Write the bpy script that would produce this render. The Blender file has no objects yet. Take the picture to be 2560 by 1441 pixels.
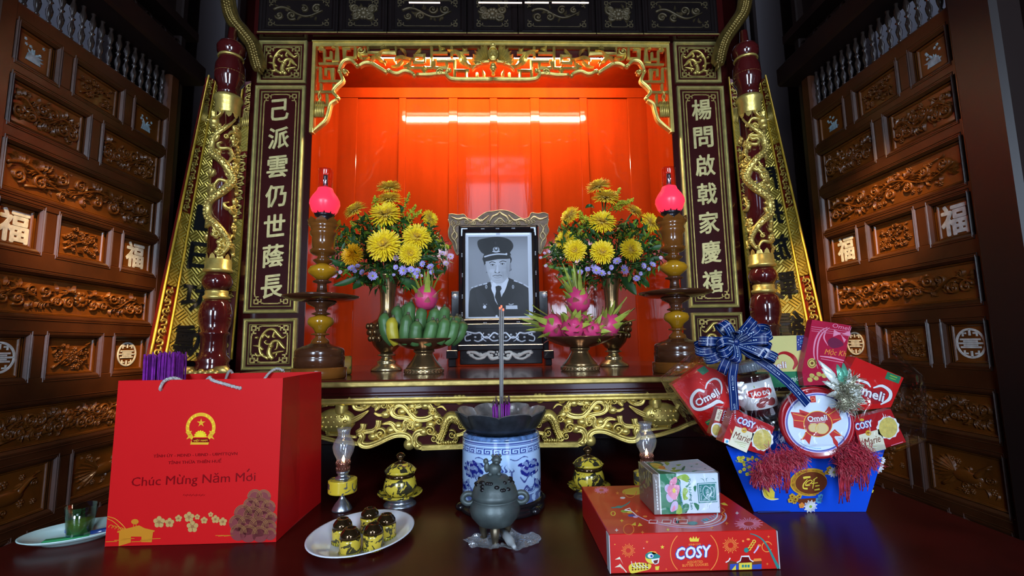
import bpy, math, random
import numpy as np
from mathutils import Matrix, Vector, noise as mnoise

# ------------------------------------------------------------------ camera, world, lights, exposure
SC = bpy.context.scene
COL = SC.collection
PI = math.pi
F_PX, CX, CY, CAMZ = 1165.0, 1280.0, 720.5, 1.5
AX = np.array([(1248.0 - CX) / F_PX, -(860.0 - CY) / F_PX, 1.0]); AX /= np.linalg.norm(AX)
XX = np.array([1.0, .0145, 0.0]); XX -= AX * XX.dot(AX); XX /= np.linalg.norm(XX)
ZZ = -np.cross(XX, AX)
if ZZ[1] < 0: ZZ = -ZZ
C2W = np.array([XX, AX, ZZ])
cam_d = bpy.data.cameras.new('camera')
cam_d.sensor_fit = 'HORIZONTAL'; cam_d.sensor_width = 36.0; cam_d.lens = 36.0 * F_PX / 2560.0
cam_d.clip_start = .02
cam = bpy.data.objects.new('camera', cam_d)
_m = Matrix.Identity(4)
for _i in range(3):
    _m[_i][0] = C2W[_i][0]; _m[_i][1] = C2W[_i][1]; _m[_i][2] = -C2W[_i][2]
_m[2][3] = CAMZ
cam.matrix_world = _m
COL.objects.link(cam)
SC.camera = cam

wd = bpy.data.worlds.new('world'); SC.world = wd; wd.use_nodes = True
wd.node_tree.nodes['Background'].inputs[0].default_value = (.62, .72, 1.0, 1)
wd.node_tree.nodes['Background'].inputs[1].default_value = 5.0
SC.view_settings.view_transform = 'Standard'
SC.view_settings.look = 'None'
SC.view_settings.gamma = 1.0
SC.view_settings.use_curve_mapping = False
SC.view_settings.exposure = 0.0
SC.cycles.max_bounces = 8
SC.cycles.transparent_max_bounces = 24
SC.cycles.caustics_reflective = False
SC.cycles.caustics_refractive = False
SC.cycles.sample_clamp_indirect = 4.0

def area_light(name, loc, rot, sx, sy, power, color):
    l = bpy.data.lights.new(name, 'AREA'); l.shape = 'RECTANGLE'
    l.size = sx; l.size_y = sy; l.energy = power; l.color = color
    o = bpy.data.objects.new(name, l); o.location = loc; o.rotation_euler = rot
    COL.objects.link(o); return o
# added area lamps give daylight from two unseen doorways, placed to hide their reflections
for _x in (-1.18, 1.18): area_light('added_daylight', (_x, -2.35, 2.45), (math.radians(84), 0, _x * .22), .72, 1.2, 90, (.64, .80, 1.0))

# two warm spot lamps, unseen, added above the view to wash the side walls
def spot_light(name, loc, target, power, size, color):
    l = bpy.data.lights.new(name, 'SPOT'); l.energy = power; l.color = color; l.spot_size = math.radians(size); l.spot_blend = 1.0; l.shadow_soft_size = .03
    o = bpy.data.objects.new(name, l); o.location = loc; COL.objects.link(o)
    o.rotation_euler = (Vector(target) - Vector(loc)).to_track_quat('-Z', 'Y').to_euler(); return o
SPOTS = (((-.35, .25, 3.45), (-1.45, 1.74, 1.66)), ((.35, .25, 3.45), (1.45, 1.86, 1.74)))
for _a, _t in SPOTS: spot_light('added_warm_spot', _a, _t, 800, 15, (1.0, .60, .22))
TUBE_STRENGTH = 380.0
TRANSOM_STRENGTH = 7.0

def at(px, py, Y):
    """the point of the upright plane at distance Y that the photograph shows at a pixel"""
    r = C2W @ np.array([(px - CX) / F_PX, -(py - CY) / F_PX, 1.0])
    r = r * (Y / r[1])
    return float(r[0]), Y, float(r[2] + CAMZ)

# ------------------------------------------------------------------ materials
def mat(name, col, rough=.5, metal=0., coat=0., var=0., vscale=8., bump=0., bscale=40., emit=None, estr=0., trans=0., ior=1.45, alpha=1., spec=.5, vcol=None, dist=0., stretch=None, sheen=0.):
    m = bpy.data.materials.new(name); m.use_nodes = True
    nt = m.node_tree; b = nt.nodes['Principled BSDF']
    b.inputs['Base Color'].default_value = (*col, 1)
    b.inputs['Roughness'].default_value = rough
    b.inputs['Metallic'].default_value = metal
    b.inputs['Coat Weight'].default_value = coat
    b.inputs['Coat Roughness'].default_value = .06
    b.inputs['Specular IOR Level'].default_value = spec
    b.inputs['IOR'].default_value = ior
    b.inputs['Transmission Weight'].default_value = trans
    b.inputs['Alpha'].default_value = alpha
    b.inputs['Sheen Weight'].default_value = sheen
    if emit:
        b.inputs['Emission Color'].default_value = (*emit, 1); b.inputs['Emission Strength'].default_value = estr
    if vcol:
        a = nt.nodes.new('ShaderNodeVertexColor'); a.layer_name = vcol
        nt.links.new(a.outputs[0], b.inputs['Base Color'])
    if var or bump:
        tc = nt.nodes.new('ShaderNodeTexCoord'); src = tc.outputs['Object']
        if stretch:
            mp = nt.nodes.new('ShaderNodeMapping'); mp.inputs['Scale'].default_value = stretch
            nt.links.new(src, mp.inputs[0]); src = mp.outputs[0]
    if var:
        n = nt.nodes.new('ShaderNodeTexNoise'); n.inputs['Scale'].default_value = vscale
        n.inputs['Detail'].default_value = 5; n.inputs['Distortion'].default_value = dist
        nt.links.new(src, n.inputs['Vector'])
        mx = nt.nodes.new('ShaderNodeValToRGB')
        c2 = tuple(max(0, c * (1 - var)) for c in col); c3 = tuple(min(1, c * (1 + var)) for c in col)
        mx.color_ramp.elements[0].position = .3; mx.color_ramp.elements[0].color = (*c2, 1)
        mx.color_ramp.elements[1].position = .72; mx.color_ramp.elements[1].color = (*c3, 1)
        nt.links.new(n.outputs['Fac'], mx.inputs[0])
        if not vcol: nt.links.new(mx.outputs[0], b.inputs['Base Color'])
    if bump:
        n2 = nt.nodes.new('ShaderNodeTexNoise'); n2.inputs['Scale'].default_value = bscale
        n2.inputs['Detail'].default_value = 4
        nt.links.new(src, n2.inputs['Vector'])
        bp = nt.nodes.new('ShaderNodeBump'); bp.inputs['Strength'].default_value = bump; bp.inputs['Distance'].default_value = .01
        nt.links.new(n2.outputs['Fac'], bp.inputs['Height'])
        nt.links.new(bp.outputs[0], b.inputs['Normal'])
    return m

def film(name, tint=(1, 1, 1), gloss=.12, rough=.06, bump=.4, bscale=25., haze=0.):
    """thin clear film or glass wall: mostly see-through with bright glints"""
    m = bpy.data.materials.new(name); m.use_nodes = True; nt = m.node_tree
    for n in list(nt.nodes): nt.nodes.remove(n)
    out = nt.nodes.new('ShaderNodeOutputMaterial'); mix = nt.nodes.new('ShaderNodeMixShader')
    tr = nt.nodes.new('ShaderNodeBsdfTransparent'); tr.inputs[0].default_value = (*tint, 1)
    gl = nt.nodes.new('ShaderNodeBsdfGlossy'); gl.inputs['Roughness'].default_value = rough
    fr = nt.nodes.new('ShaderNodeLayerWeight'); fr.inputs[0].default_value = .25
    mm = nt.nodes.new('ShaderNodeMath'); mm.operation = 'MULTIPLY_ADD'; mm.inputs[1].default_value = .45; mm.inputs[2].default_value = gloss * .5
    nt.links.new(fr.outputs['Facing'], mm.inputs[0])
    if bump:
        tc = nt.nodes.new('ShaderNodeTexCoord'); nz = nt.nodes.new('ShaderNodeTexNoise'); nz.inputs['Scale'].default_value = bscale; nz.inputs['Distortion'].default_value = 1.5
        nt.links.new(tc.outputs['Object'], nz.inputs['Vector'])
        bp = nt.nodes.new('ShaderNodeBump'); bp.inputs['Strength'].default_value = bump; bp.inputs['Distance'].default_value = .02
        nt.links.new(nz.outputs['Fac'], bp.inputs['Height']); nt.links.new(bp.outputs[0], gl.inputs['Normal'])
    nt.links.new(mm.outputs[0], mix.inputs[0]); nt.links.new(tr.outputs[0], mix.inputs[1]); nt.links.new(gl.outputs[0], mix.inputs[2])
    last = mix
    if haze:                                       # a little milky scatter
        m2 = nt.nodes.new('ShaderNodeMixShader'); m2.inputs[0].default_value = haze; df = nt.nodes.new('ShaderNodeBsdfDiffuse'); df.inputs[0].default_value = (.75, .76, .78, 1)
        nt.links.new(mix.outputs[0], m2.inputs[1]); nt.links.new(df.outputs[0], m2.inputs[2]); last = m2
    nt.links.new(last.outputs[0], out.inputs[0])
    return m

def two_tone(name, ca, cb, scale, thr, rough=.25, metal_a=0., metal_b=0., dist=.6, detail=2., coat=0., band=None):
    """glaze with a blotchy pattern of a second colour"""
    m = bpy.data.materials.new(name); m.use_nodes = True; nt = m.node_tree; b = nt.nodes['Principled BSDF']
    tc = nt.nodes.new('ShaderNodeTexCoord'); n = nt.nodes.new('ShaderNodeTexNoise')
    n.inputs['Scale'].default_value = scale; n.inputs['Detail'].default_value = detail; n.inputs['Distortion'].default_value = dist
    nt.links.new(tc.outputs['Object'], n.inputs['Vector'])
    r = nt.nodes.new('ShaderNodeValToRGB'); r.color_ramp.elements[0].position = thr - .012; r.color_ramp.elements[1].position = thr + .012
    nt.links.new(n.outputs['Fac'], r.inputs[0])
    mx = nt.nodes.new('ShaderNodeMix'); mx.data_type = 'RGBA'
    mx.inputs[6].default_value = (*ca, 1); mx.inputs[7].default_value = (*cb, 1)
    nt.links.new(r.outputs[0], mx.inputs[0]); nt.links.new(mx.outputs[2], b.inputs['Base Color'])
    ma = nt.nodes.new('ShaderNodeMath'); ma.operation = 'MULTIPLY_ADD'; ma.inputs[1].default_value = metal_b - metal_a; ma.inputs[2].default_value = metal_a
    nt.links.new(r.outputs[0], ma.inputs[0]); nt.links.new(ma.outputs[0], b.inputs['Metallic'])
    b.inputs['Roughness'].default_value = rough; b.inputs['Coat Weight'].default_value = coat
    return m

M_LACQ = mat('dark_red_lacquer', (.030, .0032, .003), .16, var=.25, vscale=3, coat=.25)
M_LACQ2 = mat('maroon_ground', (.042, .004, .004), .3, var=.3, vscale=5)
M_RED = mat('red_lacquer', (.25, .020, .002), .06, var=.14, vscale=2.2, bump=.018, bscale=9, stretch=(6, 6, .7), spec=.32)
M_GOLD = mat('gold_leaf', (.66, .50, .13), .36, metal=.72, var=.22, vscale=30, bump=.12, bscale=70)
M_GOLDDK = mat('old_gold', (.46, .34, .10), .4, metal=.7, var=.3, vscale=30, bump=.12, bscale=70)
M_GOLDY = mat('yellow_gold_leaf', (.72, .47, .05), .34, metal=.6, var=.2, vscale=25, bump=.1, bscale=80)
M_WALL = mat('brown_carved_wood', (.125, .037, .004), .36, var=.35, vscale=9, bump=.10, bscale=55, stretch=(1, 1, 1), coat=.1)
M_WALLF = mat('brown_frame_wood', (.055, .016, .0045), .36, var=.35, vscale=7, bump=.06, bscale=50)
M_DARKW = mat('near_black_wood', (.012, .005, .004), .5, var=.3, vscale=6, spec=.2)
M_PEARL = mat('mother_of_pearl', (.62, .64, .60), .3, var=.25, vscale=60)
M_PEARLB = mat('blue_pearl', (.30, .42, .46), .3, var=.4, vscale=70)
M_TABLE = mat('dark_red_table', (.050, .0040, .0028), .27, var=.5, vscale=5, bump=.03, bscale=20, spec=.16)
M_SHELF = mat('red_brown_lacquer', (.085, .014, .007), .18, var=.3, vscale=6, coat=.2)
M_FLOOR = mat('floor_tile', (.06, .022, .014), .35, var=.2, vscale=4)
M_PLASTER = mat('grey_plaster', (.10, .10, .10), .8, var=.15, vscale=3)
M_BLACK = mat('black_ink', (.006, .006, .007), .35)
M_SILVER = mat('dull_silver', (.42, .45, .50), .25, metal=.9, var=.2, vscale=40)
M_GLASS = film('clear_glass', (.97, .97, .97), .06, .03, 0)

# ------------------------------------------------------------------ mesh builder
def rotX(a): return Matrix.Rotation(a, 4, 'X')
def rotY(a): return Matrix.Rotation(a, 4, 'Y')
def rotZ(a): return Matrix.Rotation(a, 4, 'Z')
def T(x, y=0, z=0):
    if not isinstance(x, (int, float)): x, y, z = x
    return Matrix.Translation((x, y, z))
def S(x, y=None, z=None):
    y = x if y is None else y; z = x if z is None else z
    return Matrix.Diagonal((x, y, z, 1))
# drawing frames: local x right, y up, z out of the surface
FACE = Matrix(((1, 0, 0, 0), (0, 0, -1, 0), (0, 1, 0, 0), (0, 0, 0, 1)))          # surface that faces the camera (-Y)
FACE_L = Matrix(((0, 0, 1, 0), (1, 0, 0, 0), (0, 1, 0, 0), (0, 0, 0, 1)))         # left wall, faces +X, x runs to +Y
FACE_R = Matrix(((0, 0, -1, 0), (-1, 0, 0, 0), (0, 1, 0, 0), (0, 0, 0, 1)))       # right wall, faces -X, x runs to -Y

def smooth_path(pts, n=4, closed=False):
    P = [np.array(p, float) for p in pts]
    if len(P) < 3 or n < 2: return np.array(P)
    out = []; N = len(P)
    rng = range(N) if closed else range(N - 1)
    for i in rng:
        p1, p2 = P[i], P[(i + 1) % N]
        p0 = P[i - 1] if (closed or i > 0) else 2 * p1 - p2
        p3 = P[(i + 2) % N] if (closed or i + 2 < N) else 2 * p2 - p1
        for k in range(n):
            t = k / n
            out.append(.5 * ((2 * p1) + (p2 - p0) * t + (2 * p0 - 5 * p1 + 4 * p2 - p3) * t * t + (3 * p1 - p0 - 3 * p2 + p3) * t ** 3))
    if not closed: out.append(P[-1])
    return np.array(out)

_text_cache = {}
def text_mesh(s, extrude, offset, shear=0., align='LEFT', res=2):
    key = (s, extrude, offset, shear, res)
    if key not in _text_cache:
        c = bpy.data.curves.new('lettering', 'FONT'); c.body = s; c.size = 1; c.extrude = extrude; c.offset = offset; c.shear = shear
        c.resolution_u = res
        o = bpy.data.objects.new('lettering', c); COL.objects.link(o)
        dg = bpy.context.evaluated_depsgraph_get()
        me = bpy.data.meshes.new_from_object(o.evaluated_get(dg))
        V = np.array([v.co[:] for v in me.vertices]); Fc = [list(p.vertices) for p in me.polygons]
        bpy.data.objects.remove(o); bpy.data.curves.remove(c); bpy.data.meshes.remove(me)
        _text_cache[key] = (V, Fc)
    return _text_cache[key]

class MB:
    def __init__(self, M=None):
        self.v = []; self.f = []; self.mi = []; self.sm = []; self.n = 0; self.M = M or Matrix.Identity(4); self.vc = None
    def add(self, V, Fc, m=0, smooth=False, M=None):
        V = np.asarray(V, float).reshape(-1, 3)
        A = np.array(self.M @ M if M is not None else self.M)
        V = V @ A[:3, :3].T + A[:3, 3]
        self.v.append(V); n = self.n
        for q in Fc: self.f.append([i + n for i in q])
        self.mi += [m] * len(Fc); self.sm += [smooth] * len(Fc); self.n += len(V)
        return self
    def box(self, x0, x1, y0, y1, z0, z1, m=0, M=None, bev=0.):
        if bev <= 0:
            V = [(x0, y0, z0), (x1, y0, z0), (x1, y1, z0), (x0, y1, z0), (x0, y0, z1), (x1, y0, z1), (x1, y1, z1), (x0, y1, z1)]
            Fc = [(0, 3, 2, 1), (4, 5, 6, 7), (0, 1, 5, 4), (1, 2, 6, 5), (2, 3, 7, 6), (3, 0, 4, 7)]
            return self.add(V, Fc, m, False, M)
        b = min(bev, (x1 - x0) / 2.01, (y1 - y0) / 2.01, (z1 - z0) / 2.01)
        V = []; idx = {}
        for sx in (0, 1):
            for sy in (0, 1):
                for sz in (0, 1):
                    X = (x0, x1)[sx]; Y = (y0, y1)[sy]; Z = (z0, z1)[sz]
                    dx = b if sx == 0 else -b; dy = b if sy == 0 else -b; dz = b if sz == 0 else -b
                    idx[sx, sy, sz] = (len(V), len(V) + 1, len(V) + 2)
                    V += [(X, Y + dy, Z + dz), (X + dx, Y, Z + dz), (X + dx, Y + dy, Z)]
        I = idx; Fc = []
        Fc += [(I[0, 0, 0][0], I[0, 0, 1][0], I[0, 1, 1][0], I[0, 1, 0][0]), (I[1, 0, 0][0], I[1, 1, 0][0], I[1, 1, 1][0], I[1, 0, 1][0]),
               (I[0, 0, 0][1], I[1, 0, 0][1], I[1, 0, 1][1], I[0, 0, 1][1]), (I[0, 1, 0][1], I[0, 1, 1][1], I[1, 1, 1][1], I[1, 1, 0][1]),
               (I[0, 0, 0][2], I[0, 1, 0][2], I[1, 1, 0][2], I[1, 0, 0][2]), (I[0, 0, 1][2], I[1, 0, 1][2], I[1, 1, 1][2], I[0, 1, 1][2])]
        for a in (0, 1):
            for c in (0, 1):
                Fc += [(I[0, a, c][1], I[1, a, c][1], I[1, a, c][2], I[0, a, c][2]), (I[a, 0, c][0], I[a, 1, c][0], I[a, 1, c][2], I[a, 0, c][2]),
                       (I[a, c, 0][0], I[a, c, 1][0], I[a, c, 1][1], I[a, c, 0][1])]
        for k in idx.values(): Fc.append(k)
        return self.add(V, Fc, m, False, M)
    def lathe(self, prof, n=32, m=0, M=None, smooth=True, ang=2 * PI, mats=None):
        """prof: (radius, height) from bottom to top"""
        V = []; Fc = []; P = list(prof); full = abs(ang - 2 * PI) < 1e-6
        for r, z in P:
            for k in range(n if full else n + 1):
                a = ang * k / n; V.append((max(r, 1e-5) * math.cos(a), max(r, 1e-5) * math.sin(a), z))
        w = n if full else n + 1
        for i in range(len(P) - 1):
            fs = [(i * w + k, i * w + (k + 1) % w, (i + 1) * w + (k + 1) % w, (i + 1) * w + k) for k in range(n)]
            Fc += fs
        nb = self.n; st = len(self.mi)
        self.add(V, Fc, m, smooth, M)
        if mats:
            for i in range(len(P) - 1):
                for k in range(n): self.mi[st + i * n + k] = mats[i]
        if full:
            for i, flip in ((0, True), (len(P) - 1, False)):
                if P[i][0] > 2e-4:
                    q = [nb + i * w + k for k in range(w)]
                    self.f.append(q[::-1] if flip else q); self.mi.append(mats[min(i, len(P) - 2)] if mats else m); self.sm.append(False)
        return self
    def tube(self, pts, r, n=8, m=0, M=None, caps=True, smooth=True, closed=False):
        P = np.array(pts, float); N = len(P); R = r if hasattr(r, '__len__') else [r] * N
        tang = np.gradient(P, axis=0)
        if closed: tang = np.roll(P, -1, 0) - np.roll(P, 1, 0)
        up = np.array([0, 0, 1.0]); V = []; prev = None
        for i in range(N):
            t = tang[i] / (np.linalg.norm(tang[i]) + 1e-12)
            if prev is None:
                a = np.cross(t, up)
                if np.linalg.norm(a) < 1e-3: a = np.cross(t, [1, 0, 0])
            else: a = prev - t * prev.dot(t)
            a /= (np.linalg.norm(a) + 1e-12); b = np.cross(t, a); prev = a
            for k in range(n):
                q = 2 * PI * k / n; V.append(P[i] + R[i] * (a * math.cos(q) + b * math.sin(q)))
        Fc = []
        for i in range(N if closed else N - 1):
            j = (i + 1) % N
            for k in range(n): Fc.append((i * n + k, i * n + (k + 1) % n, j * n + (k + 1) % n, j * n + k))
        if caps and not closed:
            Fc.append(tuple(range(n))[::-1]); Fc.append(tuple((N - 1) * n + k for k in range(n)))
        return self.add(V, Fc, m, smooth, M)
    def prism(self, poly, z0, z1, m=0, M=None, mside=None):
        P = [(p[0], p[1]) for p in poly]; n = len(P)
        a = sum(P[i][0] * P[(i + 1) % n][1] - P[(i + 1) % n][0] * P[i][1] for i in range(n))
        if a < 0: P = P[::-1]
        V = [(x, y, z0) for x, y in P] + [(x, y, z1) for x, y in P]
        self.add(V, [tuple(range(n))[::-1], tuple(range(n, 2 * n))] + [(i, (i + 1) % n, n + (i + 1) % n, n + i) for i in range(n)], m, False, M)
        if mside is not None:
            for k in range(n): self.mi[-1 - k] = mside
        return self
    def stroke(self, pts, w, h, t=.0, m=0, M=None, n=4, prof='round', z=0.):
        """raised carved stroke along a 2-D path: width w (number or list), height h above the ground, depth t below it"""
        P = smooth_path(pts, n) if n > 1 else np.array(pts, float)
        N = len(P)
        if hasattr(w, '__len__'):
            W = np.interp(np.linspace(0, 1, N), np.linspace(0, 1, len(w)), w)
        else: W = np.full(N, w)
        tg = np.gradient(P, axis=0); L = np.linalg.norm(tg, axis=1, keepdims=True) + 1e-12; tg = tg / L
        nr = np.stack([-tg[:, 1], tg[:, 0]], 1)
        sg = np.diff(P, axis=0); sg = sg / (np.linalg.norm(sg, axis=1, keepdims=True) + 1e-12); sg = np.concatenate([sg, sg[-1:]])
        W = W / np.clip(np.abs((tg * sg).sum(1)), .55, 1)
        if prof == 'round': pr = [(-1, -t), (-1, h * .25), (-.7, h * .8), (0, h), (.7, h * .8), (1, h * .25), (1, -t)]
        elif prof == 'flat': pr = [(-1, -t), (-1, h * .8), (-.8, h), (.8, h), (1, h * .8), (1, -t)]
        elif prof == 'groove': pr = [(-1, -t), (-1, h * .7), (-.75, h), (-.4, h * .9), (0, h * .55), (.4, h * .9), (.75, h), (1, h * .7), (1, -t)]
        else: pr = [(-1, -t), (-1, h * .15), (0, h), (1, h * .15), (1, -t)]
        k = len(pr); V = []
        for i in range(N):
            for a, b in pr:
                q = P[i] + nr[i] * a * W[i] / 2
                V.append((q[0], q[1], z + (b if W[i] > 1e-9 else b)))
        Fc = []
        for i in range(N - 1):
            for j in range(k - 1): Fc.append((i * k + j, i * k + j + 1, (i + 1) * k + j + 1, (i + 1) * k + j)[::-1])
        Fc.append(tuple(range(k))); Fc.append(tuple((N - 1) * k + j for j in range(k))[::-1])
        return self.add(V, Fc, m, prof in ('round', 'groove'), M)
    def dome(self, cx, cy, rx, ry, h, m=0, M=None, n=14, rings=4, z=0.):
        V = [(cx, cy, z + h)]
        for i in range(1, rings + 1):
            a = i / rings * PI / 2
            for k in range(n):
                q = 2 * PI * k / n; V.append((cx + rx * math.sin(a) * math.cos(q), cy + ry * math.sin(a) * math.sin(q), z + h * math.cos(a)))
        Fc = [(0, 1 + k, 1 + (k + 1) % n) for k in range(n)]
        for i in range(rings - 1):
            for k in range(n): Fc.append((1 + i * n + k, 1 + (i + 1) * n + k, 1 + (i + 1) * n + (k + 1) % n, 1 + i * n + (k + 1) % n))
        return self.add(V, Fc, m, True, M)
    def ball(self, c, r, m=0, M=None, n=12, rings=8):
        rx, ry, rz = r if hasattr(r, '__len__') else (r, r, r)
        V = [(c[0], c[1], c[2] - rz)]
        for i in range(1, rings):
            a = PI * i / rings
            for k in range(n):
                q = 2 * PI * k / n; V.append((c[0] + rx * math.sin(a) * math.cos(q), c[1] + ry * math.sin(a) * math.sin(q), c[2] - rz * math.cos(a)))
        V.append((c[0], c[1], c[2] + rz)); L = len(V) - 1
        Fc = [(0, 1 + (k + 1) % n, 1 + k) for k in range(n)]
        for i in range(rings - 2):
            for k in range(n): Fc.append((1 + i * n + k, 1 + i * n + (k + 1) % n, 1 + (i + 1) * n + (k + 1) % n, 1 + (i + 1) * n + k))
        b = 1 + (rings - 2) * n
        Fc += [(L, b + k, b + (k + 1) % n) for k in range(n)]
        return self.add(V, Fc, m, True, M)
    def grid(self, fn, nu, nv, m=0, M=None, smooth=True, wrap=False):
        V = [fn(i / nu, j / nv) for j in range(nv + 1) for i in range(nu + 1)]
        w = nu + 1
        Fc = [(j * w + i, j * w + i + 1, (j + 1) * w + i + 1, (j + 1) * w + i) for j in range(nv) for i in range(nu)]
        return self.add(V, Fc, m, smooth, M)
    def text(self, s, cx, cy, h, m=0, M=None, ex=.001, off=0., shear=0., z=0., width=None, mode='c', bend=None, bold=0.):
        """lettering centred on (cx, cy); h = height of its own outline (or of a capital); width squeezes it"""
        V, Fc = text_mesh(s, 1.0, off, shear)
        V = V.copy(); x0, x1 = V[:, 0].min(), V[:, 0].max(); y0, y1 = V[:, 1].min(), V[:, 1].max()
        hh = (y1 - y0) if mode == 'c' else .73
        k = h / hh; kx = k if width is None else width / (x1 - x0)
        V[:, 0] = (V[:, 0] - (x0 + x1) / 2) * kx + cx
        V[:, 1] = (V[:, 1] - ((y0 + y1) / 2 if mode == 'c' else .36)) * k + cy
        V[:, 2] = z + (V[:, 2] > 0) * ex - .0002
        if bold:                                   # heavier strokes: the outline repeated a hair to each side
            for i, (dx, dy) in enumerate(((-1, 0), (1, 0), (0, 1), (0, -1), (-.7, -.7), (.7, .7), (-.7, .7), (.7, -.7))):
                B = V + np.array([dx * bold * h, dy * bold * h, 0]); B[:, 2] -= (i + 1) * .00003
                self.add(bend(B) if bend else B, Fc, m, False, M)
        if bend: V = bend(V)
        return self.add(V, Fc, m, False, M)
    def build(self, name, mats, parent=None, M=None, vcols=None):
        me = bpy.data.meshes.new(name)
        V = np.concatenate(self.v) if self.v else np.zeros((0, 3))
        if M is not None:
            A = np.array(M); V = V @ A[:3, :3].T + A[:3, 3]
        top = parent
        while top is not None and top.parent is not None: top = top.parent
        if top is not None and top.get('world_built'): V = V - np.array(top.location)
        me.from_pydata(V.tolist(), [], self.f)
        if not isinstance(mats, (list, tuple)): mats = [mats]
        for q in mats: me.materials.append(q)
        me.polygons.foreach_set('material_index', self.mi)
        me.polygons.foreach_set('use_smooth', self.sm)
        if vcols is not None:
            at_ = me.color_attributes.new('paint', 'FLOAT_COLOR', 'POINT')
            at_.data.foreach_set('color', np.concatenate([vcols, np.ones((len(vcols), 1))], 1).astype(np.float32).ravel())
        me.update()
        o = bpy.data.objects.new(name, me); COL.objects.link(o)
        if parent is not None: o.parent = parent
        return o

def tag(o, label, cat, group=None, kind=None):
    o['label'] = label; o['category'] = cat
    if group: o['group'] = group
    if kind: o['kind'] = kind
    return o
def struct(o, label, cat):
    return tag(o, label, cat, kind='structure')
def thing(name, label, cat, loc=(0, 0, 0), rot=(0, 0, 0), group=None):
    o = bpy.data.objects.new(name, None); COL.objects.link(o)
    o.empty_display_size = .05; o.location = loc; o.rotation_euler = rot
    return tag(o, label, cat, group)
def wthing(name, label, cat, loc, group=None):
    """a thing whose parts are given in room coordinates"""
    o = thing(name, label, cat, loc, group=group); o['world_built'] = 1; return o
def dup(root, loc, rot=None, label=None, group=None):
    """a copy of a thing with copies of its parts and their sub-parts"""
    r = root.copy(); COL.objects.link(r); r.location = loc
    if rot is not None: r.rotation_euler = rot
    if label: r['label'] = label
    if group: r['group'] = group
    for ch in list(root.children):
        c = ch.copy(); COL.objects.link(c); c.parent = r
        for g in list(ch.children):
            d = g.copy(); COL.objects.link(d); d.parent = c
    return r
def lab(o, s):
    o['label'] = s; return o

# ------------------------------------------------------------------ carving helpers (2-D paths)
def spiral(cx, cy, r0, r1, a0, turns, n=14):
    k = max(4, int(abs(turns) * n))
    return [(cx + (r0 + (r1 - r0) * i / k) * math.cos(a0 + 2 * PI * turns * i / k), cy + (r0 + (r1 - r0) * i / k) * math.sin(a0 + 2 * PI * turns * i / k)) for i in range(k + 1)]
def curl(mb, cx, cy, r, a0, turns, w, h, M=None, m=0, t=0.):
    mb.stroke(spiral(cx, cy, r, r * .18, a0, turns), [w, w * .9, w * .6], h, t, m, M, n=1)
    mb.dome(cx, cy, r * .3, r * .3, h * 1.1, m, M, n=8, rings=3)
def leaf(mb, pts, w, h, M=None, m=0, t=0.):
    mb.stroke(pts, [w * .15, w * .8, w, w * .7, .0005], h, t, m, M, n=4, prof='ridge')
def flower(mb, cx, cy, r, h, M=None, m=0, petals=8):
    for k in range(petals):
        a = 2 * PI * k / petals
        mb.dome(cx + .64 * r * math.cos(a), cy + .64 * r * math.sin(a), r * .36, r * .36, h * .7, m, M, n=8, rings=3)
    mb.dome(cx, cy, r * .5, r * .5, h, m, M, n=12, rings=3)
def cloud(mb, cx, cy, r, h, M=None, m=0, a0=0., t=0.):
    for k in range(5):
        a = a0 + 2 * PI * k / 5
        mb.dome(cx + .55 * r * math.cos(a), cy + .55 * r * math.sin(a), r * .45, r * .45, h * .6, m, M, n=8, rings=2)
    curl(mb, cx, cy, r * .62, a0, 1.3, r * .26, h, M, m, t)
def vine(mb, x0, x1, y0, y1, h, seed=0, M=None, m=0, waves=3, centre=True, dense=1.0):
    """scrolling plant filling a long panel, mirrored about its middle when centre is set"""
    rd = random.Random(seed); W, H = x1 - x0, y1 - y0; cx, cy = (x0 + x1) / 2, (y0 + y1) / 2
    sw = H * .085
    if centre: flower(mb, cx, cy, H * .30, h * 1.5, M, m, 10)
    sides = (1, -1) if centre else (1,)
    for s in sides:
        st = H * .26 if centre else -W / 2
        L = (W / 2 - st) * .97 if centre else W * .97
        pts = []
        k = max(2, waves)
        for i in range(k * 4 + 1):
            u = i / (k * 4)
            pts.append((cx + s * (st + L * u), cy + H * .24 * math.sin(u * PI * k + (.5 if s > 0 else .9)) * (1 - .3 * u)))
        mb.stroke(pts, [sw * 1.3, sw, sw * .5], h, 0, m, M, n=3)
        for i in range(k * 2):
            u = (i + .5) / (k * 2); sg = 1 if math.sin(u * PI * k + .5) > 0 else -1
            px = cx + s * (st + L * u); py = cy - sg * H * .16
            curl(mb, px, py, H * rd.uniform(.15, .22), rd.uniform(0, 6), rd.choice((-1, 1)) * 1.4, sw, h * 1.1, M, m)
            for q in range(int(3 * dense)):
                a = rd.uniform(0, 2 * PI); l = H * rd.uniform(.16, .3)
                bx, by = px + H * .12 * math.cos(a), cy + sg * H * .1 + H * .1 * math.sin(a)
                ex, ey = bx + l * math.cos(a), by + l * math.sin(a)
                ey = min(max(ey, y0 + H * .04), y1 - H * .04); ex = min(max(ex, x0 + H * .04), x1 - H * .04)
                leaf(mb, [(bx, by), ((bx + ex) / 2 + l * .2 * math.sin(a), (by + ey) / 2 - l * .2 * math.cos(a)), (ex, ey)], H * .10, h, M, m)
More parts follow.
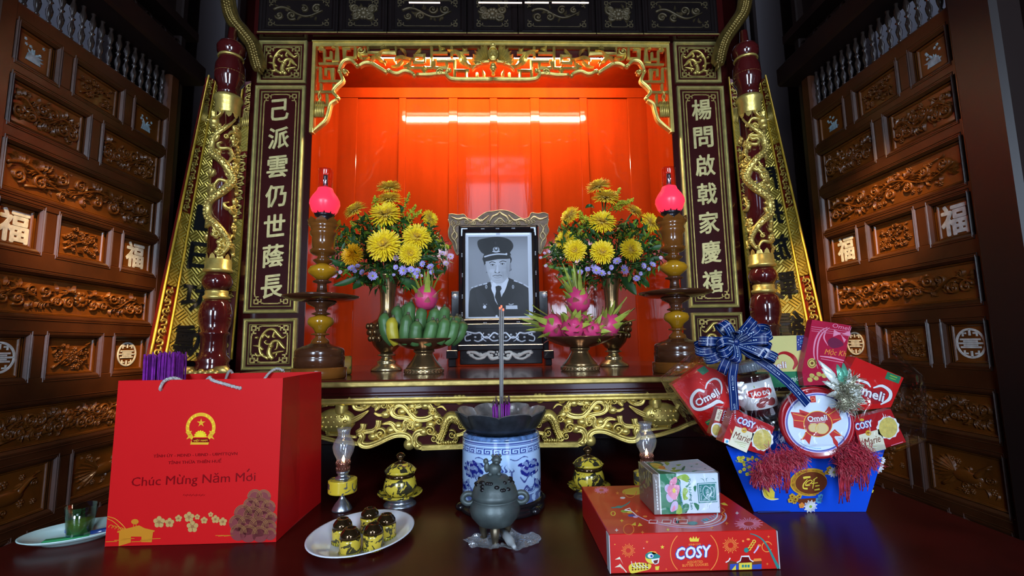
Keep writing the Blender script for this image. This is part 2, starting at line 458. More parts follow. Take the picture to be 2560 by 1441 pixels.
def bouquet_relief(mb, x0, x1, y0, y1, h, seed=0, M=None, m=0, n=26):
    """close floral carving for a small square panel"""
    rd = random.Random(seed); W, H = x1 - x0, y1 - y0; cx, cy = (x0 + x1) / 2, (y0 + y1) / 2
    mb.stroke([(x0 + W * .1, y0 + H * .12), (cx - W * .15, cy - H * .1), (cx, cy), (x1 - W * .12, y1 - H * .15)], [H * .09, H * .07, H * .04], h, 0, m, M)
    for i in range(n):
        x = rd.uniform(x0 + W * .1, x1 - W * .1); y = rd.uniform(y0 + H * .1, y1 - H * .1); q = rd.random()
        if q < .22: flower(mb, x, y, H * rd.uniform(.07, .11), h * 1.2, M, m, 6)
        elif q < .45: curl(mb, x, y, H * rd.uniform(.06, .1), rd.uniform(0, 6), rd.choice((-1.3, 1.3)), H * .04, h, M, m)
        else:
            a = rd.uniform(0, 6.28); l = H * rd.uniform(.12, .2)
            ex = min(max(x + l * math.cos(a), x0 + W * .04), x1 - W * .04); ey = min(max(y + l * math.sin(a), y0 + H * .04), y1 - H * .04)
            leaf(mb, [(x, y), ((x + ex) / 2 + l * .15, (y + ey) / 2), (ex, ey)], H * .07, h, M, m)
def rect_frame(mb, x0, x1, y0, y1, w, h, M=None, m=0, t=0.):
    """mitred moulding round a rectangle (outer size given)"""
    c = [(x0 + w / 2, y0 + w / 2), (x1 - w / 2, y0 + w / 2), (x1 - w / 2, y1 - w / 2), (x0 + w / 2, y1 - w / 2)]
    pr = [(-.5, -t), (-.5, h * .7), (-.25, h), (.0, h * .75), (.2, h * .95), (.5, h * .4), (.5, -t)]
    V = []; k = len(pr)
    for i in range(4):
        sx = -1 if i in (0, 3) else 1; sy = -1 if i in (0, 1) else 1
        for a, b in pr: V.append((c[i][0] - sx * a * w, c[i][1] - sy * a * w, b))
    Fc = []
    for i in range(4):
        j = (i + 1) % 4
        for q in range(k - 1): Fc.append((i * k + q, j * k + q, j * k + q + 1, i * k + q + 1))
    mb.add(V, Fc, m, False, M)
def fret_corner(mb, x, y, sx, sy, s, w, h, M=None, m=0):
    """square key-fret corner of an inlaid border; (x, y) outer corner, sx, sy point inwards"""
    def q(a, b): return (x + sx * a * s, y + sy * b * s)
    mb.stroke([q(0, 0), q(.42, 0), q(.42, .42), q(0, .42), q(0, 0)], w, h, 0, m, M, n=1, prof='flat')
    mb.stroke([q(.42, .2), q(.75, .2), q(.75, .5)], w, h, 0, m, M, n=1, prof='flat')
    mb.stroke([q(.2, .42), q(.2, .75), q(.5, .75)], w, h, 0, m, M, n=1, prof='flat')
    mb.stroke([q(.75, .05), q(1, .05)], w, h, 0, m, M, n=1, prof='flat')
    mb.stroke([q(.05, .75), q(.05, 1)], w, h, 0, m, M, n=1, prof='flat')
# ------------------------------------------------------------------ room shell
XW = 1.45            # side walls
YC = 2.08            # front plane of the altar surround
YR = 2.43            # red back of the alcove
X0 = -.014           # middle of the altar
ZS = 1.4006          # altar shelf
ZT = 1.10            # offering table
mb = MB(); mb.box(-3.2, 3.2, -2.6, 3.2, -.05, 0); struct(mb.build('floor', M_FLOOR), 'dark tiled floor below the altar tables', 'floor')
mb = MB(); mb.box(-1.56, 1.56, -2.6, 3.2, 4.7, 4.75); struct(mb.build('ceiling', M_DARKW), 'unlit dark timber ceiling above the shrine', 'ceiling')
# wall behind the camera: two doorways added for daylight, latticed transom window between and above them
mb = MB()
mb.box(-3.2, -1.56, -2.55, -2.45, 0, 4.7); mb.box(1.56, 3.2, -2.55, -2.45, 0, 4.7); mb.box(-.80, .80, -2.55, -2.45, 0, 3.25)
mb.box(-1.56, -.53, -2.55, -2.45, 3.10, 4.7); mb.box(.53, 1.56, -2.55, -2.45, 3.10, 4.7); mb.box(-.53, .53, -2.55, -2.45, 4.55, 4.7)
struct(mb.build('wall_front', M_DARKW), 'dark timber wall behind the viewer with two added doorways', 'wall')
w1 = MB()
w1.box(-.52, .52, -2.50, -2.49, 3.25, 4.55)
M_SKYWIN = mat('window_daylight', (.8, .85, 1), .5, emit=(.62, .78, 1.0), estr=TRANSOM_STRENGTH)
o = struct(w1.build('window_1', M_SKYWIN), 'bright transom window between the doorways behind the viewer', 'window')
wf = MB()
for x in (-.5, 0, .5): wf.box(x - .03, x + .03, -2.48, -2.42, 3.25, 4.55)
for z in (3.25, 4.12, 4.20, 4.55): wf.box(-.53, .53, -2.48, -2.42, z - .025, z + .025)
rd = random.Random(4)
for k in range(9):
    x = -.47 + .118 * k
    wf.box(x - .022, x + .022, -2.47, -2.43, 4.2, 4.55)
    z = 4.28 + .07 * (k % 3); wf.box(x, x + .118, -2.47, -2.43, z, z + .05)
    curl(wf, x + .06, 4.40 - .10 * (k % 2), .05, k, 1.2, .02, .03, T(0, -2.45, 0) @ FACE)
lab(wf.build('window_lattice', M_DARKW, o), 'carved dark lattice in front of the panes')

# ------------------------------------------------------------------ side walls of carved wood panels
ROWS = dict(A=(2.362, 2.495), B=(2.168, 2.325), C=(1.968, 2.125), D=(1.802, 1.945), E=(1.600, 1.745), F=(1.408, 1.553), G=(1.195, 1.341), H=(.985, 1.160), I=(.800, .950), J=(.35, .74))
COL3 = [(1.345, 1.475), (1.535, 1.735), (1.795, 1.965)]
COLW = [(1.345, 1.605), (1.665, 1.965)]
LONG = [(1.345, 1.965)]
LAY = dict(A=COL3, B=COLW, C=LONG, D=COL3, E=LONG, F=COL3, G=LONG, H=COLW, I=COL3, J=COLW)
U_NEAR, U_FAR = 1.30, 2.03

def side_wall(side):
    left = side == 'left'
    base = FACE_L if left else FACE_R
    sx = -XW if left else XW
    MW = T(sx, 0, 0) @ base
    def U(a, b): return (a, b) if left else (-b, -a)
    mb = MB(MW)
    # backing and frame: stiles and rails stand 2.5 cm proud of the panels
    a, b = U(U_NEAR - .06, U_FAR + .06)
    mb.box(a, b, .3, 2.53, -.06, -.014, 1)
    a, b = U(-2.5, U_NEAR - .02); mb.box(a, b, 0, 4.7, -.08, -.03, 1)                        # plain run of wall towards the viewer
    a, b = U(U_FAR + .05, 3.2); mr = MB(MW); mr.box(a, b, 0, 4.7, -.42, -.36)
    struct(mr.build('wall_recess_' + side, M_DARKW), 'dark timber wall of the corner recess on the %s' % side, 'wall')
    a, b = U(1.2, 2.1); mb.box(a, b, 2.95, 4.7, -.08, -.03, 1); mb.box(a, b, 0, .3, -.06, .02)
    zs = [.30] + sorted([z for r in ROWS.values() for z in r]) + [2.54]
    rails = [(zs[i], zs[i + 1]) for i in range(0, len(zs), 2)]
    a, b = U(U_NEAR, U_FAR)
    for z0, z1 in rails: mb.box(a, b, z0 - .012, z1 + .012, -.012, .014, 0, bev=.008)
    for u0, u1 in ((U_NEAR - .02, LONG[0][0] - .008), (LONG[0][1] + .008, U_FAR)):
        a, b = U(u0, u1); mb.box(a, b, .3, 2.72, -.02, .016, 0, bev=.008)
    for k, (z0, z1) in ROWS.items():
        L = LAY[k]
        for i in range(len(L) - 1):
            a, b = U(L[i][1] + .006, L[i + 1][0] - .006); mb.box(a, b, z0, z1, -.02, .012, 0, bev=.008)
    # small rounded beads along the stile edges catch the daylight
    for k, (z0, z1) in ROWS.items():
        for u0, u1 in LAY[k]:
            a, b = U(u0, u1)
            rect_frame(mb, a - .010, b + .010, z0 - .010, z1 + .010, .014, .016, None, 0)
    root = struct(mb.build('wall_' + side, [M_WALLF, M_DARKW]), 'dark panelled timber wall on the %s of the altar' % side, 'wall')
    # carved panels
    seed = 11 if left else 57
    for k, (z0, z1) in ROWS.items():
        for i, (u0, u1) in enumerate(LAY[k]):
            if k == 'J': continue
            seed += 1
            a, b = U(u0, u1)
            p = MB(MW)
            inlay = None
            p.box(a, b, z0, z1, -.016, -.006)
            rect_frame(p, a + .012, b - .012, z0 + .012, z1 - .012, .008, .006, T(0, 0, -.006))
            ia, ib, ja, jb = a + .022, b - .022, z0 + .022, z1 - .022
            R = T(0, 0, -.006)
            if k == 'E': vine(p, ia, ib, ja, jb, .010, seed, R, waves=3, dense=3.4)
            elif k in 'CG': vine(p, ia, ib, ja, jb, .009, seed, R, waves=4, dense=5, centre=(k == 'G')); bouquet_relief(p, ia, ib, ja, jb, .007, seed, R, n=60)
            elif k in 'B': vine(p, ia, ib, ja, jb, .008, seed, R, waves=3, dense=4, centre=False); bouquet_relief(p, ia, ib, ja, jb, .007, seed, R, n=50)
            elif k in 'H':
                cx, cy = (ia + ib) / 2, (ja + jb) / 2; W = ib - ia
                for q in range(9):
                    an = 1.9 + q * .28
                    leaf(p, [(cx - W * .12, cy), (cx - W * .12 + .05 * math.cos(an), cy + .035 * math.sin(an)), (cx - W * .12 + .09 * math.cos(an), cy + .055 * math.sin(an))], .016, .008, R)
                p.dome(cx, cy - .005, .05, .022, .012, 0, R)
                p.stroke([(cx + .03, cy), (cx + .06, cy + .03), (cx + .075, cy + .035)], [.02, .012, .006], .010, 0, 0, R)
                bouquet_relief(p, ia, ib, ja, jb, .006, seed, R, n=26)
            elif k == 'I': vine(p, ia, ib, ja, jb, .006, seed, R, waves=1, dense=2)
            elif i == 1: bouquet_relief(p, ia, ib, ja, jb, .009, seed, R, n=60)
            else:
                n = MB(MW); cx, cy = (a + b) / 2, (z0 + z1) / 2; h = (z1 - z0) * .68
                if k == 'D':
                    n.text('福', cx, cy, h * .98, ex=.002, bold=.028, z=-.006, width=h * .88); inlay = 'inlaid_character'
                elif k == 'F':
                    r = h * .44
                    n.stroke([(cx + r * math.cos(q), cy + r * math.sin(q)) for q in np.linspace(0, 2 * PI, 40)], r * .16, .002, 0, 0, R, n=1, prof='flat')
                    for j, yy in enumerate((-.28, 0, .28)): n.stroke([(cx - r * (.72 if j != 1 else .95), cy + r * yy), (cx + r * (.72 if j != 1 else .95), cy + r * yy)], r * .13, .002, 0, 0, R, n=1, prof='flat')
                    for sy in (1, -1):
                        n.stroke([(cx, cy + sy * r * .98), (cx, cy + sy * r * .55)], r * .14, .002, 0, 0, R, n=1, prof='flat')
                        n.stroke([(cx - r * .5, cy + sy * r * .5), (cx - r * .5, cy + sy * r * .72), (cx - r * .25, cy + sy * r * .72)], r * .12, .002, 0, 0, R, n=1, prof='flat')
                        n.stroke([(cx + r * .5, cy + sy * r * .5), (cx + r * .5, cy + sy * r * .72), (cx + r * .25, cy + sy * r * .72)], r * .12, .002, 0, 0, R, n=1, prof='flat')
                        n.stroke([(cx - r * .5, cy + sy * r * .14), (cx + r * .5, cy + sy * r * .14)], r * .11, .002, 0, 0, R, n=1, prof='flat')
                    inlay = 'inlaid_roundel'
                else:
                    rr = random.Random(seed)
                    for q in range(10):
                        an = rr.uniform(-.2, PI + .2); l = h * rr.uniform(.15, .42)
                        leaf(n, [(cx, cy - h * .18), (cx + l * .5 * math.cos(an), cy - h * .18 + l * .6 * math.sin(an)), (cx + l * math.cos(an), cy - h * .18 + l * math.sin(an))], h * .10, .002, R)
                    n.prism([(cx - h * .26, cy - h * .34), (cx + h * .26, cy - h * .34), (cx + h * .19, cy - h * .06), (cx - h * .19, cy - h * .06)], -.006, -.0035)
                    for q in range(6): flower(n, cx + rr.uniform(-.34, .34) * h, cy + rr.uniform(.05, .4) * h, h * .06, .0016, R, 0, 5)
                    inlay = 'inlaid_picture'
            po = p.build('carved_panel', M_WALL, root)
            if inlay:
                io = n.build(inlay, M_PEARLB if k == 'A' else M_PEARL, po)
                lab(io, {'D': 'pale pearl-inlaid good fortune character', 'F': 'pale pearl-inlaid round longevity sign', 'A': 'bluish pearl-inlaid picture of flowers in a pot'}[k])
    # lattice of turned balusters, grey daylight behind it
    prof = [(.007, 0), (.011, .004), (.006, .012), (.012, .03), (.014, .045), (.007, .062), (.006, .07), (.013, .076), (.006, .082), (.007, .09), (.014, .108), (.012, .122), (.006, .14), (.011, .149), (.007, .154)]
    k = 0; u = 1.36
    bm = MB(); bm.lathe([(r * .74, z) for r, z in prof], 10)
    proto = bm.build('baluster', M_DARKBAL, root); proto.location = (sx, 1.36, 2.552)
    while u < 1.97:
        u += .0390
        c = proto.copy(); COL.objects.link(c); c.location = (sx, u, 2.552)
    # beam over the lattice and the dark openwork above it
    t = MB(MW)
    a, b = U(1.25, 2.08); t.box(a, b, 2.705, 2.80, -.06, .10, 0, bev=.01); t.box(a, b, 2.80, 2.84, -.06, .06, 0, bev=.01)
    t.box(a, b, 2.93, 2.97, -.06, .05, 0)
    t.box(a, b, 2.84, 2.93, -.06, -.03, 0)
    for q in range(9):
        uu = 1.3 + q * .085; a, b = U(uu, uu + .07); cloud(t, (a + b) / 2, 2.885, .035, .03, T(0, 0, -.03))
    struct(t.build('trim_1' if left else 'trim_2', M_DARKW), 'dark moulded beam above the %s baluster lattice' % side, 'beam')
    # corner post beyond the panels
    t = MB(); xs = (-1.78, -1.60) if left else (1.60, 1.78)
    t.box(xs[0], xs[1], 2.62, 2.76, 0, 4.7, bev=.012)
    xs = (-1.60, -1.56) if left else (1.56, 1.60)
    t.box(xs[0], xs[1], 2.66, 2.74, 0, 4.7, bev=.01)
    xs = (-1.53, -1.447) if left else (1.447, 1.53)
    t.box(xs[0], xs[1], 2.031, 2.07, 0, 4.7, bev=.006)
    struct(t.build('trim_3' if left else 'trim_4', M_DARKPOST), 'glossy dark corner post at the far end of the %s wall' % side, 'post')
    # near post
    t = MB(); xs = (-1.49, -1.42) if left else (1.40, 1.49)
    t.box(xs[0], xs[1], 1.12 if left else 1.17, 1.27 if left else 1.305, 0, 4.7, bev=.012)
    struct(t.build('trim_5' if left else 'trim_6', M_DARKPOST), 'dark wide post at the near end of the %s wall' % side, 'post')
    # plastered yard wall seen through the balusters
    t = MB(); xs = (-2.3, -2.25) if left else (2.25, 2.3)
    t.box(xs[0], xs[1], .4, 3.6, 0, 3.95)
    struct(t.build('wall_outer_' + side, M_YARD), 'grey plastered wall seen through the %s balusters' % side, 'wall')
M_DARKBAL = mat('dark_baluster_wood', (.03, .02, .016), .22, coat=.4)
M_DARKPOST = mat('dark_polished_post', (.012, .006, .005), .42, coat=.0)
M_YARD = mat('daylit_plaster', (.60, .62, .66), .9, var=.12, vscale=4)
side_wall('left'); side_wall('right')

# ------------------------------------------------------------------ altar surround with the red alcove
AX0, AX1, AZ1 = -.857, .830, 2.900
# the outer edges of the surround stop well inside the leaning boards
surround = MB()
surround.box(-1.145, AX0, YC, YC + .06, 1.36, 3.3); surround.box(AX1, 1.115, YC, YC + .06, 1.36, 3.3); surround.box(AX0, AX1, YC, YC + .06, AZ1 + .022, 3.3)
surround.box(-1.145, AX0 - .0, YC + .06, YC + .36, 0, 3.6, 0); surround.box(AX1, 1.115, YC + .06, YC + .36, 0, 3.6, 0)
surround.box(AX0, AX1, YC + .06, 2.6, AZ1 + .012, 3.6); surround.box(AX0, AX1, YR + .03, 2.6, 0, AZ1 + .03)
surround.box(-1.145, 1.115, YC + .05, YC + .3, 0, 1.36)
surround.box(-3.2, 3.2, 2.9, 3.0, 0, 4.7); surround.box(-1.145, 1.115, 2.4, 2.5, 3.3, 4.7)
wb = struct(surround.build('wall_back', M_LACQ), 'dark red lacquered altar surround with a wide recess', 'wall')
r = MB(); r.box(AX0, AX1, YR, YR + .02, ZS - .03, AZ1 + .01)
r.box(AX0, AX1, YR - .014, YR, 2.843, AZ1)
r.box(AX0, AX1, YR - .012, YR, ZS, ZS + .025)
for a, b in ((-.857, -.757), (-.533, -.494), (-.262, -.214), (-.037, .003), (.185, .235), (.458, .500), (.724, .830)):
    r.box(a, b, YR - .009, YR, ZS + .02, 2.845, bev=.002)
lab(r.build('red_back_panel', M_RED, wb), 'glossy red lacquered boards at the back of the recess')
r = MB(); r.box(AX0 - .004, AX0 + .002, YC + .004, YR, ZS - .03, AZ1)
lab(r.build('red_side_panel', M_RED, wb), 'red lacquered left cheek of the recess')
r = MB(); r.box(AX1 - .002, AX1 + .004, YC + .004, YR, ZS - .03, AZ1)
lab(r.build('red_side_panel', M_RED, wb), 'red lacquered right cheek of the recess')
r = MB(); r.box(AX0, AX1, YC + .002, YR, AZ1, AZ1 + .011)
lab(r.build('red_soffit', M_RED, wb), 'red lacquered underside at the top of the recess')

# tube lamp hidden behind the gilded valance
t = wthing('tube_lamp', 'lit tube lamp behind the gilded valance, under the recess ceiling', 'lamp', (0, 2.108, 2.8998))
M_TUBE = mat('tube_glow', (1, 1, 1), .4, emit=(1.0, .80, .52), estr=TUBE_STRENGTH)
m_ = MB(T(X0, 2.108, 2.884) @ rotY(PI / 2)); m_.lathe([(.0115, -.56), (.0115, .56)], 12); m_.build('glowing_tube', M_TUBE, t)
m_ = MB(); m_.box(X0 - .60, X0 + .60, 2.088, 2.128, 2.8965, 2.8998); m_.box(X0 - .60, X0 + .60, 2.086, 2.0895, 2.863, 2.8998); m_.build('batten', M_LACQ2, t)
for s in (-1, 1):
    m_ = MB(); m_.box(X0 + s * .575 - .012, X0 + s * .575 + .012, 2.094, 2.122, 2.870, 2.8965); m_.build('lamp_holder', M_LACQ2, t)

for i, (a_, t_) in enumerate(SPOTS):  # housings for the added spots that wash the side walls
    s_ = thing('added_spot_lamp', 'small black spot lamp added out of view, aimed at the %s wall' % ('left', 'right')[i], 'lamp', a_)
    q_ = (Vector(t_) - Vector(a_)).to_track_quat('-Z', 'Y').to_matrix().to_4x4()
    m_ = MB(q_); m_.lathe([(0, .03), (.036, .028), (.042, -.03), (.046, -.03), (.042, .03), (.025, .05), (0, .05)], 20); m_.build('lamp_housing', M_BLACK, s_)
    m_ = MB(); m_.box(-.006, .006, -.006, .006, .045, 4.7 - a_[2]); m_.build('drop_rod', M_BLACK, s_)

# ------------------------------------------------------------------ boards on the surround
def panel_ground(mb, x0, x1, z0, z1, w=.017, h=.014):
    """gilded moulding, black inner step, maroon ground; local frame of FACE"""
    mb.box(x0, x1, z0, z1, .001, .004, 1)
    rect_frame(mb, x0, x1, z0, z1, w, h, None, 0)

def couplet(chars, x0, x1, side):
    t = thing('couplet_board', 'tall maroon couplet board with gilt characters on the %s of the red recess' % side, 'couplet board', (0, YC, 0), group='couplet boards beside the recess')
    z0, z1 = 1.6485, 2.7095
    m_ = MB(FACE); m_.box(x0 + .004, x1 - .004, z0 + .004, z1 - .004, 0, .004); lab(m_.build('board', M_MAROON, t), 'dark maroon lacquered ground')
    m_ = MB(FACE); rect_frame(m_, x0, x1, z0, z1, .017, .016); rect_frame(m_, x0 + .026, x1 - .026, z0 + .026, z1 - .026, .006, .009); m_.build('gilt_moulding', M_GOLDM, t)
    m_ = MB(FACE @ T(0, 0, .004)); a, b, c, d = x0 + .042, x1 - .042, z0 + .042, z1 - .042
    for sx, sz, xx, zz in ((1, 1, a, c), (-1, 1, b, c), (1, -1, a, d), (-1, -1, b, d)): fret_corner(m_, xx, zz, sx, sz, .040, .0055, .002)
    m_.stroke([(a, c + .04), (a, d - .04)], .0055, .002, n=1, prof='flat'); m_.stroke([(b, c + .04), (b, d - .04)], .0055, .002, n=1, prof='flat')
    m_.stroke([(a + .04, c), (b - .04, c)], .0055, .002, n=1, prof='flat'); m_.stroke([(a + .04, d), (b - .04, d)], .0055, .002, n=1, prof='flat')
    m_.build('inlaid_border', M_GOLDDK, t)
    n = len(chars)
    for i, ch in enumerate(chars):
        m_ = MB(FACE); zz = z1 - .118 - i * (z1 - z0 - .236) / (n - 1)
        m_.text(ch, (x0 + x1) / 2 + (.002 if side == 'left' else 0), zz, .100, ex=.005, bold=.022, z=.004, width=.090 if ch != '己' else .076, bend=lambda V, xm=(x0 + x1) / 2: np.stack([V[:, 0], V[:, 1] + .11 * (V[:, 0] - xm), V[:, 2]], 1))
        m_.build('gilt_character', M_GOLDC, t)
M_GOLDM = mat('gilt_moulding_paint', (.60, .52, .20), .33, metal=.7, var=.2, vscale=30, bump=.1, bscale=60)
M_GOLDC = mat('gilt_character_paint', (.62, .52, .22), .4, metal=.35, var=.2, vscale=40)
M_MAROON = mat('maroon_lacquer', (.034, .0026, .0024), .42, var=.25, vscale=4, spec=.12)
couplet('己派雲仍世蔭長', -1.119, -.8895, 'left')
couplet('楊問啟戟家慶禧', .860, 1.086, 'right')

def square_board(x0, x1, z0, z1, label, mirror):
    t = thing('carved_square_panel', label, 'carved panel', (0, YC, 0), group='square gilt panels above and below the couplets')
    m_ = MB(FACE); m_.box(x0 + .003, x1 - .003, z0 + .003, z1 - .003, 0, .004); m_.build('board', M_MAROON, t)
    m_ = MB(FACE); rect_frame(m_, x0, x1, z0, z1, .016, .016); rect_frame(m_, x0 + .024, x1 - .024, z0 + .024, z1 - .024, .005, .009); m_.build('gilt_moulding', M_GOLDM, t)
    a, b, c, d = x0 + .036, x1 - .036, z0 + .033, z1 - .033
    m_ = MB(FACE @ T(0, 0, .004))
    for sx, sz, xx, zz in ((1, 1, a, c), (-1, 1, b, c), (1, -1, a, d), (-1, -1, b, d)): fret_corner(m_, xx, zz, sx, sz, .042, .007, .004)
    for p in ([(a, c + .04), (a, d - .04)], [(b, c + .04), (b, d - .04)], [(a + .04, c), (b - .04, c)], [(a + .04, d), (b - .04, d)]): m_.stroke(p, .006, .004, n=1, prof='flat')
    m_.build('fret_border', M_GOLDDK, t)
    # orchid-like scroll, coordinates traced on a unit square
    W, H = b - a, d - c
    def q(x, y): return (a + W * (x if not mirror else 1 - x), c + H * y)
    m_ = MB(FACE @ T(0, 0, .004)); w = W * .07
    def st(pts, ws): m_.stroke([q(*p) for p in pts], [w * k for k in ws], .010)
    st([(.50, .10), (.30, .22), (.24, .42), (.27, .68), (.42, .88), (.60, .90), (.72, .78), (.86, .66), (.96, .72)], [1.3, 1.1, .9, .9, 1.0, 1.2, 1.5, .9, .4])
    st([(.62, .08), (.50, .24), (.53, .42), (.60, .56), (.74, .58), (.84, .46), (.95, .36)], [1.6, 1.9, 1.5, 1.3, 1.2, 1.5, .5])
    st([(.30, .66), (.36, .76), (.48, .68), (.50, .74)], [.9, .9, .8, .5]); st([(.56, .50), (.44, .50), (.38, .56), (.43, .60)], [.8, .8, .7, .5])
    st([(.64, .84), (.60, .70), (.66, .68)], [.9, .8, .5]); st([(.74, .56), (.72, .38), (.66, .34)], [.9, .7, .4])
    st([(.34, .34), (.22, .44), (.08, .46)], [.9, 1.1, .4]); st([(.36, .22), (.20, .18), (.14, .26)], [1.1, 1.0, .5]); st([(.62, .24), (.78, .28), (.92, .30)], [1, 1, .4]); st([(.74, .28), (.70, .14)], [.9, .4])
    m_.dome(*q(.56, .44), w * .9, w * .9, .014); m_.dome(*q(.52, .14), w * 1.0, w * .8, .012); m_.dome(*q(.14, .68), w * .8, w * .6, .010)
    m_.build('gilt_scroll', M_GOLD, t)
square_board(-1.114, -.890, 2.7225, 2.935, 'small square gilt scroll panel above the left couplet board', False)
square_board(.857, 1.079, 2.7275, 2.937, 'small square gilt scroll panel above the right couplet board', True)
square_board(-1.116, -.8875, 1.4015, 1.6250, 'small square gilt scroll panel below the left couplet board', False)
square_board(.866, 1.096, 1.4015, 1.6260, 'small square gilt scroll panel below the right couplet board, half hidden by the hamper', True)

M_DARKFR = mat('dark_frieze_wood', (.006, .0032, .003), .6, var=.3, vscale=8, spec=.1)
M_SHADECARV = mat('shade_darkened_gilt', (.085, .062, .03), .45, metal=.4, var=.35, vscale=30)  # wood and carving darkened to stand in for shade over the frieze
# frieze of dark panels along the top
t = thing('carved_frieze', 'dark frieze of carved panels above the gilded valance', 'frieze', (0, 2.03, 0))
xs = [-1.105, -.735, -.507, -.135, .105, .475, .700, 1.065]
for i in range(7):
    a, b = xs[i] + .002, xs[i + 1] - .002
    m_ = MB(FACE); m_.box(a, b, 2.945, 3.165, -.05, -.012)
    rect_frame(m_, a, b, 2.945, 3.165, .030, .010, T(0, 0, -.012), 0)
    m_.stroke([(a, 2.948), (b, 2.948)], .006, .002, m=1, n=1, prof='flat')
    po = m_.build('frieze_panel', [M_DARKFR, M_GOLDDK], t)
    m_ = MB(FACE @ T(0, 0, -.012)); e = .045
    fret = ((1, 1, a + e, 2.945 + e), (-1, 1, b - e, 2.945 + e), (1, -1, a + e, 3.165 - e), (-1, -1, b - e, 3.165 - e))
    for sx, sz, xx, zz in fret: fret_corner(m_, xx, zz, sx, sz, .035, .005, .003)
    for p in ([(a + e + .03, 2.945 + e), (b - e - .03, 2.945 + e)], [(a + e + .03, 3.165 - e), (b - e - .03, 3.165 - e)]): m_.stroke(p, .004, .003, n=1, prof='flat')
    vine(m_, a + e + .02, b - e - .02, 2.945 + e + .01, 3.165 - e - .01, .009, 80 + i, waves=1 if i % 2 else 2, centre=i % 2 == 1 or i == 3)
    m_.build('carving', M_SHADECARV, po)
m_ = MB(FACE)
m_.box(-1.11, 1.07, 2.9365, 2.9450, -.06, .002); m_.box(-1.11, 1.07, 3.165, 3.30, -.06, .01)
m_.build('frieze_rail', M_LACQ, t)
# daylight through the narrow gap above the frieze
m_ = MB()
for x0_, x1_ in ((1022, 1100), (1196, 1305), (1312, 1372), (1380, 1472)):
    a_, c_ = at(x0_, 5.5, 1.995), at(x1_, 5.5, 1.995); m_.box(a_[0], c_[0], 1.995, 2.0, a_[2] - .0022, a_[2] + .0022)
struct(m_.build('window_2', mat('gap_daylight', (.8, .7, .6), .5, emit=(1, .72, .62), estr=1.6)), 'thin bright slits of daylight above the dark frieze', 'window')
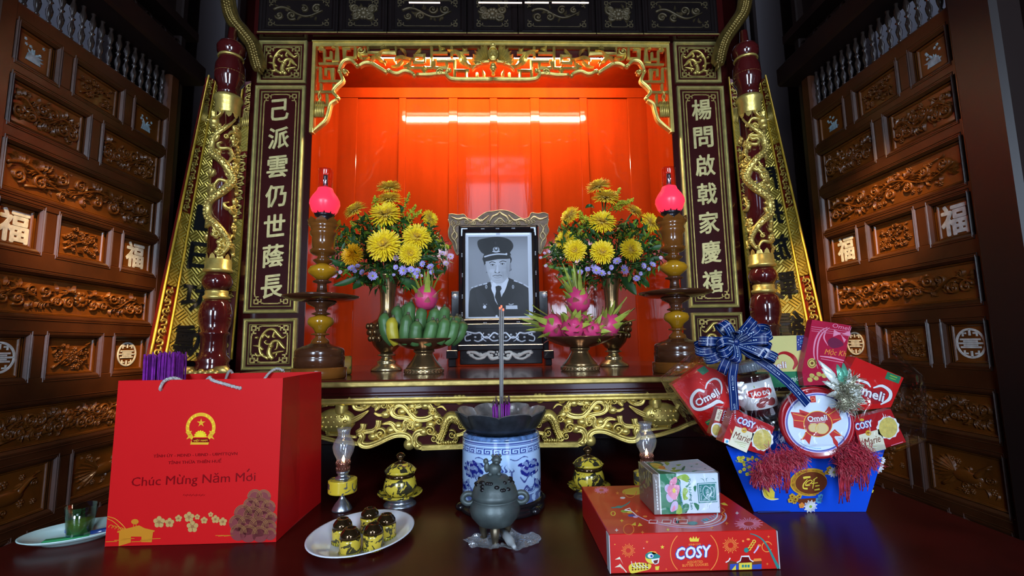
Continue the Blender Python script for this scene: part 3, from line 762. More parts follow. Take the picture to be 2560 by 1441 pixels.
# ------------------------------------------------------------------ gilded fretwork valance over the recess (left half traced, mirrored)
def gilded_valance():
    t = thing('gilded_valance', 'gilded openwork valance framing the top of the red recess', 'valance', (0, YC - .012, 0))
    cx = 1893.0
    def L(p):                                  # traced sheet coordinates -> metres from the middle
        x, y, z = at(p[0] / 3.0015 + 600, p[1] / 3.0015, YC)
        return x - X0, z
    parts = {}
    for s in (-1, 1):
        M = FACE @ T(X0, 0, 0) @ S(-s, 1, 1)
        fr, bd, lf, tas = MB(M), MB(M), MB(M), MB(M)
        def st(mb, pts, w, h=.012, n=4, prof='groove'): mb.stroke([L(p) for p in pts], w if not hasattr(w, '__len__') else w, h, .012, 0, None, n, prof)
        st(fr, [(1900, 349), (572, 349), (548, 1012)], .019, .014, 1, 'flat')
        st(fr, [(1900, 338), (560, 338)], .007, .020, 1, 'flat'); 
        # key-fret bars
        w = .0135
        for p in ([(600, 490), (750, 490)], [(640, 385), (640, 490)], [(735, 360), (735, 470), (700, 470)], [(690, 400), (690, 450), (640, 450)],
                  [(765, 362), (870, 362), (870, 445), (790, 445), (790, 380), (835, 380)], [(580, 520), (610, 520), (610, 620), (700, 620), (700, 530), (650, 530), (650, 585)],
                  [(575, 700), (720, 700)], [(615, 640), (615, 700)], [(710, 645), (710, 700)], [(570, 800), (690, 800)], [(660, 720), (660, 800)], [(700, 620), (760, 620)],
                  [(965, 362), (965, 408), (1172, 408), (1172, 362)], [(1440, 362), (1440, 520), (1265, 520)], [(1265, 490), (1265, 548)], [(1385, 480), (1312, 480), (1312, 428), (1385, 428), (1385, 478)],
                  [(1450, 408), (1560, 408)], [(1505, 362), (1505, 408)], [(1480, 470), (1612, 470), (1612, 600)], [(1462, 470), (1462, 520), (1552, 520), (1552, 470)],
                  [(1590, 362), (1590, 440)], [(1700, 600), (1700, 540), (1635, 540)], [(1590, 408), (1720, 408)], [(1385, 520), (1385, 575)], [(1780, 600), (1780, 560)], [(600, 385), (640, 385)],
                  [(1612, 540), (1720, 540)], [(900, 420), (965, 420)], [(1180, 440), (1312, 455)]):
            st(fr, p, w, .009, 1, 'ridge')
        # wavy border
        st(bd, [(545, 1010), (610, 955), (652, 915), (672, 860), (690, 795), (735, 762)], [.008, .016, .016, .012])
        st(bd, [(742, 745), (708, 705), (735, 662), (778, 622), (768, 580), (752, 548)], [.013, .016, .016, .013])
        st(bd, [(752, 556), (765, 510), (792, 472), (840, 466), (882, 505)], [.013, .017, .016, .014])
        st(bd, [(902, 512), (940, 490), (990, 490), (1040, 518), (1105, 558)], [.013, .017, .016, .014])
        st(bd, [(1130, 545), (1150, 560), (1190, 566), (1240, 547), (1290, 560), (1318, 585)], [.013, .016, .016, .013])
        st(bd, [(1330, 575), (1420, 576), (1500, 566), (1560, 568)], [.013, .016, .016, .013])
        st(bd, [(1575, 540), (1552, 560), (1565, 592), (1605, 608), (1700, 611), (1900, 611)], [.010, .016, .018, .019])
        for p in ((742, 752), (755, 548), (888, 512), (1122, 548), (1312, 582), (790, 545), (1575, 545)):
            a = L(p); bd.dome(a[0], a[1], .011, .011, .016)
        for p, r, q in (((1500, 560), .018, 1.4), ((915, 395), .02, -1.3), ((800, 560), .012, 1.2)):
            a = L(p); curl(bd, a[0], a[1], r, .5, q, .008, .012, None, 0, .010)
        # acanthus leaves
        def lv(pts, w): leaf(lf, [L(p) for p in pts], w, .016, None, 0, .008)
        for p in ([(1105, 480), (1060, 470), (1050, 430), (1085, 400), (1130, 395)], [(985, 490), (1010, 450), (1050, 420), (1085, 385)], [(1095, 500), (1075, 470), (1020, 440), (985, 460)],
                  [(905, 385), (898, 425), (930, 455), (985, 448)], [(1180, 505), (1170, 460), (1215, 440), (1262, 452), (1318, 475)], [(1140, 520), (1180, 510), (1215, 480), (1225, 450)],
                  [(1205, 385), (1235, 395), (1250, 435)], [(1060, 385), (1085, 360), (1110, 385)], [(600, 400), (618, 370), (650, 362)], [(1365, 385), (1345, 400), (1320, 430)],
                  [(1490, 362), (1515, 380), (1545, 385)], [(1670, 380), (1690, 395), (1710, 380)], [(1365, 540), (1390, 520), (1410, 550)], [(1820, 540), (1830, 570), (1825, 600)],
                  [(1230, 520), (1270, 500), (1290, 470)], [(700, 385), (720, 362), (745, 350)]): lv(p, .016)
        for p in ([(1560, 400), (1620, 400), (1680, 450), (1720, 505), (1785, 515)], [(1580, 395), (1650, 420), (1670, 475), (1725, 520)]): lv(p, .026)
        for k in range(7):                       # fan beside the medallion
            a = math.radians(100 + 12 * k); r0, r1 = 45, 165 - 7 * k
            lv([(1870 + r0 * math.cos(a), 500 - r0 * math.sin(a) * .6), (1860 + r1 * .6 * math.cos(a), 500 - r1 * .75 * math.sin(a)), (1865 + r1 * 1.0 * math.cos(a), 500 - r1 * .95 * math.sin(a))], .021)
        st(lf, [(1875, 480), (1820, 485), (1770, 510), (1745, 540)], [.012, .012, .004], .012)
        # tassel knot near the lower tip
        for k in range(5):
            x = 575 + 14 * k
            tas.stroke([L((x + 6, 775)), L((x, 890))], [.006, .011], .010, .006, 0, None, 1)
        tas.stroke([L((590, 700)), L((618, 740)), L((598, 780))], .006, .010, .006); tas.stroke([L((620, 690)), L((598, 735)), L((615, 780))], .006, .010, .006)
        for nm, q in (('fret_frame', fr), ('scalloped_border', bd), ('acanthus_leaves', lf), ('carved_tassel', tas)):
            if nm == 'carved_tassel': q.build(nm, M_GOLD, t)
            elif s < 0: parts[nm] = q
            else:
                z = parts[nm]; n0 = z.n
                z.v += q.v; z.f += [[i + n0 for i in f] for f in q.f]; z.mi += q.mi; z.sm += q.sm; z.n += q.n
    for nm, z in parts.items(): z.build(nm, M_GOLD, t)
    m_ = MB(FACE @ T(X0, 0, 0)); a = L((cx, 432))
    m_.dome(0, a[1], .024, .036, .022, 0, None, 18, 5)
    m_.stroke([(.0215 * math.cos(q), a[1] + .033 * math.sin(q)) for q in np.linspace(0, 2 * PI, 26)], .006, .024, 0, 0, None, 1)
    m_.text('吉', 0, a[1], .026, ex=.028, bold=.02)
    for z, r in ((.052, .016), (-.050, .014), (-.062, .018), (-.076, .012), (-.095, .009)): m_.dome(0, a[1] + z, r, r * .8, .018)
    m_.build('central_medallion', M_GOLD, t)
    # dark red board behind the fret keeps the lamp out of sight above the fret line
    return t
gilded_valance()

# ------------------------------------------------------------------ dragon columns
def wrap_cyl(R):
    def f(V):
        V = V.copy(); a = V[:, 0] / R; r = R + V[:, 2]
        return np.stack([r * np.sin(a), -r * np.cos(a), V[:, 1]], 1)
    return f
def dragon_column(x, label, flip, zb=1.405, zt=2.86):
    Yc = 1.99
    t = thing('dragon_column', label, 'column', (x, Yc, zb), group='columns with gilt dragons')
    H = zt - zb; R = .046
    # profile in fractions traced from the photograph, bottom to top
    def z(f): return H * f
    prof_b = [(.0, 0), (.062, 0), (.064, z(.012)), (.058, z(.02)), (.066, z(.032)), (.052, z(.044)), (.047, z(.06)), (.049, z(.098)), (.056, z(.104)), (.056, z(.109)), (.05, z(.112)), (.061, z(.14)), (.063, z(.165)), (.056, z(.19)), (.042, z(.205))]
    m_ = MB(); m_.lathe(prof_b, 36); m_.build('turned_base', M_COL, t)
    m_ = MB(); m_.lathe([(.042, z(.203)), (.050, z(.208)), (.050, z(.213)), (.042, z(.217)), (.044, z(.226)), (.041, z(.230))], 32); m_.lathe([(.042, z(.281)), (.056, z(.285)), (.056, z(.291)), (.050, z(.295)), (.050, z(.318)), (.046, z(.322))], 32)
    m_.lathe([(.046, z(.765)), (.049, z(.769)), (.050, z(.805)), (.058, z(.812)), (.058, z(.820)), (.050, z(.826))], 32)
    m_.lathe([(.057, z(.893)), (.060, z(.897)), (.056, z(.901))], 32); m_.lathe([(.05, z(.948)), (.053, z(.952)), (.05, z(.956))], 32)
    # scalloped edge of the gilt collars
    for zz, sg in ((z(.318), 1), (z(.769), -1)):
        for k in range(10):
            a = k * .628 * R
            m_.add(wrap_cyl(R)(np.array([(a - .013, zz, .002), (a + .013, zz, .002), (a + .009, zz + sg * .018, .002), (a, zz + sg * .028, .002), (a - .009, zz + sg * .018, .002)])), [(0, 1, 2, 3, 4) if sg > 0 else (4, 3, 2, 1, 0)])
    m_.build('gilt_collar', M_GOLD, t)
    m_ = MB(); m_.lathe([(.040, z(.228)), (.055, z(.246)), (.058, z(.256)), (.052, z(.270)), (.042, z(.282))], 36)
    m_.build('turned_bulb', M_COL, t)
    m_ = MB(); m_.lathe([(R, z(.315)), (R, z(.772))], 36); m_.build('shaft', M_COL, t)
    m_ = MB(); m_.lathe([(.05, z(.824)), (.044, z(.84)), (.047, z(.862)), (.058, z(.875)), (.060, z(.90)), (.058, z(.925)), (.046, z(.945)), (.044, z(.952)), (.056, z(.968)), (.058, z(.984)), (.048, z(.998)), (.02, z(1.01)), (.016, z(1.05)), (.0, z(1.055))], 36)
    m_.build('turned_top', M_COL, t)
    # the gilt dragon winding round the shaft
    m_ = MB(); z0, z1 = z(.335), z(.745); f = -1 if flip else 1
    N = 90; path = []; rad = []
    for i in range(N + 1):
        u = i / N
        ph = f * (.25 + .95 * math.sin(u * 2 * PI * 2.1 + .6))
        rr = R + .006
        path.append((rr * math.sin(ph), -rr * math.cos(ph), z0 + (z1 - z0) * u + .012 * math.sin(u * 40) * .3)); rad.append(.005 + .013 * math.sin(PI * min(1, u * 1.02 + .02)) ** .6)
    m_.tube(path, rad, 10)
    for i in range(4, N - 4, 2):               # spine crest and scales
        p = Vector(path[i]); out = Vector((p.x, p.y, 0)).normalized()
        m_.ball(p + out * rad[i] * .8, rad[i] * .5, 0, None, 6, 4)
        tg = (Vector(path[i + 1]) - Vector(path[i - 1])).normalized(); sd = tg.cross(out)
        for s in (-1, 1): m_.ball(p + sd * s * rad[i] * .6 + out * rad[i] * .5, rad[i] * .34, 0, None, 6, 4)
    m_.build('gilt_dragon', M_GOLD, t)
    w = MB(); rd = random.Random(5 + flip); W = wrap_cyl(R)
    q = MB()
    for k in range(46):
        zz = z0 + (z1 - z0) * (k + .5) / 46; a = rd.uniform(-2.4, 2.4) * R
        if k % 3 == 0: cloud(q, a, zz, .024, .013, None, 0, rd.uniform(0, 6))
        else:
            s = rd.choice((-1, 1))
            q.stroke([(a - s * .03, zz - .02), (a - s * .012, zz + .012), (a + s * .018, zz + .008), (a + s * .03, zz + .026), (a + s * .014, zz + .036)], [.006, .014, .016, .012, .005], .012)
            curl(q, a - s * .028, zz - .016, .011, 1.0, 1.2, .006, .012)
    # head with whiskers and horns, near the top on the side that faces the recess
    hx = -f * .55 * R; hz = z1 - .02
    q.dome(hx, hz, .020, .024, .026); q.dome(hx + .004, hz - .022, .014, .014, .024); q.dome(hx - .012, hz + .006, .006, .006, .034); q.dome(hx + .012, hz + .006, .006, .006, .034)
    for s in (-1, 1):
        q.stroke([(hx + s * .012, hz + .015), (hx + s * .03, hz + .035), (hx + s * .022, hz + .06)], [.008, .006, .002], .016); q.stroke([(hx + s * .012, hz - .02), (hx + s * .034, hz - .03), (hx + s * .045, hz - .012)], [.005, .004, .002], .014)
    V = np.concatenate(q.v); w.add(W(V), q.f, 0, True)
    w.build('gilt_clouds', M_GOLD, t)
    # carved gilt plinth like a crouching lion foot
    p = MB(T(0, 0, -.03))
    p.box(-.085, .085, -.075, .075, -.0, .018, 0, bev=.008)
    for s in (-1, 1):
        for k in range(3): p.ball((s * .062, -.05 + .012 * k, .028), (.028, .02, .022))
        p.tube([(s * .05, -.05, .03), (s * .085, -.06, .035), (s * .105, -.05, .018)], [.022, .020, .012], 10)
    for k in range(7): p.ball((-.06 + .02 * k, -.072, .024 + .006 * (k % 2)), .013, 0, None, 8, 6)
    p.build('lion_foot_plinth', M_GOLDDK, t)
    return t
M_COL = mat('dark_maroon_column', (.060, .006, .006), .10, var=.2, vscale=6, coat=.4)
dragon_column(-1.190, 'dark red column wound with a gilt dragon, left of the recess', False)
dragon_column(1.157, 'dark red column wound with a gilt dragon, right of the recess', True)

M_GOLDBR = mat('darkened_gilt', (.26, .18, .05), .38, metal=.7, var=.3, vscale=40)
# gilt dragon brackets that run up from the couplets to the dark beams
def bracket(s, label):
    t = thing('dragon_bracket', label, 'bracket', (0, 2.02, 0), group='carved gilt brackets at the top corners')
    pts = [at(*p, 2.0)[::2] for p in ([(648, 178), (640, 150), (628, 110), (605, 78), (582, 50), (570, 20), (562, -30), (556, -80)] if s < 0 else [(1796, 170), (1803, 130), (1815, 95), (1838, 60), (1858, 30), (1866, 0), (1872, -40), (1878, -80)])]
    P = smooth_path(pts, 6); n = len(P)
    m_ = MB(FACE); m_.stroke(P, [.006, .016, .022, .020, .022, .018], .020, .01, n=1)
    m_.build('serpent_body', M_GOLDBR, t)
    m_ = MB(FACE)
    for i in range(2, n - 1):
        for e in (-1, 0, 1):
            m_.dome(P[i][0] + e * .011, P[i][1] + .006 * (e == 0), .008, .010, .034 if e == 0 else .030, n=7, rings=2)
        tg = P[i + 1] - P[i - 1]; tg = tg / np.linalg.norm(tg); nr = np.array([-tg[1], tg[0]])
        for e in (-1, 1):
            a = P[i] + nr * e * .010; leaf(m_, [a, a + nr * e * .014 + tg * .010, a + nr * e * .020 + tg * .034], .012, .020, None, 0, .004)
    m_.build('scales', M_GOLDBR, t)
bracket(-1, 'gilt dragon tail bracket rising above the left column'); bracket(1, 'gilt dragon tail bracket rising above the right column')

# ------------------------------------------------------------------ leaning gilded boards behind the columns
def board_mat():
    m = mat('gilt_woven_ground', (.60, .46, .085), .33, metal=.62, var=.18, vscale=20)
    nt = m.node_tree; b = nt.nodes['Principled BSDF']
    tc = nt.nodes.new('ShaderNodeTexCoord')
    def waves(rot):
        mp = nt.nodes.new('ShaderNodeMapping'); mp.inputs['Rotation'].default_value = (0, 0, rot); nt.links.new(tc.outputs['UV'], mp.inputs[0])
        w = nt.nodes.new('ShaderNodeTexWave'); w.inputs['Scale'].default_value = 23.; w.wave_profile = 'SIN'; nt.links.new(mp.outputs[0], w.inputs['Vector']); return w
    w1, w2 = waves(PI / 4), waves(-PI / 4)
    ck = nt.nodes.new('ShaderNodeTexChecker'); ck.inputs['Scale'].default_value = 22.
    mp = nt.nodes.new('ShaderNodeMapping'); mp.inputs['Rotation'].default_value = (0, 0, PI / 4); nt.links.new(tc.outputs['UV'], mp.inputs[0]); nt.links.new(mp.outputs[0], ck.inputs['Vector'])
    mx = nt.nodes.new('ShaderNodeMix'); mx.data_type = 'FLOAT'
    nt.links.new(ck.outputs['Fac'], mx.inputs[0]); nt.links.new(w1.outputs['Fac'], mx.inputs[2]); nt.links.new(w2.outputs['Fac'], mx.inputs[3])
    bp = nt.nodes.new('ShaderNodeBump'); bp.inputs['Strength'].default_value = .9; bp.inputs['Distance'].default_value = .006
    nt.links.new(mx.outputs[0], bp.inputs['Height']); nt.links.new(bp.outputs[0], b.inputs['Normal'])
    return m
M_WEAVE = board_mat()
def leaning_board(s, corners, chars, label):
    """concave gilded board; corners: lower outer, lower inner, upper inner, upper outer"""
    t = thing('leaning_gilt_board', label, 'gilt board', (0, 0, 0), group='tall leaning gilt boards')
    LO, LI, UI, UO = [Vector(c) for c in corners]
    up = ((UI + UO) / 2 - (LI + LO) / 2); Lh = up.length; across = (LI - LO); Wd = across.length
    nrm = across.cross(up).normalized()
    if nrm.y > 0: nrm = -nrm
    def P(u, v, h=0.):                            # u across 0..1 (outer to inner), v up 0..1
        a = LO.lerp(LI, u); b = UO.lerp(UI, u); c = a.lerp(b, v)
        bow = -.045 * (1 - (2 * u - 1) ** 2)      # hollow, like half a bamboo
        return c + nrm * (h + bow)
    def sheet(u0, u1, v0, v1, h, th, mt, name, nu=8, nv=30, uv=True):
        m_ = MB(); V = []; 
        m_.grid(lambda a, b: P(u0 + (u1 - u0) * a, v0 + (v1 - v0) * b, h), nu, nv)
        m_.grid(lambda a, b: P(u0 + (u1 - u0) * a, v0 + (v1 - v0) * b, h - th), nu, nv)
        for uu in (u0, u1): m_.grid(lambda a, b, uu=uu: P(uu, v0 + (v1 - v0) * b, h - th * a), 1, nv, smooth=False)
        for vv in (v0, v1): m_.grid(lambda a, b, vv=vv: P(u0 + (u1 - u0) * b, vv, h - th * a), 1, nu, smooth=False)
        o = m_.build(name, mt, t)
        uvl = o.data.uv_layers.new(name='UVMap'); co = []
        n1 = (nu + 1) * (nv + 1)
        for l in o.data.loops:
            i = l.vertex_index % n1 if l.vertex_index < 2 * n1 else 0
            co += [(i % (nu + 1)) / nu * (u1 - u0) * Wd, (i // (nu + 1)) / nv * (v1 - v0) * Lh]
        uvl.data.foreach_set('uv', co)
        return o
    sheet(0, 1, 0, 1, -.004, .02, M_REDBACK, 'backing_board')
    sheet(.235, .765, .0, .985, .004, .006, M_WEAVE, 'woven_gilt_field')
    bw = .19
    for e in (0, 1):
        u0, u1 = (.015, bw) if e == 0 else (1 - bw, .985)
        for v0, v1 in ((.205, .445), (.70, .84)):
            sheet(u0, u1, v0, v1, .003, .006, M_WEAVE, 'woven_gilt_strip', 3, 12)
        m_ = MB()
        for uu in ((.008, .215) if e == 0 else (.785, .992)):
            m_.tube([P(uu, v, .006) for v in np.linspace(0, 1, 30)], .0055, 6)
        m_.build('gilt_rib', M_GOLDY, t)
        rd = random.Random(7 + e)
        for v0, v1 in ((.0, .20), (.45, .69), (.86, .99)):
            m_ = MB(); q = MB()
            n = int((v1 - v0) * Lh / .04)
            for i in range(n):
                vv = v0 + (v1 - v0) * (i + .5) / n
                cx_, cy_ = (u0 + u1) / 2 * Wd, vv * Lh
                s2 = 1 if i % 2 else -1
                q.stroke([(cx_ - s2 * .010, cy_ - .020), (cx_ + s2 * .012, cy_ - .010), (cx_ + s2 * .010, cy_ + .006), (cx_ - s2 * .010, cy_ + .012), (cx_ - s2 * .006, cy_ + .024)], [.005, .008, .009, .008, .004], .007, .003, n=3)
                curl(q, cx_ - s2 * .008, cy_, .010, 0, 1.2, .005, .007, None, 0, .003)
            if v0 > .8:
                for k in range(5): q.stroke([((u0 + u1) / 2 * Wd + (-.014 + .007 * k), .865 * Lh), ((u0 + u1) / 2 * Wd + (-.018 + .009 * k), .80 * Lh)], [.004, .008], .009, .002, n=1)
            V = np.concatenate(q.v); m_.add([P(a / Wd, b / Lh, .002 + h) for a, b, h in V], q.f, 0, True); m_.build('gilt_scrollwork', M_GOLD, t)
    for i, ch in enumerate(chars):
        m_ = MB(); q = MB(); vv = .055 + i * .128
        q.text(ch, .5 * Wd, vv * Lh, .130, ex=.005, bold=.022, z=.0055, width=.130)
        V = np.concatenate(q.v); m_.add([P(a / Wd, b / Lh, h) for a, b, h in V], q.f, 0, False)
        m_.build('black_character', M_BLACK, t)
    return t
M_REDBACK = mat('dark_red_board_edge', (.13, .008, .006), .35, var=.2, vscale=6)
LB = [(-1.575, 2.15, 1.45), (-1.262, 2.26, 1.45), (-1.262, 2.66, 2.82), (-1.575, 2.55, 2.82)]
def pick(p, Y): return at(p[0], p[1], Y)
leaning_board(-1, [pick((372, 892), 1.83), pick((578, 900), 2.10), pick((640, 200), 2.46), pick((520, 190), 2.31)], ['勳', '功', '日', '一'], 'tall gilt board with black characters leaning behind the left dragon column')
leaning_board(1, [pick((2066, 850), 1.90), pick((1885, 860), 2.10), pick((1822, 195), 2.46), pick((1915, 190), 2.32)], ['績', '戰', '旗', '揮', '門'], 'tall gilt board with black characters leaning behind the right dragon column')

# ------------------------------------------------------------------ altar shelf with its carved apron
YS = 1.385
t = wthing('altar_shelf', 'red brown lacquered altar shelf with a gilded carved apron', 'altar', (0, YS, .9))
m_ = MB(); m_.box(-1.02, 1.02, YS, YC - .004, ZS - .022, ZS, 0, bev=.004); m_.box(AX0 + .003, AX1 - .003, YC - .004, YR - .012, ZS - .022, ZS)
m_.build('shelf_top', M_SHELF, t)
m_ = MB(FACE @ T(0, ZS, -YS)); 
m_.box(-1.02, 1.02, -.020, -.004, -.002, .004, bev=.003)
lab(m_.build('edge_moulding', M_GOLDDK, t), 'worn gilt edge moulding')
m_ = MB(); m_.box(-1.015, 1.015, YS + .010, YS + .05, ZS - .055, ZS - .022); m_.box(-1.018, 1.018, YS + .004, YS + .05, ZS - .048, ZS - .036, bev=.004)
m_.build('frieze_rail', M_LACQ, t)
m_ = MB(); m_.box(-1.015, 1.015, YS - .002, YS + .03, ZS - .070, ZS - .057, bev=.004); m_.box(-1.015, 1.015, YS - .0, YS + .02, ZS - .056, ZS - .052)
lab(m_.build('gilt_rail', M_GOLD, t), 'bright gilt rail above the apron')
YA = YS + .012
def A(p):
    x, y, z = at(p[0] / 4.923 + 1240, p[1] / 4.923 + 960, YA); return x, z
low = [(0, 760), (1010, 755), (1062, 722), (1120, 690), (1165, 690), (1140, 650), (1170, 600), (1230, 575), (1330, 578), (1430, 612), (1540, 662), (1640, 692), (1745, 680), (1960, 650), (2100, 615), (2250, 565), (2400, 500), (2700, 420), (3300, 380)]
m_ = MB(FACE)
P = [A(p) for p in low]
poly = [(0, P[0][1])] + P + [(P[-1][0], ZS - .06), (0, ZS - .06)]
m_.prism(poly, -YA - .020, -YA - .006); m_.prism([(-x, z) for x, z in poly], -YA - .020, -YA - .006)
m_.build('apron_board', M_MAROON, t)
for s in (1, -1):
    acc = {k: MB() for k in ('gilt_border', 'gilt_clouds', 'gilt_dragon', 'gilt_turtle')}
    M = FACE @ T(0, 0, -YA - .006) @ S(s, 1, 1)
    for q in acc.values(): q.M = M
    bd, cl, dr, tu = acc['gilt_border'], acc['gilt_clouds'], acc['gilt_dragon'], acc['gilt_turtle']
    k_ = 1.19 / 1000 * .238 * 1.22        # one traced unit in metres
    def st(mb, pts, w, h=.011, n=4, prof='groove'):
        mb.stroke([A(p) for p in pts], [q * k_ for q in w] if hasattr(w, '__len__') else w * k_, h, .004, 0, None, n, prof)
    st(bd, [(0, 752), (1010, 748)], 44, .014, 1, 'flat'); st(bd, [(0, 728), (1010, 722)], 12, .016, 1, 'flat')
    st(bd, [(1000, 745), (1062, 722), (1098, 665), (1092, 610), (1055, 565), (985, 555)], [40, 52, 55, 55, 60, 66], .014)
    st(bd, [(1165, 712), (1142, 660), (1168, 605), (1230, 578), (1330, 582), (1430, 617), (1540, 665), (1640, 694), (1715, 686), (1745, 645), (1718, 590), (1738, 545)], [70, 56, 52, 52, 50, 50, 50, 54, 56, 54, 46, 60], .014)
    st(bd, [(1745, 672), (1960, 640), (2100, 605), (2250, 555), (2400, 490), (2700, 410), (3300, 370)], 34, .011)
    st(bd, [(1790, 590), (1960, 560), (2150, 540)], 22, .008)
    for p, r in (((1165, 705), 48), ((985, 555), 40), ((1060, 725), 36)): a = A(p); bd.dome(a[0], a[1], r * k_, r * k_, .017)
    st(cl, [(842, 318), (880, 372), (960, 402), (1060, 398), (1120, 350), (1180, 272), (1230, 222), (1292, 214), (1352, 262), (1350, 322), (1292, 362), (1200, 374), (1130, 402), (1110, 450), (1092, 510)], [50, 52, 50, 46, 42, 40, 46, 54, 56, 46, 38, 38, 44, 52, 50])
    st(cl, [(1085, 182), (1088, 232), (1032, 242), (980, 216), (920, 222), (888, 268), (872, 316)], [20, 34, 38, 38, 40, 44, 50])
    st(cl, [(1442, 190), (1500, 165), (1540, 142), (1600, 165), (1650, 215), (1720, 248), (1788, 236), (1805, 192), (1760, 152)], [40, 42, 40, 40, 40, 40, 40, 44, 50])
    st(cl, [(1452, 215), (1500, 192), (1530, 240), (1562, 272)], [44, 46, 40, 20]); st(cl, [(1398, 262), (1432, 312), (1510, 332), (1572, 300)], [26, 26, 26, 16])
    st(cl, [(1140, 470), (1200, 432), (1205, 480), (1232, 530), (1302, 520), (1342, 460), (1392, 430), (1482, 442)], [50, 50, 46, 46, 44, 40, 34, 14])
    st(cl, [(1520, 395), (1532, 462), (1582, 515), (1682, 528), (1790, 545)], [50, 44, 40, 38, 30]); st(cl, [(1702, 430), (1718, 490), (1792, 525)], [56, 44, 24])
    for p, r in (((866, 312), 36), ((1365, 208), 34), ((1450, 214), 32), ((1140, 470), 46), ((1498, 560), 52), ((905, 545), 44), ((1110, 290), 34), ((790, 430), 38)):
        a = A(p); curl(cl, a[0], a[1], r * k_, .4, 1.5, r * .42 * k_, .016)
        cl.dome(a[0] - r * .6 * k_, a[1] - r * .5 * k_, r * .7 * k_, r * .6 * k_, .010); cl.dome(a[0] + r * .7 * k_, a[1] - r * .3 * k_, r * .6 * k_, r * .6 * k_, .009)
    for p in ((1305, 165), (1225, 158), (960, 240), (1120, 240), (1060, 470), (1290, 470), (1440, 330), (1560, 200), (1690, 200), (1600, 590), (1380, 520), (900, 470), (1240, 300), (830, 380)): a = A(p); cl.dome(a[0], a[1], 42 * k_, 34 * k_, .013)
    for p in ((540, 170), (810, 175)):
        for dx, dy, r in ((-48, -8, 34), (48, -8, 34), (0, 22, 38), (0, -10, 36)): a = A((p[0] + dx, p[1] + dy)); cl.dome(a[0], a[1], r * k_, r * k_, .013)
    body = [(380, 560), (470, 500), (560, 425), (650, 392), (712, 450), (740, 540), (775, 615), (800, 660)]
    st(dr, body, [40, 70, 92, 100, 88, 70, 50, 40], .020, prof='round')
    B = smooth_path(body, 5)
    for i in range(2, len(B) - 1):
        tg = B[i] - B[i - 1]; tg /= np.linalg.norm(tg); nr = np.array([-tg[1], tg[0]])
        for e in (-26, 0, 26):
            a = A(B[i] + nr * (e + 8 * (i % 2))); dr.dome(a[0], a[1], 15 * k_, 15 * k_, .026 - abs(e) * .0002, n=6, rings=2)
    st(dr, [(700, 308), (755, 255), (820, 268)], [8, 18, 8], .009); st(dr, [(300, 640), (420, 560), (520, 600), (600, 620), (560, 660)], [20, 34, 30, 34, 18], .012)
    for p, r in (((640, 600), 40), ((530, 500), 34), ((800, 655), 46), ((860, 640), 36), ((600, 665), 26)): a = A(p); curl(dr, a[0], a[1], r * k_, 1, 1.4, r * .4 * k_, .015)
    for k in range(8): st(dr, [(590 + 30 * k, 715), (600 + 30 * k, 690 - 8 * (k % 2)), (615 + 30 * k, 705)], [26, 20, 8], .012, 2, 'round')
    st(dr, [(0, 400), (120, 420), (240, 500), (380, 560)], [60, 70, 70, 50], .016, prof='round')
    # turtle with antlers
    a = A((2035, 385)); tu.dome(a[0], a[1], 165 * k_, 105 * k_, .024, 0, None, 20, 5)
    for i in range(-2, 3):
        for j in range(-1, 2):
            b = A((2035 + 64 * i + 32 * (j % 2), 385 + 58 * j))
            if ((b[0] - a[0]) / (150 * k_)) ** 2 + ((b[1] - a[1]) / (98 * k_)) ** 2 < .9: tu.dome(b[0], b[1], 28 * k_, 26 * k_, .027, n=6, rings=2)
    st(tu, [(1640, 275), (1740, 340), (1840, 385), (1900, 380)], [16, 44, 50, 40], .014); st(tu, [(1965, 300), (1965, 240), (1960, 190)], [90, 110, 96], .022, prof='round')
    st(tu, [(1920, 165), (1870, 130), (1855, 105)], [26, 22, 12]); st(tu, [(2040, 180), (2110, 175), (2160, 130), (2185, 110)], [28, 30, 26, 14]); st(tu, [(2100, 178), (2190, 205)], [22, 12], .01, 1)
    st(tu, [(2190, 340), (2225, 290), (2240, 250)], [30, 24, 34]); st(tu, [(1960, 480), (1950, 540)], [44, 34], .014, 1); st(tu, [(2120, 470), (2130, 530)], [40, 34], .014, 1); st(tu, [(1900, 330), (1880, 400)], [22, 22], .02, 1)
    for nm, q in acc.items(): q.build(nm, M_GOLD, t)
m_ = MB(); m_.box(-1.02, 1.02, 1.99, 2.0, ZT + .001, ZS - .03); m_.box(-1.02, -.98, YS + .05, 1.99, ZT + .001, ZS - .03); m_.box(.98, 1.02, YS + .05, 1.99, ZT + .001, ZS - .03)
m_.build('cabinet_body', M_LACQ, t)

# ------------------------------------------------------------------ offering table in front
t = wthing('offering_table', 'wide dark red lacquered offering table in the foreground', 'table', (0, .5, 0))
m_ = MB(); m_.box(-1.03, 1.03, .40, 1.985, ZT - .03, ZT, 0, bev=.004)
m_.build('table_top', M_TABLE, t)
m_ = MB(); m_.box(-.98, .98, .48, 1.9, ZT - .14, ZT - .03); m_.build('table_frame', M_LACQ, t)
for x in (-.95, .95):
    for y in (.52, 1.86):
        m_ = MB(); m_.box(x - .04, x + .04, y - .04, y + .04, 0, ZT - .03, bev=.008); m_.build('leg', M_LACQ, t)
# ------------------------------------------------------------------ things on the altar shelf
def lp(ax, Y, prof, zb):
    """turned profile: radii and heights measured on the photograph, for an axis standing at distance Y"""
    k = Y / F_PX
    return [(r * k, at(ax, y, Y)[2] - zb) for r, y in prof]

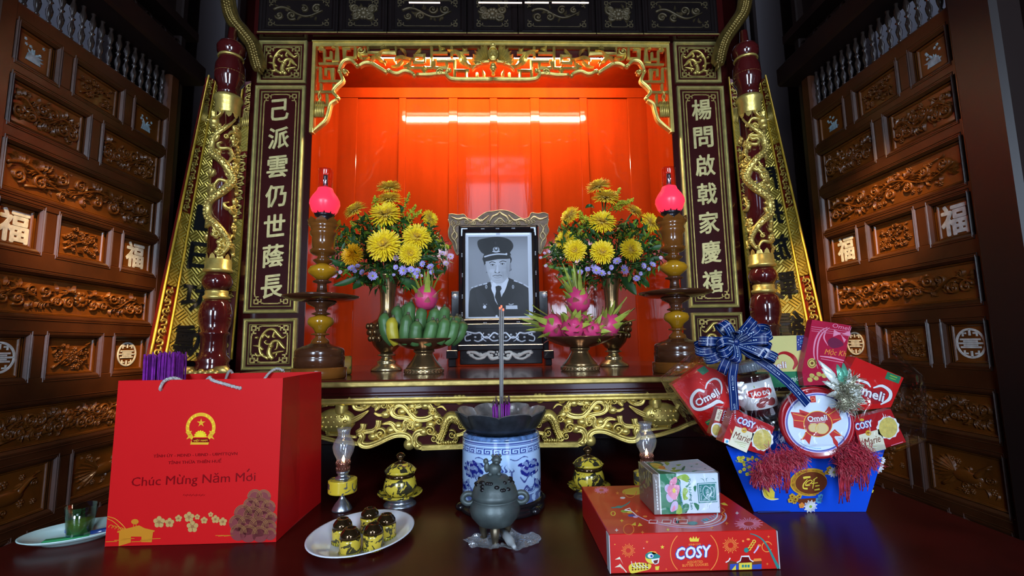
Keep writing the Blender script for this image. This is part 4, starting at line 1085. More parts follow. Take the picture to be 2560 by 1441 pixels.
# ---- framed portrait on its inlaid stand
YP = 2.12
M_EBONY = mat('ebony_wood', (.012, .010, .012), .22, var=.3, vscale=12, coat=.3)
M_CREST = mat('carved_brown_wood', (.13, .070, .032), .42, metal=.1, var=.35, vscale=35, bump=.2, bscale=60)
M_CRESTG = mat('crest_gilt', (.46, .34, .17), .4, metal=.35, var=.3, vscale=35)
M_INLAY = mat('silver_blue_inlay', (.52, .56, .62), .28, metal=.3, var=.2, vscale=60)
M_INLAYW = mat('white_inlay', (.72, .70, .62), .32, var=.15, vscale=60)
M_PRINT = mat('photo_print', (.5, .5, .5), .30, vcol='paint', spec=.3)
def paint_portrait(nx, ny):
    """grey picture of an officer in cap and uniform, painted on an nx by ny grid in traced coordinates"""
    gx, gy = np.meshgrid(np.linspace(212, 762, nx * 2), np.linspace(985, 272, ny * 2))
    img = np.full((ny * 2, nx * 2), .74)
    def inside(poly):
        ins = np.zeros(gx.shape, bool); n = len(poly); j = n - 1
        for i in range(n):
            xi, yi = poly[i]; xj, yj = poly[j]
            c = ((yi > gy) != (yj > gy)) & (gx < (xj - xi) * (gy - yi) / (yj - yi + 1e-9) + xi)
            ins ^= c; j = i
        return ins
    def fill(poly, v, sm=True): img[inside(smooth_path(poly, 5, True) if sm else poly)] = v
    def ell(cx, cy, rx, ry, v, a=1.0, soft=0.):
        d = ((gx - cx) / rx) ** 2 + ((gy - cy) / ry) ** 2
        w = np.clip((1 - d) / soft, 0, 1) * a if soft else (d < 1) * a
        img[:] = img * (1 - w) + v * w
    def line(pts, wd, v):
        P = smooth_path(pts, 8); X_, Y_ = gx[0], gy[:, 0]
        for q in P:
            i0, i1 = np.searchsorted(X_, [q[0] - wd, q[0] + wd]); j0, j1 = np.searchsorted(-Y_, [-q[1] - wd, -q[1] + wd])
            w_ = img[j0:j1, i0:i1]; w_[((gx[j0:j1, i0:i1] - q[0]) ** 2 + (gy[j0:j1, i0:i1] - q[1]) ** 2) < (wd / 2) ** 2] = v
    ph = (gx > 238) & (gx < 728) & (gy > 298) & (gy < 960)
    img[ph] = (.30 + .12 * np.exp(-((gx - 640) / 200) ** 2 - ((gy - 560) / 240) ** 2) + .03 * np.exp(-((gx - 280) / 90) ** 2))[ph] - (.10 * np.clip((420 - gy) / 160, 0, 1))[ph]
    # coat
    fill([(238, 960), (240, 870), (252, 750), (275, 718), (385, 684), (430, 672), (560, 640), (612, 664), (722, 716), (728, 800), (728, 960)], .060, False)
    fill([(300, 760), (330, 740), (440, 905), (455, 960), (400, 960), (330, 880)], .082); fill([(640, 760), (560, 850), (470, 930), (520, 960), (620, 940), (690, 850)], .078)
    fill([(418, 668), (425, 655), (560, 640), (566, 660), (535, 740), (475, 862), (455, 830), (435, 745)], .66, False)          # shirt
    fill([(440, 680), (470, 708), (452, 780), (425, 730)], .78); fill([(555, 655), (505, 708), (520, 770), (552, 700)], .74)
    fill([(458, 714), (482, 706), (503, 712), (508, 732), (496, 752), (505, 800), (478, 866), (452, 800), (462, 752)], .012, False)
    line([(325, 700), (330, 760), (440, 905)], 4, .02); line([(430, 680), (340, 735), (372, 770), (345, 772), (445, 905)], 4, .022); line([(566, 652), (600, 740), (640, 762), (612, 790), (470, 905)], 4, .022)
    line([(455, 890), (450, 960)], 3, .02)
    line([(268, 722), (330, 702), (388, 688)], 11, .62); line([(612, 668), (670, 690), (724, 722)], 11, .62)
    for x, y in ((285, 718), (320, 706), (355, 696), (640, 680), (680, 697)): ell(x, y, 6, 5, .25)
    fill([(362, 735), (390, 690), (408, 700), (392, 738)], .02, False); fill([(585, 690), (612, 692), (625, 740), (585, 742)], .02, False)
    for x, y in ((384, 715), (600, 718)): ell(x, y, 9, 16, .45); ell(x, y, 4, 9, .12)
    ell(370, 878, 13, 13, .75); line([(362, 855), (385, 857)], 6, .5); ell(372, 866, 5, 6, .6)
    fill([(540, 868), (632, 868), (634, 898), (540, 898)], .62, False)
    for k in range(6): line([(550 + 15 * k, 870), (550 + 15 * k, 896)], 3, .2)
    line([(565, 856), (580, 862), (600, 856)], 6, .6); ell(465, 953, 9, 9, .7)
    # head
    fill([(372, 470), (366, 520), (378, 580), (395, 600), (575, 590), (580, 540), (578, 470)], .06)
    ell(382, 562, 15, 36, .34); ell(577, 552, 11, 34, .28)
    fill([(388, 490), (386, 560), (398, 612), (420, 652), (455, 684), (485, 690), (522, 680), (552, 645), (568, 600), (574, 545), (574, 480), (480, 470)], .48)
    ell(440, 620, 40, 60, .56, .7, .8); ell(470, 520, 70, 26, .62, .6, .8); ell(535, 600, 42, 70, .36, .55, .8); ell(478, 660, 48, 26, .55, .5, .8); ell(474, 570, 13, 42, .68, .6, .8)
    ell(562, 560, 22, 100, .30, .5, .8); ell(430, 585, 30, 18, .62, .6, .8); ell(525, 578, 26, 16, .50, .5, .8)
    line([(412, 520), (432, 511), (458, 518)], 7, .10); line([(494, 515), (518, 505), (546, 510)], 7, .09)
    for x, y in ((437, 537), (516, 530)):
        ell(x, y, 22, 9, .30, .8, .6); ell(x, y, 15, 5, .52); ell(x, y, 6, 6, .03); line([(x - 17, y - 3), (x, y - 7), (x + 17, y - 3)], 4, .06); line([(x - 15, y + 9), (x + 14, y + 10)], 3, .30)
    line([(466, 540), (462, 575), (452, 594), (462, 602), (484, 604), (496, 596)], 4, .26); ell(460, 598, 7, 4, .12); ell(489, 598, 7, 4, .12); ell(475, 592, 13, 9, .66, .6, .8)
    line([(438, 628), (460, 622), (478, 625), (492, 621), (512, 627)], 6, .16); line([(448, 640), (475, 645), (502, 640)], 5, .32); ell(475, 634, 26, 5, .40, .7, .6)
    line([(424, 600), (418, 630), (424, 650)], 3, .34); line([(512, 596), (524, 622), (520, 642)], 3, .30); line([(455, 660), (478, 664), (500, 659)], 3, .36)
    # cap
    fill([(322, 332), (318, 380), (345, 430), (372, 450), (372, 478), (575, 462), (576, 440), (603, 400), (606, 368), (585, 335), (540, 312), (470, 303), (390, 312)], .030)
    fill([(372, 440), (420, 415), (480, 405), (540, 410), (577, 432), (575, 462), (480, 472), (372, 484)], .018)
    fill([(368, 476), (470, 452), (574, 460), (574, 486), (480, 490), (376, 506)], .012)
    line([(374, 468), (420, 455), (480, 447), (550, 450)], 12, .66)
    ell(467, 408, 26, 22, .50); ell(467, 404, 17, 19, .12); ell(467, 400, 9, 9, .62); line([(440, 425), (467, 430), (494, 424)], 8, .66); ell(462, 355, 14, 26, .10, .8, .8); ell(550, 448, 8, 9, .7)
    line([(360, 440), (352, 420), (350, 395)], 3, .10); line([(590, 345), (600, 375), (585, 420)], 5, .09)
    img[:] = np.where((gx < 238) | (gx > 728) | (gy < 298) | (gy > 960), .66, img)
    rim = (np.abs(gx - 238) < 2.2) & (gy > 296) & (gy < 962) | (np.abs(gx - 728) < 2.2) & (gy > 296) & (gy < 962) | (np.abs(gy - 298) < 2.2) & (gx > 236) & (gx < 730) | (np.abs(gy - 960) < 2.2) & (gx > 236) & (gx < 730)
    img[rim] = .85
    img = img.reshape(ny, 2, nx, 2).mean((1, 3))                 # soft edges
    img = np.clip((img - .34) * 1.35 + .37, .012, .95)
    return np.stack([img * .88, img * .94, img * 1.06], -1).reshape(-1, 3)
def portrait():
    t = wthing('framed_portrait', 'black and white portrait of a uniformed officer in a pearl-inlaid black frame', 'portrait', (.0, YP, ZS))
    def q(x, y, Y=YP): a = at(x / 3.275 + 1100, y / 3.275 + 500, Y); return a[0], a[2]
    xa, zt = q(157, 212); xb, _ = q(803, 212); _, zb = q(500, 1022); cx = (q(482, 600)[0])
    hw = (xb - xa) / 2; xa, xb = cx - hw, cx + hw
    pa, pzt = q(212, 272); pb, _ = q(762, 272); _, pzb = q(500, 985); hp = (pb - pa) / 2
    M0 = FACE @ T(0, 0, -YP); M = T(0, YP, zb) @ rotX(-.02) @ T(0, -YP, -zb) @ M0        # the frame leans back a little on its stand
    m_ = MB(M); rect_frame(m_, xa, xb, zb, zt, (xb - xa) / 2 - hp + .002, .016, None, 0, .012); m_.box(xa + .01, xb - .01, zb + .01, zt - .01, -.012, -.002); m_.build('frame', M_EBONY, t)
    nx, ny = 270, 350
    m_ = MB(M); m_.grid(lambda u, v: (cx - hp + 2 * hp * u, pzb + (pzt - pzb) * v, .002), nx - 1, ny - 1, smooth=False)
    # crest
    lab(m_.build('photo_print', M_PRINT, t, vcols=paint_portrait(nx, ny)), 'grey photograph of an officer in a peaked cap')
    m_ = MB(M); m_.box(cx - hp, cx + hp, pzb, pzt, .004, .005); m_.build('glass_pane', M_GLASSP, t)
    k = .00055 * 1.02
    m_ = MB(M)
    for x, y in ((180, 250), (770, 250), (180, 455), (780, 440), (185, 620), (785, 600), (185, 795), (785, 780), (350, 240), (470, 238), (600, 235), (370, 1008), (490, 1005), (640, 1003), (183, 940), (775, 930)):
        a = q(x, y)
        for s in (-1, 0, 1): m_.dome(a[0] + (s * 10 * k if 300 < x < 700 else 0), a[1] + (0 if 300 < x < 700 else s * 12 * k), 8 * k, 8 * k, .0185, n=7, rings=2)
    m_.stroke([q(178, 300), q(180, 240), q(225, 240)], 9 * k, .0175, n=1, prof='flat'); m_.stroke([q(780, 295), q(775, 232), q(740, 232)], 9 * k, .0175, n=1, prof='flat')
    m_.build('frame_inlay', M_INLAY, t)
    # openwork crest with hanging wings
    top = [(70, 118), (100, 115), (150, 122), (195, 118), (225, 150), (280, 162), (330, 130), (380, 100), (440, 92), (490, 83), (545, 88), (600, 108), (640, 135), (690, 155), (730, 140), (750, 105), (800, 112), (850, 104), (888, 118)]
    right = [(890, 160), (880, 205), (892, 250), (870, 300), (868, 340), (845, 400), (822, 445), (805, 425), (806, 215)]
    left = [(156, 215), (158, 430), (140, 450), (118, 410), (100, 350), (75, 310), (68, 255), (80, 205), (66, 160)]
    m_ = MB(M); m_.prism([q(*p) for p in top + right + left], -.006, .006); 
    c2 = MB(M)
    rd = random.Random(3)
    for a, b in ((70, 400), (560, 885)):
        pass
    for pts in ([(90, 140), (150, 160), (200, 150), (240, 175)], [(250, 190), (300, 160), (340, 175), (400, 130)], [(880, 140), (820, 160), (770, 140), (735, 170)], [(715, 185), (660, 160), (610, 170), (560, 125)],
                [(400, 190), (430, 140), (470, 120), (490, 100)], [(575, 190), (545, 140), (510, 120), (490, 100)], [(440, 195), (490, 150), (540, 195)]):
        c2.stroke([q(*p) for p in pts], [.005, .012, .012, .005], .016)
    for pts in ([(90, 200), (120, 250), (95, 300), (130, 350), (135, 420)], [(140, 200), (110, 240), (140, 290), (115, 340)], [(870, 200), (840, 250), (865, 300), (830, 350), (825, 420)], [(820, 200), (850, 240), (820, 290), (845, 340)]):
        c2.stroke([q(*p) for p in pts], [.005, .011, .011, .011, .004], .015)
    for k2 in range(16): 
        x = rd.uniform(100, 860); a = q(x, 175 + 15 * rd.random()); curl(c2, a[0], a[1], .012, rd.uniform(0, 6), 1.3, .005, .014)
    cr = lab(m_.build('carved_crest', M_CREST, t), 'brown openwork crest with hanging wings')
    for E_ in (top, right[:8], left[1:]): c2.stroke([q(*p) for p in E_], .005, .012, .004)
    c2.build('crest_carving', M_CRESTG, cr)
    # stand
    M = M0; m_ = MB(M)
    def bx(x0, y0, x1, y1, d0, d1, b=.003): a = q(x0, y0); c = q(x1, y1); m_.box(a[0], c[0], c[1], a[1], d0, d1, bev=b)
    bx(185, 1018, 835, 1052, -.03, .022); bx(160, 1045, 838, 1200, -.035, .020); bx(150, 1190, 842, 1225, -.04, .030); bx(165, 1222, 838, 1340, -.03, .012)
    m_.build('stand_base', M_EBONY, t)
    for s, (x0, x1) in ((-1, (92, 162)), (1, (806, 892))):
        m_ = MB(M); bx(x0, 748, x1, 1240, -.03, .004); m_.build('stand_post', M_EBONY, t)
        m_ = MB(M); f0, f1 = ((60, 152) if s < 0 else (842, 925)); bx(f0, 1232, f1, 1300, -.055, .045); a = q(f0, 1300); c = q(f1, 1366); m_.box(a[0] + .008, c[0] - .008, ZS, a[1], -.05, .04, bev=.004); m_.build('stand_foot', M_EBONY, t)
        m_ = MB(M); a = q(124 if s < 0 else 855, 795 if s < 0 else 782); m_.dome(a[0], a[1], 27 * k, 27 * k, .016); m_.build('pearl_knob', M_INLAY, t)
    m_ = MB(M)
    def st(pts, w, h, sgn): m_.stroke([q(490 + sgn * (p[0] - 490), p[1]) for p in pts], w * k, h, .0)
    for s in (-1, 1):
        st([(500, 1105), (540, 1090), (580, 1130), (620, 1125), (650, 1090), (690, 1095), (740, 1085), (780, 1080)], 26, .024, s)
        st([(500, 1150), (550, 1155), (600, 1120), (660, 1160), (700, 1150)], 22, .024, s); st([(720, 1100), (770, 1120), (765, 1155), (725, 1150)], 20, .024, s)
        st([(620, 1090), (640, 1130), (600, 1160)], 16, .024, s)
        for x, y in ((540, 1125), (690, 1125), (750, 1100), (580, 1105), (640, 1150)): a = q(490 + s * (x - 490), y); m_.dome(a[0], a[1], 20 * k, 16 * k, .026, n=8, rings=2)
    a = q(490, 1120); flower(m_, a[0], a[1], 34 * k, .026)
    m_.build('dragon_inlay', M_INLAY, t)
    m_ = MB(M)
    for s in (-1, 1):
        st([(500, 1290), (560, 1300), (590, 1260), (640, 1275), (690, 1250), (750, 1235)], 34, .018, s); st([(530, 1250), (580, 1245), (620, 1290), (680, 1300), (740, 1265)], 26, .018, s)
        for x, y in ((560, 1275), (650, 1265), (720, 1275), (745, 1250)): a = q(490 + s * (x - 490), y); m_.dome(a[0], a[1], 24 * k, 20 * k, .019, n=8, rings=2)
    a = q(490, 1265); flower(m_, a[0], a[1], 46 * k, .02)
    lab(m_.build('apron_inlay', M_INLAYW, t), 'creamy white floral inlay along the foot')
M_GLASSP = film('picture_glass', (1, 1, 1), .10, .02, 0)
portrait()

# ---- wooden candlesticks with pink-shaded lamps
M_HONEY = mat('honey_brown_turned_wood', (.165, .055, .009), .16, var=.4, vscale=10, coat=.4, stretch=(1, 1, .4))
M_BRWOOD = mat('dark_brown_turned_wood', (.07, .024, .010), .18, var=.35, vscale=10, coat=.3)
M_YGLOSS = mat('yellow_glossy_wood', (.42, .20, .008), .10, var=.3, vscale=9, coat=.5)
M_PINK = mat('lit_pink_glass', (.70, .02, .05), .3, emit=(1.0, .035, .085), estr=.85)
M_CLEARPK = film('pinkish_chimney_glass', (1.0, .72, .74), .10, .03, 0)
YCN = 1.50
def candlestick(ax, label, lamp_label):
    p0 = at(ax, 955 if ax < 1000 else 940, YCN); X = p0[0] - .0
    t = thing('candlestick', label, 'candlestick', (X, YCN, ZS), group='turned wooden candlesticks')
    ax0 = 797; off = 955                              # profile measured on the left one
    def P(*pr): return lp(ax0, YCN, pr, ZS)
    zfix = P((0, 953))[0][1]
    def PP(*pr): return [(r, z - zfix) for r, z in P(*pr)]
    m_ = MB(); m_.lathe([(.0, 0)] + PP((62, 953), (64, 951), (64, 927), (61, 925)), 40); m_.build('base', M_HONEY, t)
    m_ = MB(); m_.lathe(PP((58, 925), (59, 902), (57, 899), (58, 897), (57, 884), (54, 879), (40, 873), (26, 868), (24, 866)), 40); m_.build('drum', M_BRWOOD, t)
    m_ = MB(); m_.lathe(PP((22, 867), (20, 858), (12, 851), (11, 846), (22, 844), (22, 842), (13, 839)), 32); m_.build('stem_ring', M_HONEY, t)
    m_ = MB(); m_.lathe(PP((12, 840), (18, 828), (29, 819), (31, 811), (28, 802), (16, 798), (11, 795)), 36); m_.build('bulb', M_YGLOSS, t)
    m_ = MB(); m_.lathe(PP((11, 796), (22, 793), (22, 791), (12, 787), (16, 776), (32, 768), (36, 762)), 32); m_.build('stem_ring', M_BRWOOD, t)
    m_ = MB(); m_.lathe(PP((30, 762), (70, 758), (89, 751), (90, 748), (60, 743), (30, 739), (14, 737)), 48); m_.build('drip_disc', M_BRWOOD, t)
    m_ = MB(); m_.lathe(PP((13, 738), (11, 725), (11, 716), (22, 713), (22, 710), (13, 706)), 28); m_.build('stem_ring', M_BRWOOD, t)
    m_ = MB(); m_.lathe(PP((13, 707), (22, 699), (33, 690), (34, 683), (28, 674), (17, 670), (14, 667)), 36); m_.build('bulb', M_YGLOSS, t)
    m_ = MB(); m_.lathe(PP((13, 668), (22, 661), (24, 658), (14, 654), (12, 648), (27, 643), (31, 638), (32, 634), (27, 630), (28, 600), (33, 594), (33, 588), (30, 584), (32, 578), (38, 570)), 36); m_.build('cup', M_HONEY, t)
    m_ = MB()
    for k in range(9):
        a = 2 * PI * k / 9; z0, z1 = PP((0, 576), (0, 556)); z0 = z0[1]; z1 = z1[1]
        pr = [(.037, z0), (.046, z0 + .008), (.049, (z0 + z1) / 2 + .004), (.052, z1)]
        w = [.013, .019, .015, .001]
        V = [((r * math.cos(a) - s * q * math.sin(a)), (r * math.sin(a) + s * q * math.cos(a)), z) for (r, z), q in zip(pr, w) for s in (-1, 1)]
        V += [(x * .93, y * .93, z) for x, y, z in V]
        F_ = [(2 * i, 2 * i + 1, 2 * i + 3, 2 * i + 2) for i in range(3)] + [(8 + 2 * i, 10 + 2 * i, 11 + 2 * i, 9 + 2 * i) for i in range(3)]
        m_.add(V, F_, 0, True)
    z0 = PP((0, 577))[0][1]; m_.lathe([(.0, z0), (.042, z0 + .001), (.044, z0 + .008)], 24); m_.build('lotus_petals', M_HONEY, t)
    zl = z0 + .004
    l = thing('pink_oil_lamp', lamp_label, 'oil lamp', (X, YCN, ZS + zl), group='pink glass lamps')
    def L(*pr): return [(r, z - zfix - zl) for r, z in P(*pr)]
    m_ = MB(); m_.lathe([(0, 0), (.02, 0)] + L((16, 566), (20, 561), (20, 556), (15, 552), (23, 548), (24, 543), (20, 541)), 24)
    for k in range(10):
        a = 2 * PI * k / 10; z = L((0, 545), (0, 533)); m_.tube([(.030 * math.cos(a), .030 * math.sin(a), z[0][1]), (.036 * math.cos(a), .036 * math.sin(a), z[1][1])], .002, 5)
    m_.build('burner', M_BURN, l)
    m_ = MB(); m_.lathe(L((22, 545), (31, 535), (37, 518), (36, 509), (30, 498), (21, 486), (18, 478)), 32); lab(m_.build('pink_shade', M_PINK, l), 'glowing pink glass bulb')
    m_ = MB(); m_.lathe(L((18.2, 479), (17.5, 460), (17.5, 436), (18.5, 431)), 32); lab(m_.build('chimney', M_CLEARPK, l), 'clear glass upper chimney')
    m_ = MB(); m_.lathe(L((6, 478), (6, 445)), 12); m_.build('inner_tube', M_SILVER, l)
M_BURN = mat('dark_burner_metal', (.05, .045, .05), .3, metal=.8)
candlestick(797, 'turned wooden candlestick on the left end of the shelf, behind the red bag', 'pink glass lamp on the left candlestick')
candlestick(1699, 'turned wooden candlestick on the right of the shelf, behind the hamper', 'pink glass lamp on the right candlestick')
# short log end behind the left candlestick
p = at(862, 917, 1.66)
m_ = MB(T(p[0] - .01, 1.66, ZS + .0325) @ rotZ(.25) @ rotY(PI / 2)); m_.lathe([(0, -.05), (.028, -.05), (.0325, -.046), (.0325, .028), (.029, .032), (0, .032)], 20)
o = m_.build('bark_roll', two_tone('mottled_yellow_bark', (.42, .22, .03), (.10, .14, .02), 22, .52, .6)); tag(o, 'short mottled roll lying on the shelf beside the left candlestick', 'roll')

# ---- brass vases
M_BRASS = mat('aged_brass', (.30, .19, .085), .24, metal=.85, var=.4, vscale=14, bump=.05, bscale=60)
M_BRASSL = mat('bright_brass', (.52, .40, .20), .25, metal=.85, var=.25, vscale=14)
def vase(ax, Y, ybase, label):
    X = at(ax, ybase, Y)[0]
    t = thing('brass_vase', label, 'vase', (X, Y, ZS), group='brass flower vases')
    zf = lp(965, 1.88, [(0, 929)], ZS)[0][1]
    def P(*pr): return [(r * 1.0, z - zf) for r, z in lp(965, 1.88, pr, ZS)]
    m_ = MB(); m_.lathe([(0, 0)] + P((37, 929), (38, 926), (34, 919), (24, 913), (22, 909), (24, 906), (20, 902), (14, 897), (13, 893), (22, 891), (22, 888), (14, 885)), 36); lab(m_.build('foot', M_BRASSL, t), 'brighter stepped brass foot')
    m_ = MB(); m_.lathe(P((13, 886), (20, 880), (32, 866), (40, 848), (45, 826), (43, 815), (36, 807), (24, 800), (18, 785), (17, 765), (19, 735), (24, 708), (30, 694), (32, 690), (29, 690), (22, 708), (17, 735), (15, 765)), 40)
    body = m_.build('body', M_BRASS, t)
    m_ = MB()
    zz = P((0, 848), (0, 818)); 
    for k in range(14):
        a = 2 * PI * k / 14
        for j in range(3):
            z = zz[0][1] + (zz[1][1] - zz[0][1]) * j / 2; r = .0655 + .004 * j
            m_.ball((r * math.cos(a + .2 * j), r * math.sin(a + .2 * j), z), (.010, .010, .013), 0, None, 8, 6)
    m_.build('embossed_band', M_BRASS, body)
    return t, X
vl, VXL = vase(966, 1.88, 930, 'brass vase holding the bouquet on the left of the portrait')
vr, VXR = vase(1535, 1.94, 914, 'brass vase holding the bouquet on the right of the portrait')

# ---- bouquets: every bloom a thing of its own
M_MUM = mat('yellow_petals', (1.0, .66, .008), .5, var=.18, vscale=12, sheen=.2)
M_MUMD = mat('golden_petals', (.85, .42, .006), .5, var=.2, vscale=12)
M_STEM = mat('stem_green', (.05, .12, .02), .5, var=.3, vscale=20)
M_LEAF = mat('dark_leaf_green', (.020, .075, .014), .45, var=.4, vscale=18)
M_LEAF2 = mat('light_leaf_green', (.13, .24, .02), .4, var=.4, vscale=18)
M_GROD = mat('goldenrod_green', (.46, .46, .02), .55, var=.45, vscale=40)
M_ASTER = mat('lilac_petals', (.42, .34, .72), .5, var=.2, vscale=30)
M_ASTERP = mat('pink_petals', (.66, .44, .62), .5, var=.2, vscale=30)
def petal_strip(mb, L, w, a, tilt0, tilt1, r0, z0, M=None, m=0, n=4):
    """one curled petal leaving the centre at azimuth a"""
    V = []; r, z = r0, z0
    for i in range(n + 1):
        u = i / n; tl = tilt0 + (tilt1 - tilt0) * u
        ww = w * (.55 + .9 * u if u < .5 else 1.0 - .55 * ((u - .5) / .5) ** 2) * .5
        lift = ww * .45
        ca, sa = math.cos(a), math.sin(a)
        for s, h in ((-1, lift), (0, 0), (1, lift)): V.append((r * ca - s * ww * sa, r * sa + s * ww * ca, z + h))
        r += L / n * math.cos(tl); z += L / n * math.sin(tl)
    Fc = []
    for i in range(n):
        for j in range(2): Fc.append((3 * i + j, 3 * i + j + 1, 3 * i + 3 + j + 1, 3 * i + 3 + j))
    mb.add(V, Fc, m, True, M)
def bloom_mesh(name, material, seed):
    rd = random.Random(seed); m_ = MB()
    rings = [(36, 1.0, -.12, -.30, .0), (36, .97, .08, -.05, .03), (34, .90, .26, .12, .06), (30, .80, .46, .36, .09), (26, .66, .72, .66, .12), (20, .50, 1.0, 1.1, .14), (12, .34, 1.3, 1.7, .15)]
    for n, L, t0, t1, z in rings:
        for k in range(n): petal_strip(m_, L * rd.uniform(.86, 1.06) - .06, .125 * (.75 + .3 * L), 2 * PI * (k + rd.random() * .5) / n, t0 + rd.uniform(-.12, .12), t1 + rd.uniform(-.25, .25), .07, z)
    m_.ball((0, 0, .05), (.14, .14, .16))
    o = m_.build(name, material); me = o.data; bpy.data.objects.remove(o); return me
BLOOMS = [bloom_mesh('petals', M_MUM, 1), bloom_mesh('petals', M_MUM, 2), bloom_mesh('petals', M_MUMD, 3)]
def chrysanthemum(c, r, d, mouth, label, kind=0):
    t = thing('chrysanthemum', label, 'flower', c, group='yellow chrysanthemums in the brass vases')
    o = bpy.data.objects.new('petals', BLOOMS[kind]); COL.objects.link(o); o.parent = t; o.scale = (r, r, r)
    d = Vector(d).normalized(); o.rotation_euler = Vector((0, 0, 1)).rotation_difference(d).to_euler()
    m_ = MB(); c = Vector(c); mo = Vector(mouth) - c; b = -d * r * .1
    P = smooth_path([b, b - d * r * .9, mo * .55 + Vector((0, 0, .03)), mo * .92 + Vector((0, 0, .0)), mo + Vector((0, 0, -.08))], 4)
    m_.tube(P, .0038, 6); s = m_.build('stem', M_STEM, t); return t
def bouquet(side, crop, Y, X, mouth_z, blooms, asters, leaves, rods):
    ox, oy = crop
    def q(x, y, dy=0.): return at(x / 2.668 + ox, y / 2.668 + oy, Y + dy)
    mouth = (X, Y, mouth_z)
    k = Y / F_PX / 2.668
    for x, y, r, d, dy, kind, lb in blooms:
        chrysanthemum(q(x, y, dy), r * k, d, (X + .012 * math.sin(x), Y + .012 * math.cos(x), mouth_z), lb + ', bouquet ' + side + ' of the portrait', kind)
    # greenery mass: many small leaves nobody could count
    rd = random.Random(12 if side == 'left' else 31)
    m_ = MB()
    cxy = q(*leaves['centre'])
    for i in range(1500):
        a = rd.uniform(0, 2 * PI); rr = rd.random() ** .5
        x = cxy[0] + leaves['rx'] * rr * math.cos(a); z = cxy[2] + leaves['rz'] * rr * math.sin(a); y = Y + rd.uniform(-.06, .09)
        if z > cxy[2] + leaves['rz'] * .9: continue
        L = rd.uniform(.022, .050); w = L * rd.uniform(.26, .42); M = T(x, y, z) @ rotZ(rd.uniform(0, 6.3)) @ rotY(rd.uniform(-1.3, 1.3)) @ rotX(rd.uniform(-1.2, 1.2))
        m_.add([(0, 0, 0), (L * .4, -w / 2, .003), (L, 0, -.004), (L * .4, w / 2, .003), (L * .4, 0, 0)], [(0, 1, 4), (1, 2, 4), (4, 2, 3), (0, 4, 3)], 0 if rd.random() < .8 else 1, True, M)
    for i in range(26):                           # their thin stems
        a = rd.uniform(0, 2 * PI); x = cxy[0] + leaves['rx'] * .8 * math.cos(a); z = cxy[2] + leaves['rz'] * .7 * abs(math.sin(a)); 
        m_.tube(smooth_path([(X, Y, mouth_z - .04), (X + (x - X) * .35, Y, mouth_z + .04), (x, Y + rd.uniform(-.04, .07), z)], 4), .0016, 5)
    o = m_.build('bouquet_foliage', [M_LEAF, M_LEAF2]); tag(o, 'dark green filler leaves in the bouquet on the %s of the portrait' % side, 'foliage', kind='stuff')
    for i, (pts, w, pale) in enumerate(leaves['big']):
        P = [Vector(q(x, y, rd.uniform(-.05, -.01))) for x, y in pts]
        P = smooth_path([p[:] for p in P], 5); n = len(P); V = []
        nrm = np.array([0, -1.0, .25])
        for j in range(n):
            tg = P[min(j + 1, n - 1)] - P[max(j - 1, 0)]; tg /= np.linalg.norm(tg); sd = np.cross(tg, nrm); sd /= np.linalg.norm(sd)
            ww = w * k * math.sin(PI * min(1, (j + .35) / (n - .65))) ** .7 if 0 < j < n - 1 else .001
            V += [P[j] - sd * ww / 2 - np.array([0, .006, 0]), P[j], P[j] + sd * ww / 2 - np.array([0, .006, 0])]
        m_ = MB(); Fc = []
        for j in range(n - 1):
            for e in range(2): Fc.append((3 * j + e, 3 * j + e + 1, 3 * j + 4 + e, 3 * j + 3 + e))
        m_.add(V, Fc, 0, True)
        tag(m_.build('lance_leaf', M_LEAF2 if pale else M_LEAF), '%s lance-shaped leaf hanging at the collar of the %s bouquet' % ('pale green' if pale else 'dark green', side), 'leaf', 'lance-shaped leaves of the %s bouquet' % side)
    for i, (x0, y0, x1, y1) in enumerate(rods):
        m_ = MB(); a, b = Vector(q(x0, y0, .02)), Vector(q(x1, y1, rd.uniform(-.02, .03))); mid = a.lerp(b, .5) + Vector((0, 0, .01))
        P = smooth_path([a[:], mid[:], b[:]], 8); m_.tube(P, .0015, 5, 1)
        for j in range(2, len(P)):
            for e in range(7):
                aa = rd.uniform(0, 6.28); L = .026 * (1.15 - j / len(P)); p = P[j] + np.array([L * math.cos(aa) * rd.random(), L * math.sin(aa) * .6 * rd.random(), rd.uniform(-.006, .010)])
                m_.ball(p, rd.uniform(.0022, .0042), 0, None, 5, 4)
        tag(m_.build('goldenrod_spray', [M_GROD, M_STEM]), 'yellow green goldenrod spray in the %s bouquet' % side, 'flower spray', 'goldenrod sprays of the %s bouquet' % side)
    for i, (x, y, r, pk) in enumerate(asters):
        m_ = MB(); c = q(x, y, -.075 + rd.uniform(-.01, .01)); M = T(c) @ Vector((0, 0, 1)).rotation_difference(Vector((rd.uniform(-.5, .5), -1, rd.uniform(-.1, .7)))).to_matrix().to_4x4() @ S(r * k)
        for e in range(16): petal_strip(m_, .9 * rd.uniform(.85, 1.05), .34, 2 * PI * e / 16, .25 + .2 * (e % 2), .1, .1, .0, M, 0, 2)
        m_.ball((0, 0, .10), (.22, .22, .14), 1, M, 8, 5)
        m_.tube(smooth_path([c, ((c[0] + X) / 2, Y - .05, (c[2] + mouth_z) / 2 + .01), (X, Y, mouth_z - .03)], 4), .0012, 5, 2)
        tag(m_.build('aster', [M_ASTERP if pk else M_ASTER, M_GROD, M_STEM]), 'small %s aster at the lower edge of the %s bouquet' % ('pink' if pk else 'lilac', side), 'flower', '%s asters of the %s bouquet' % ('pink' if pk else 'lilac', side))
U_, UF, FR = (0, -.45, 1), (0, -.9, .7), (0, -1, .25)
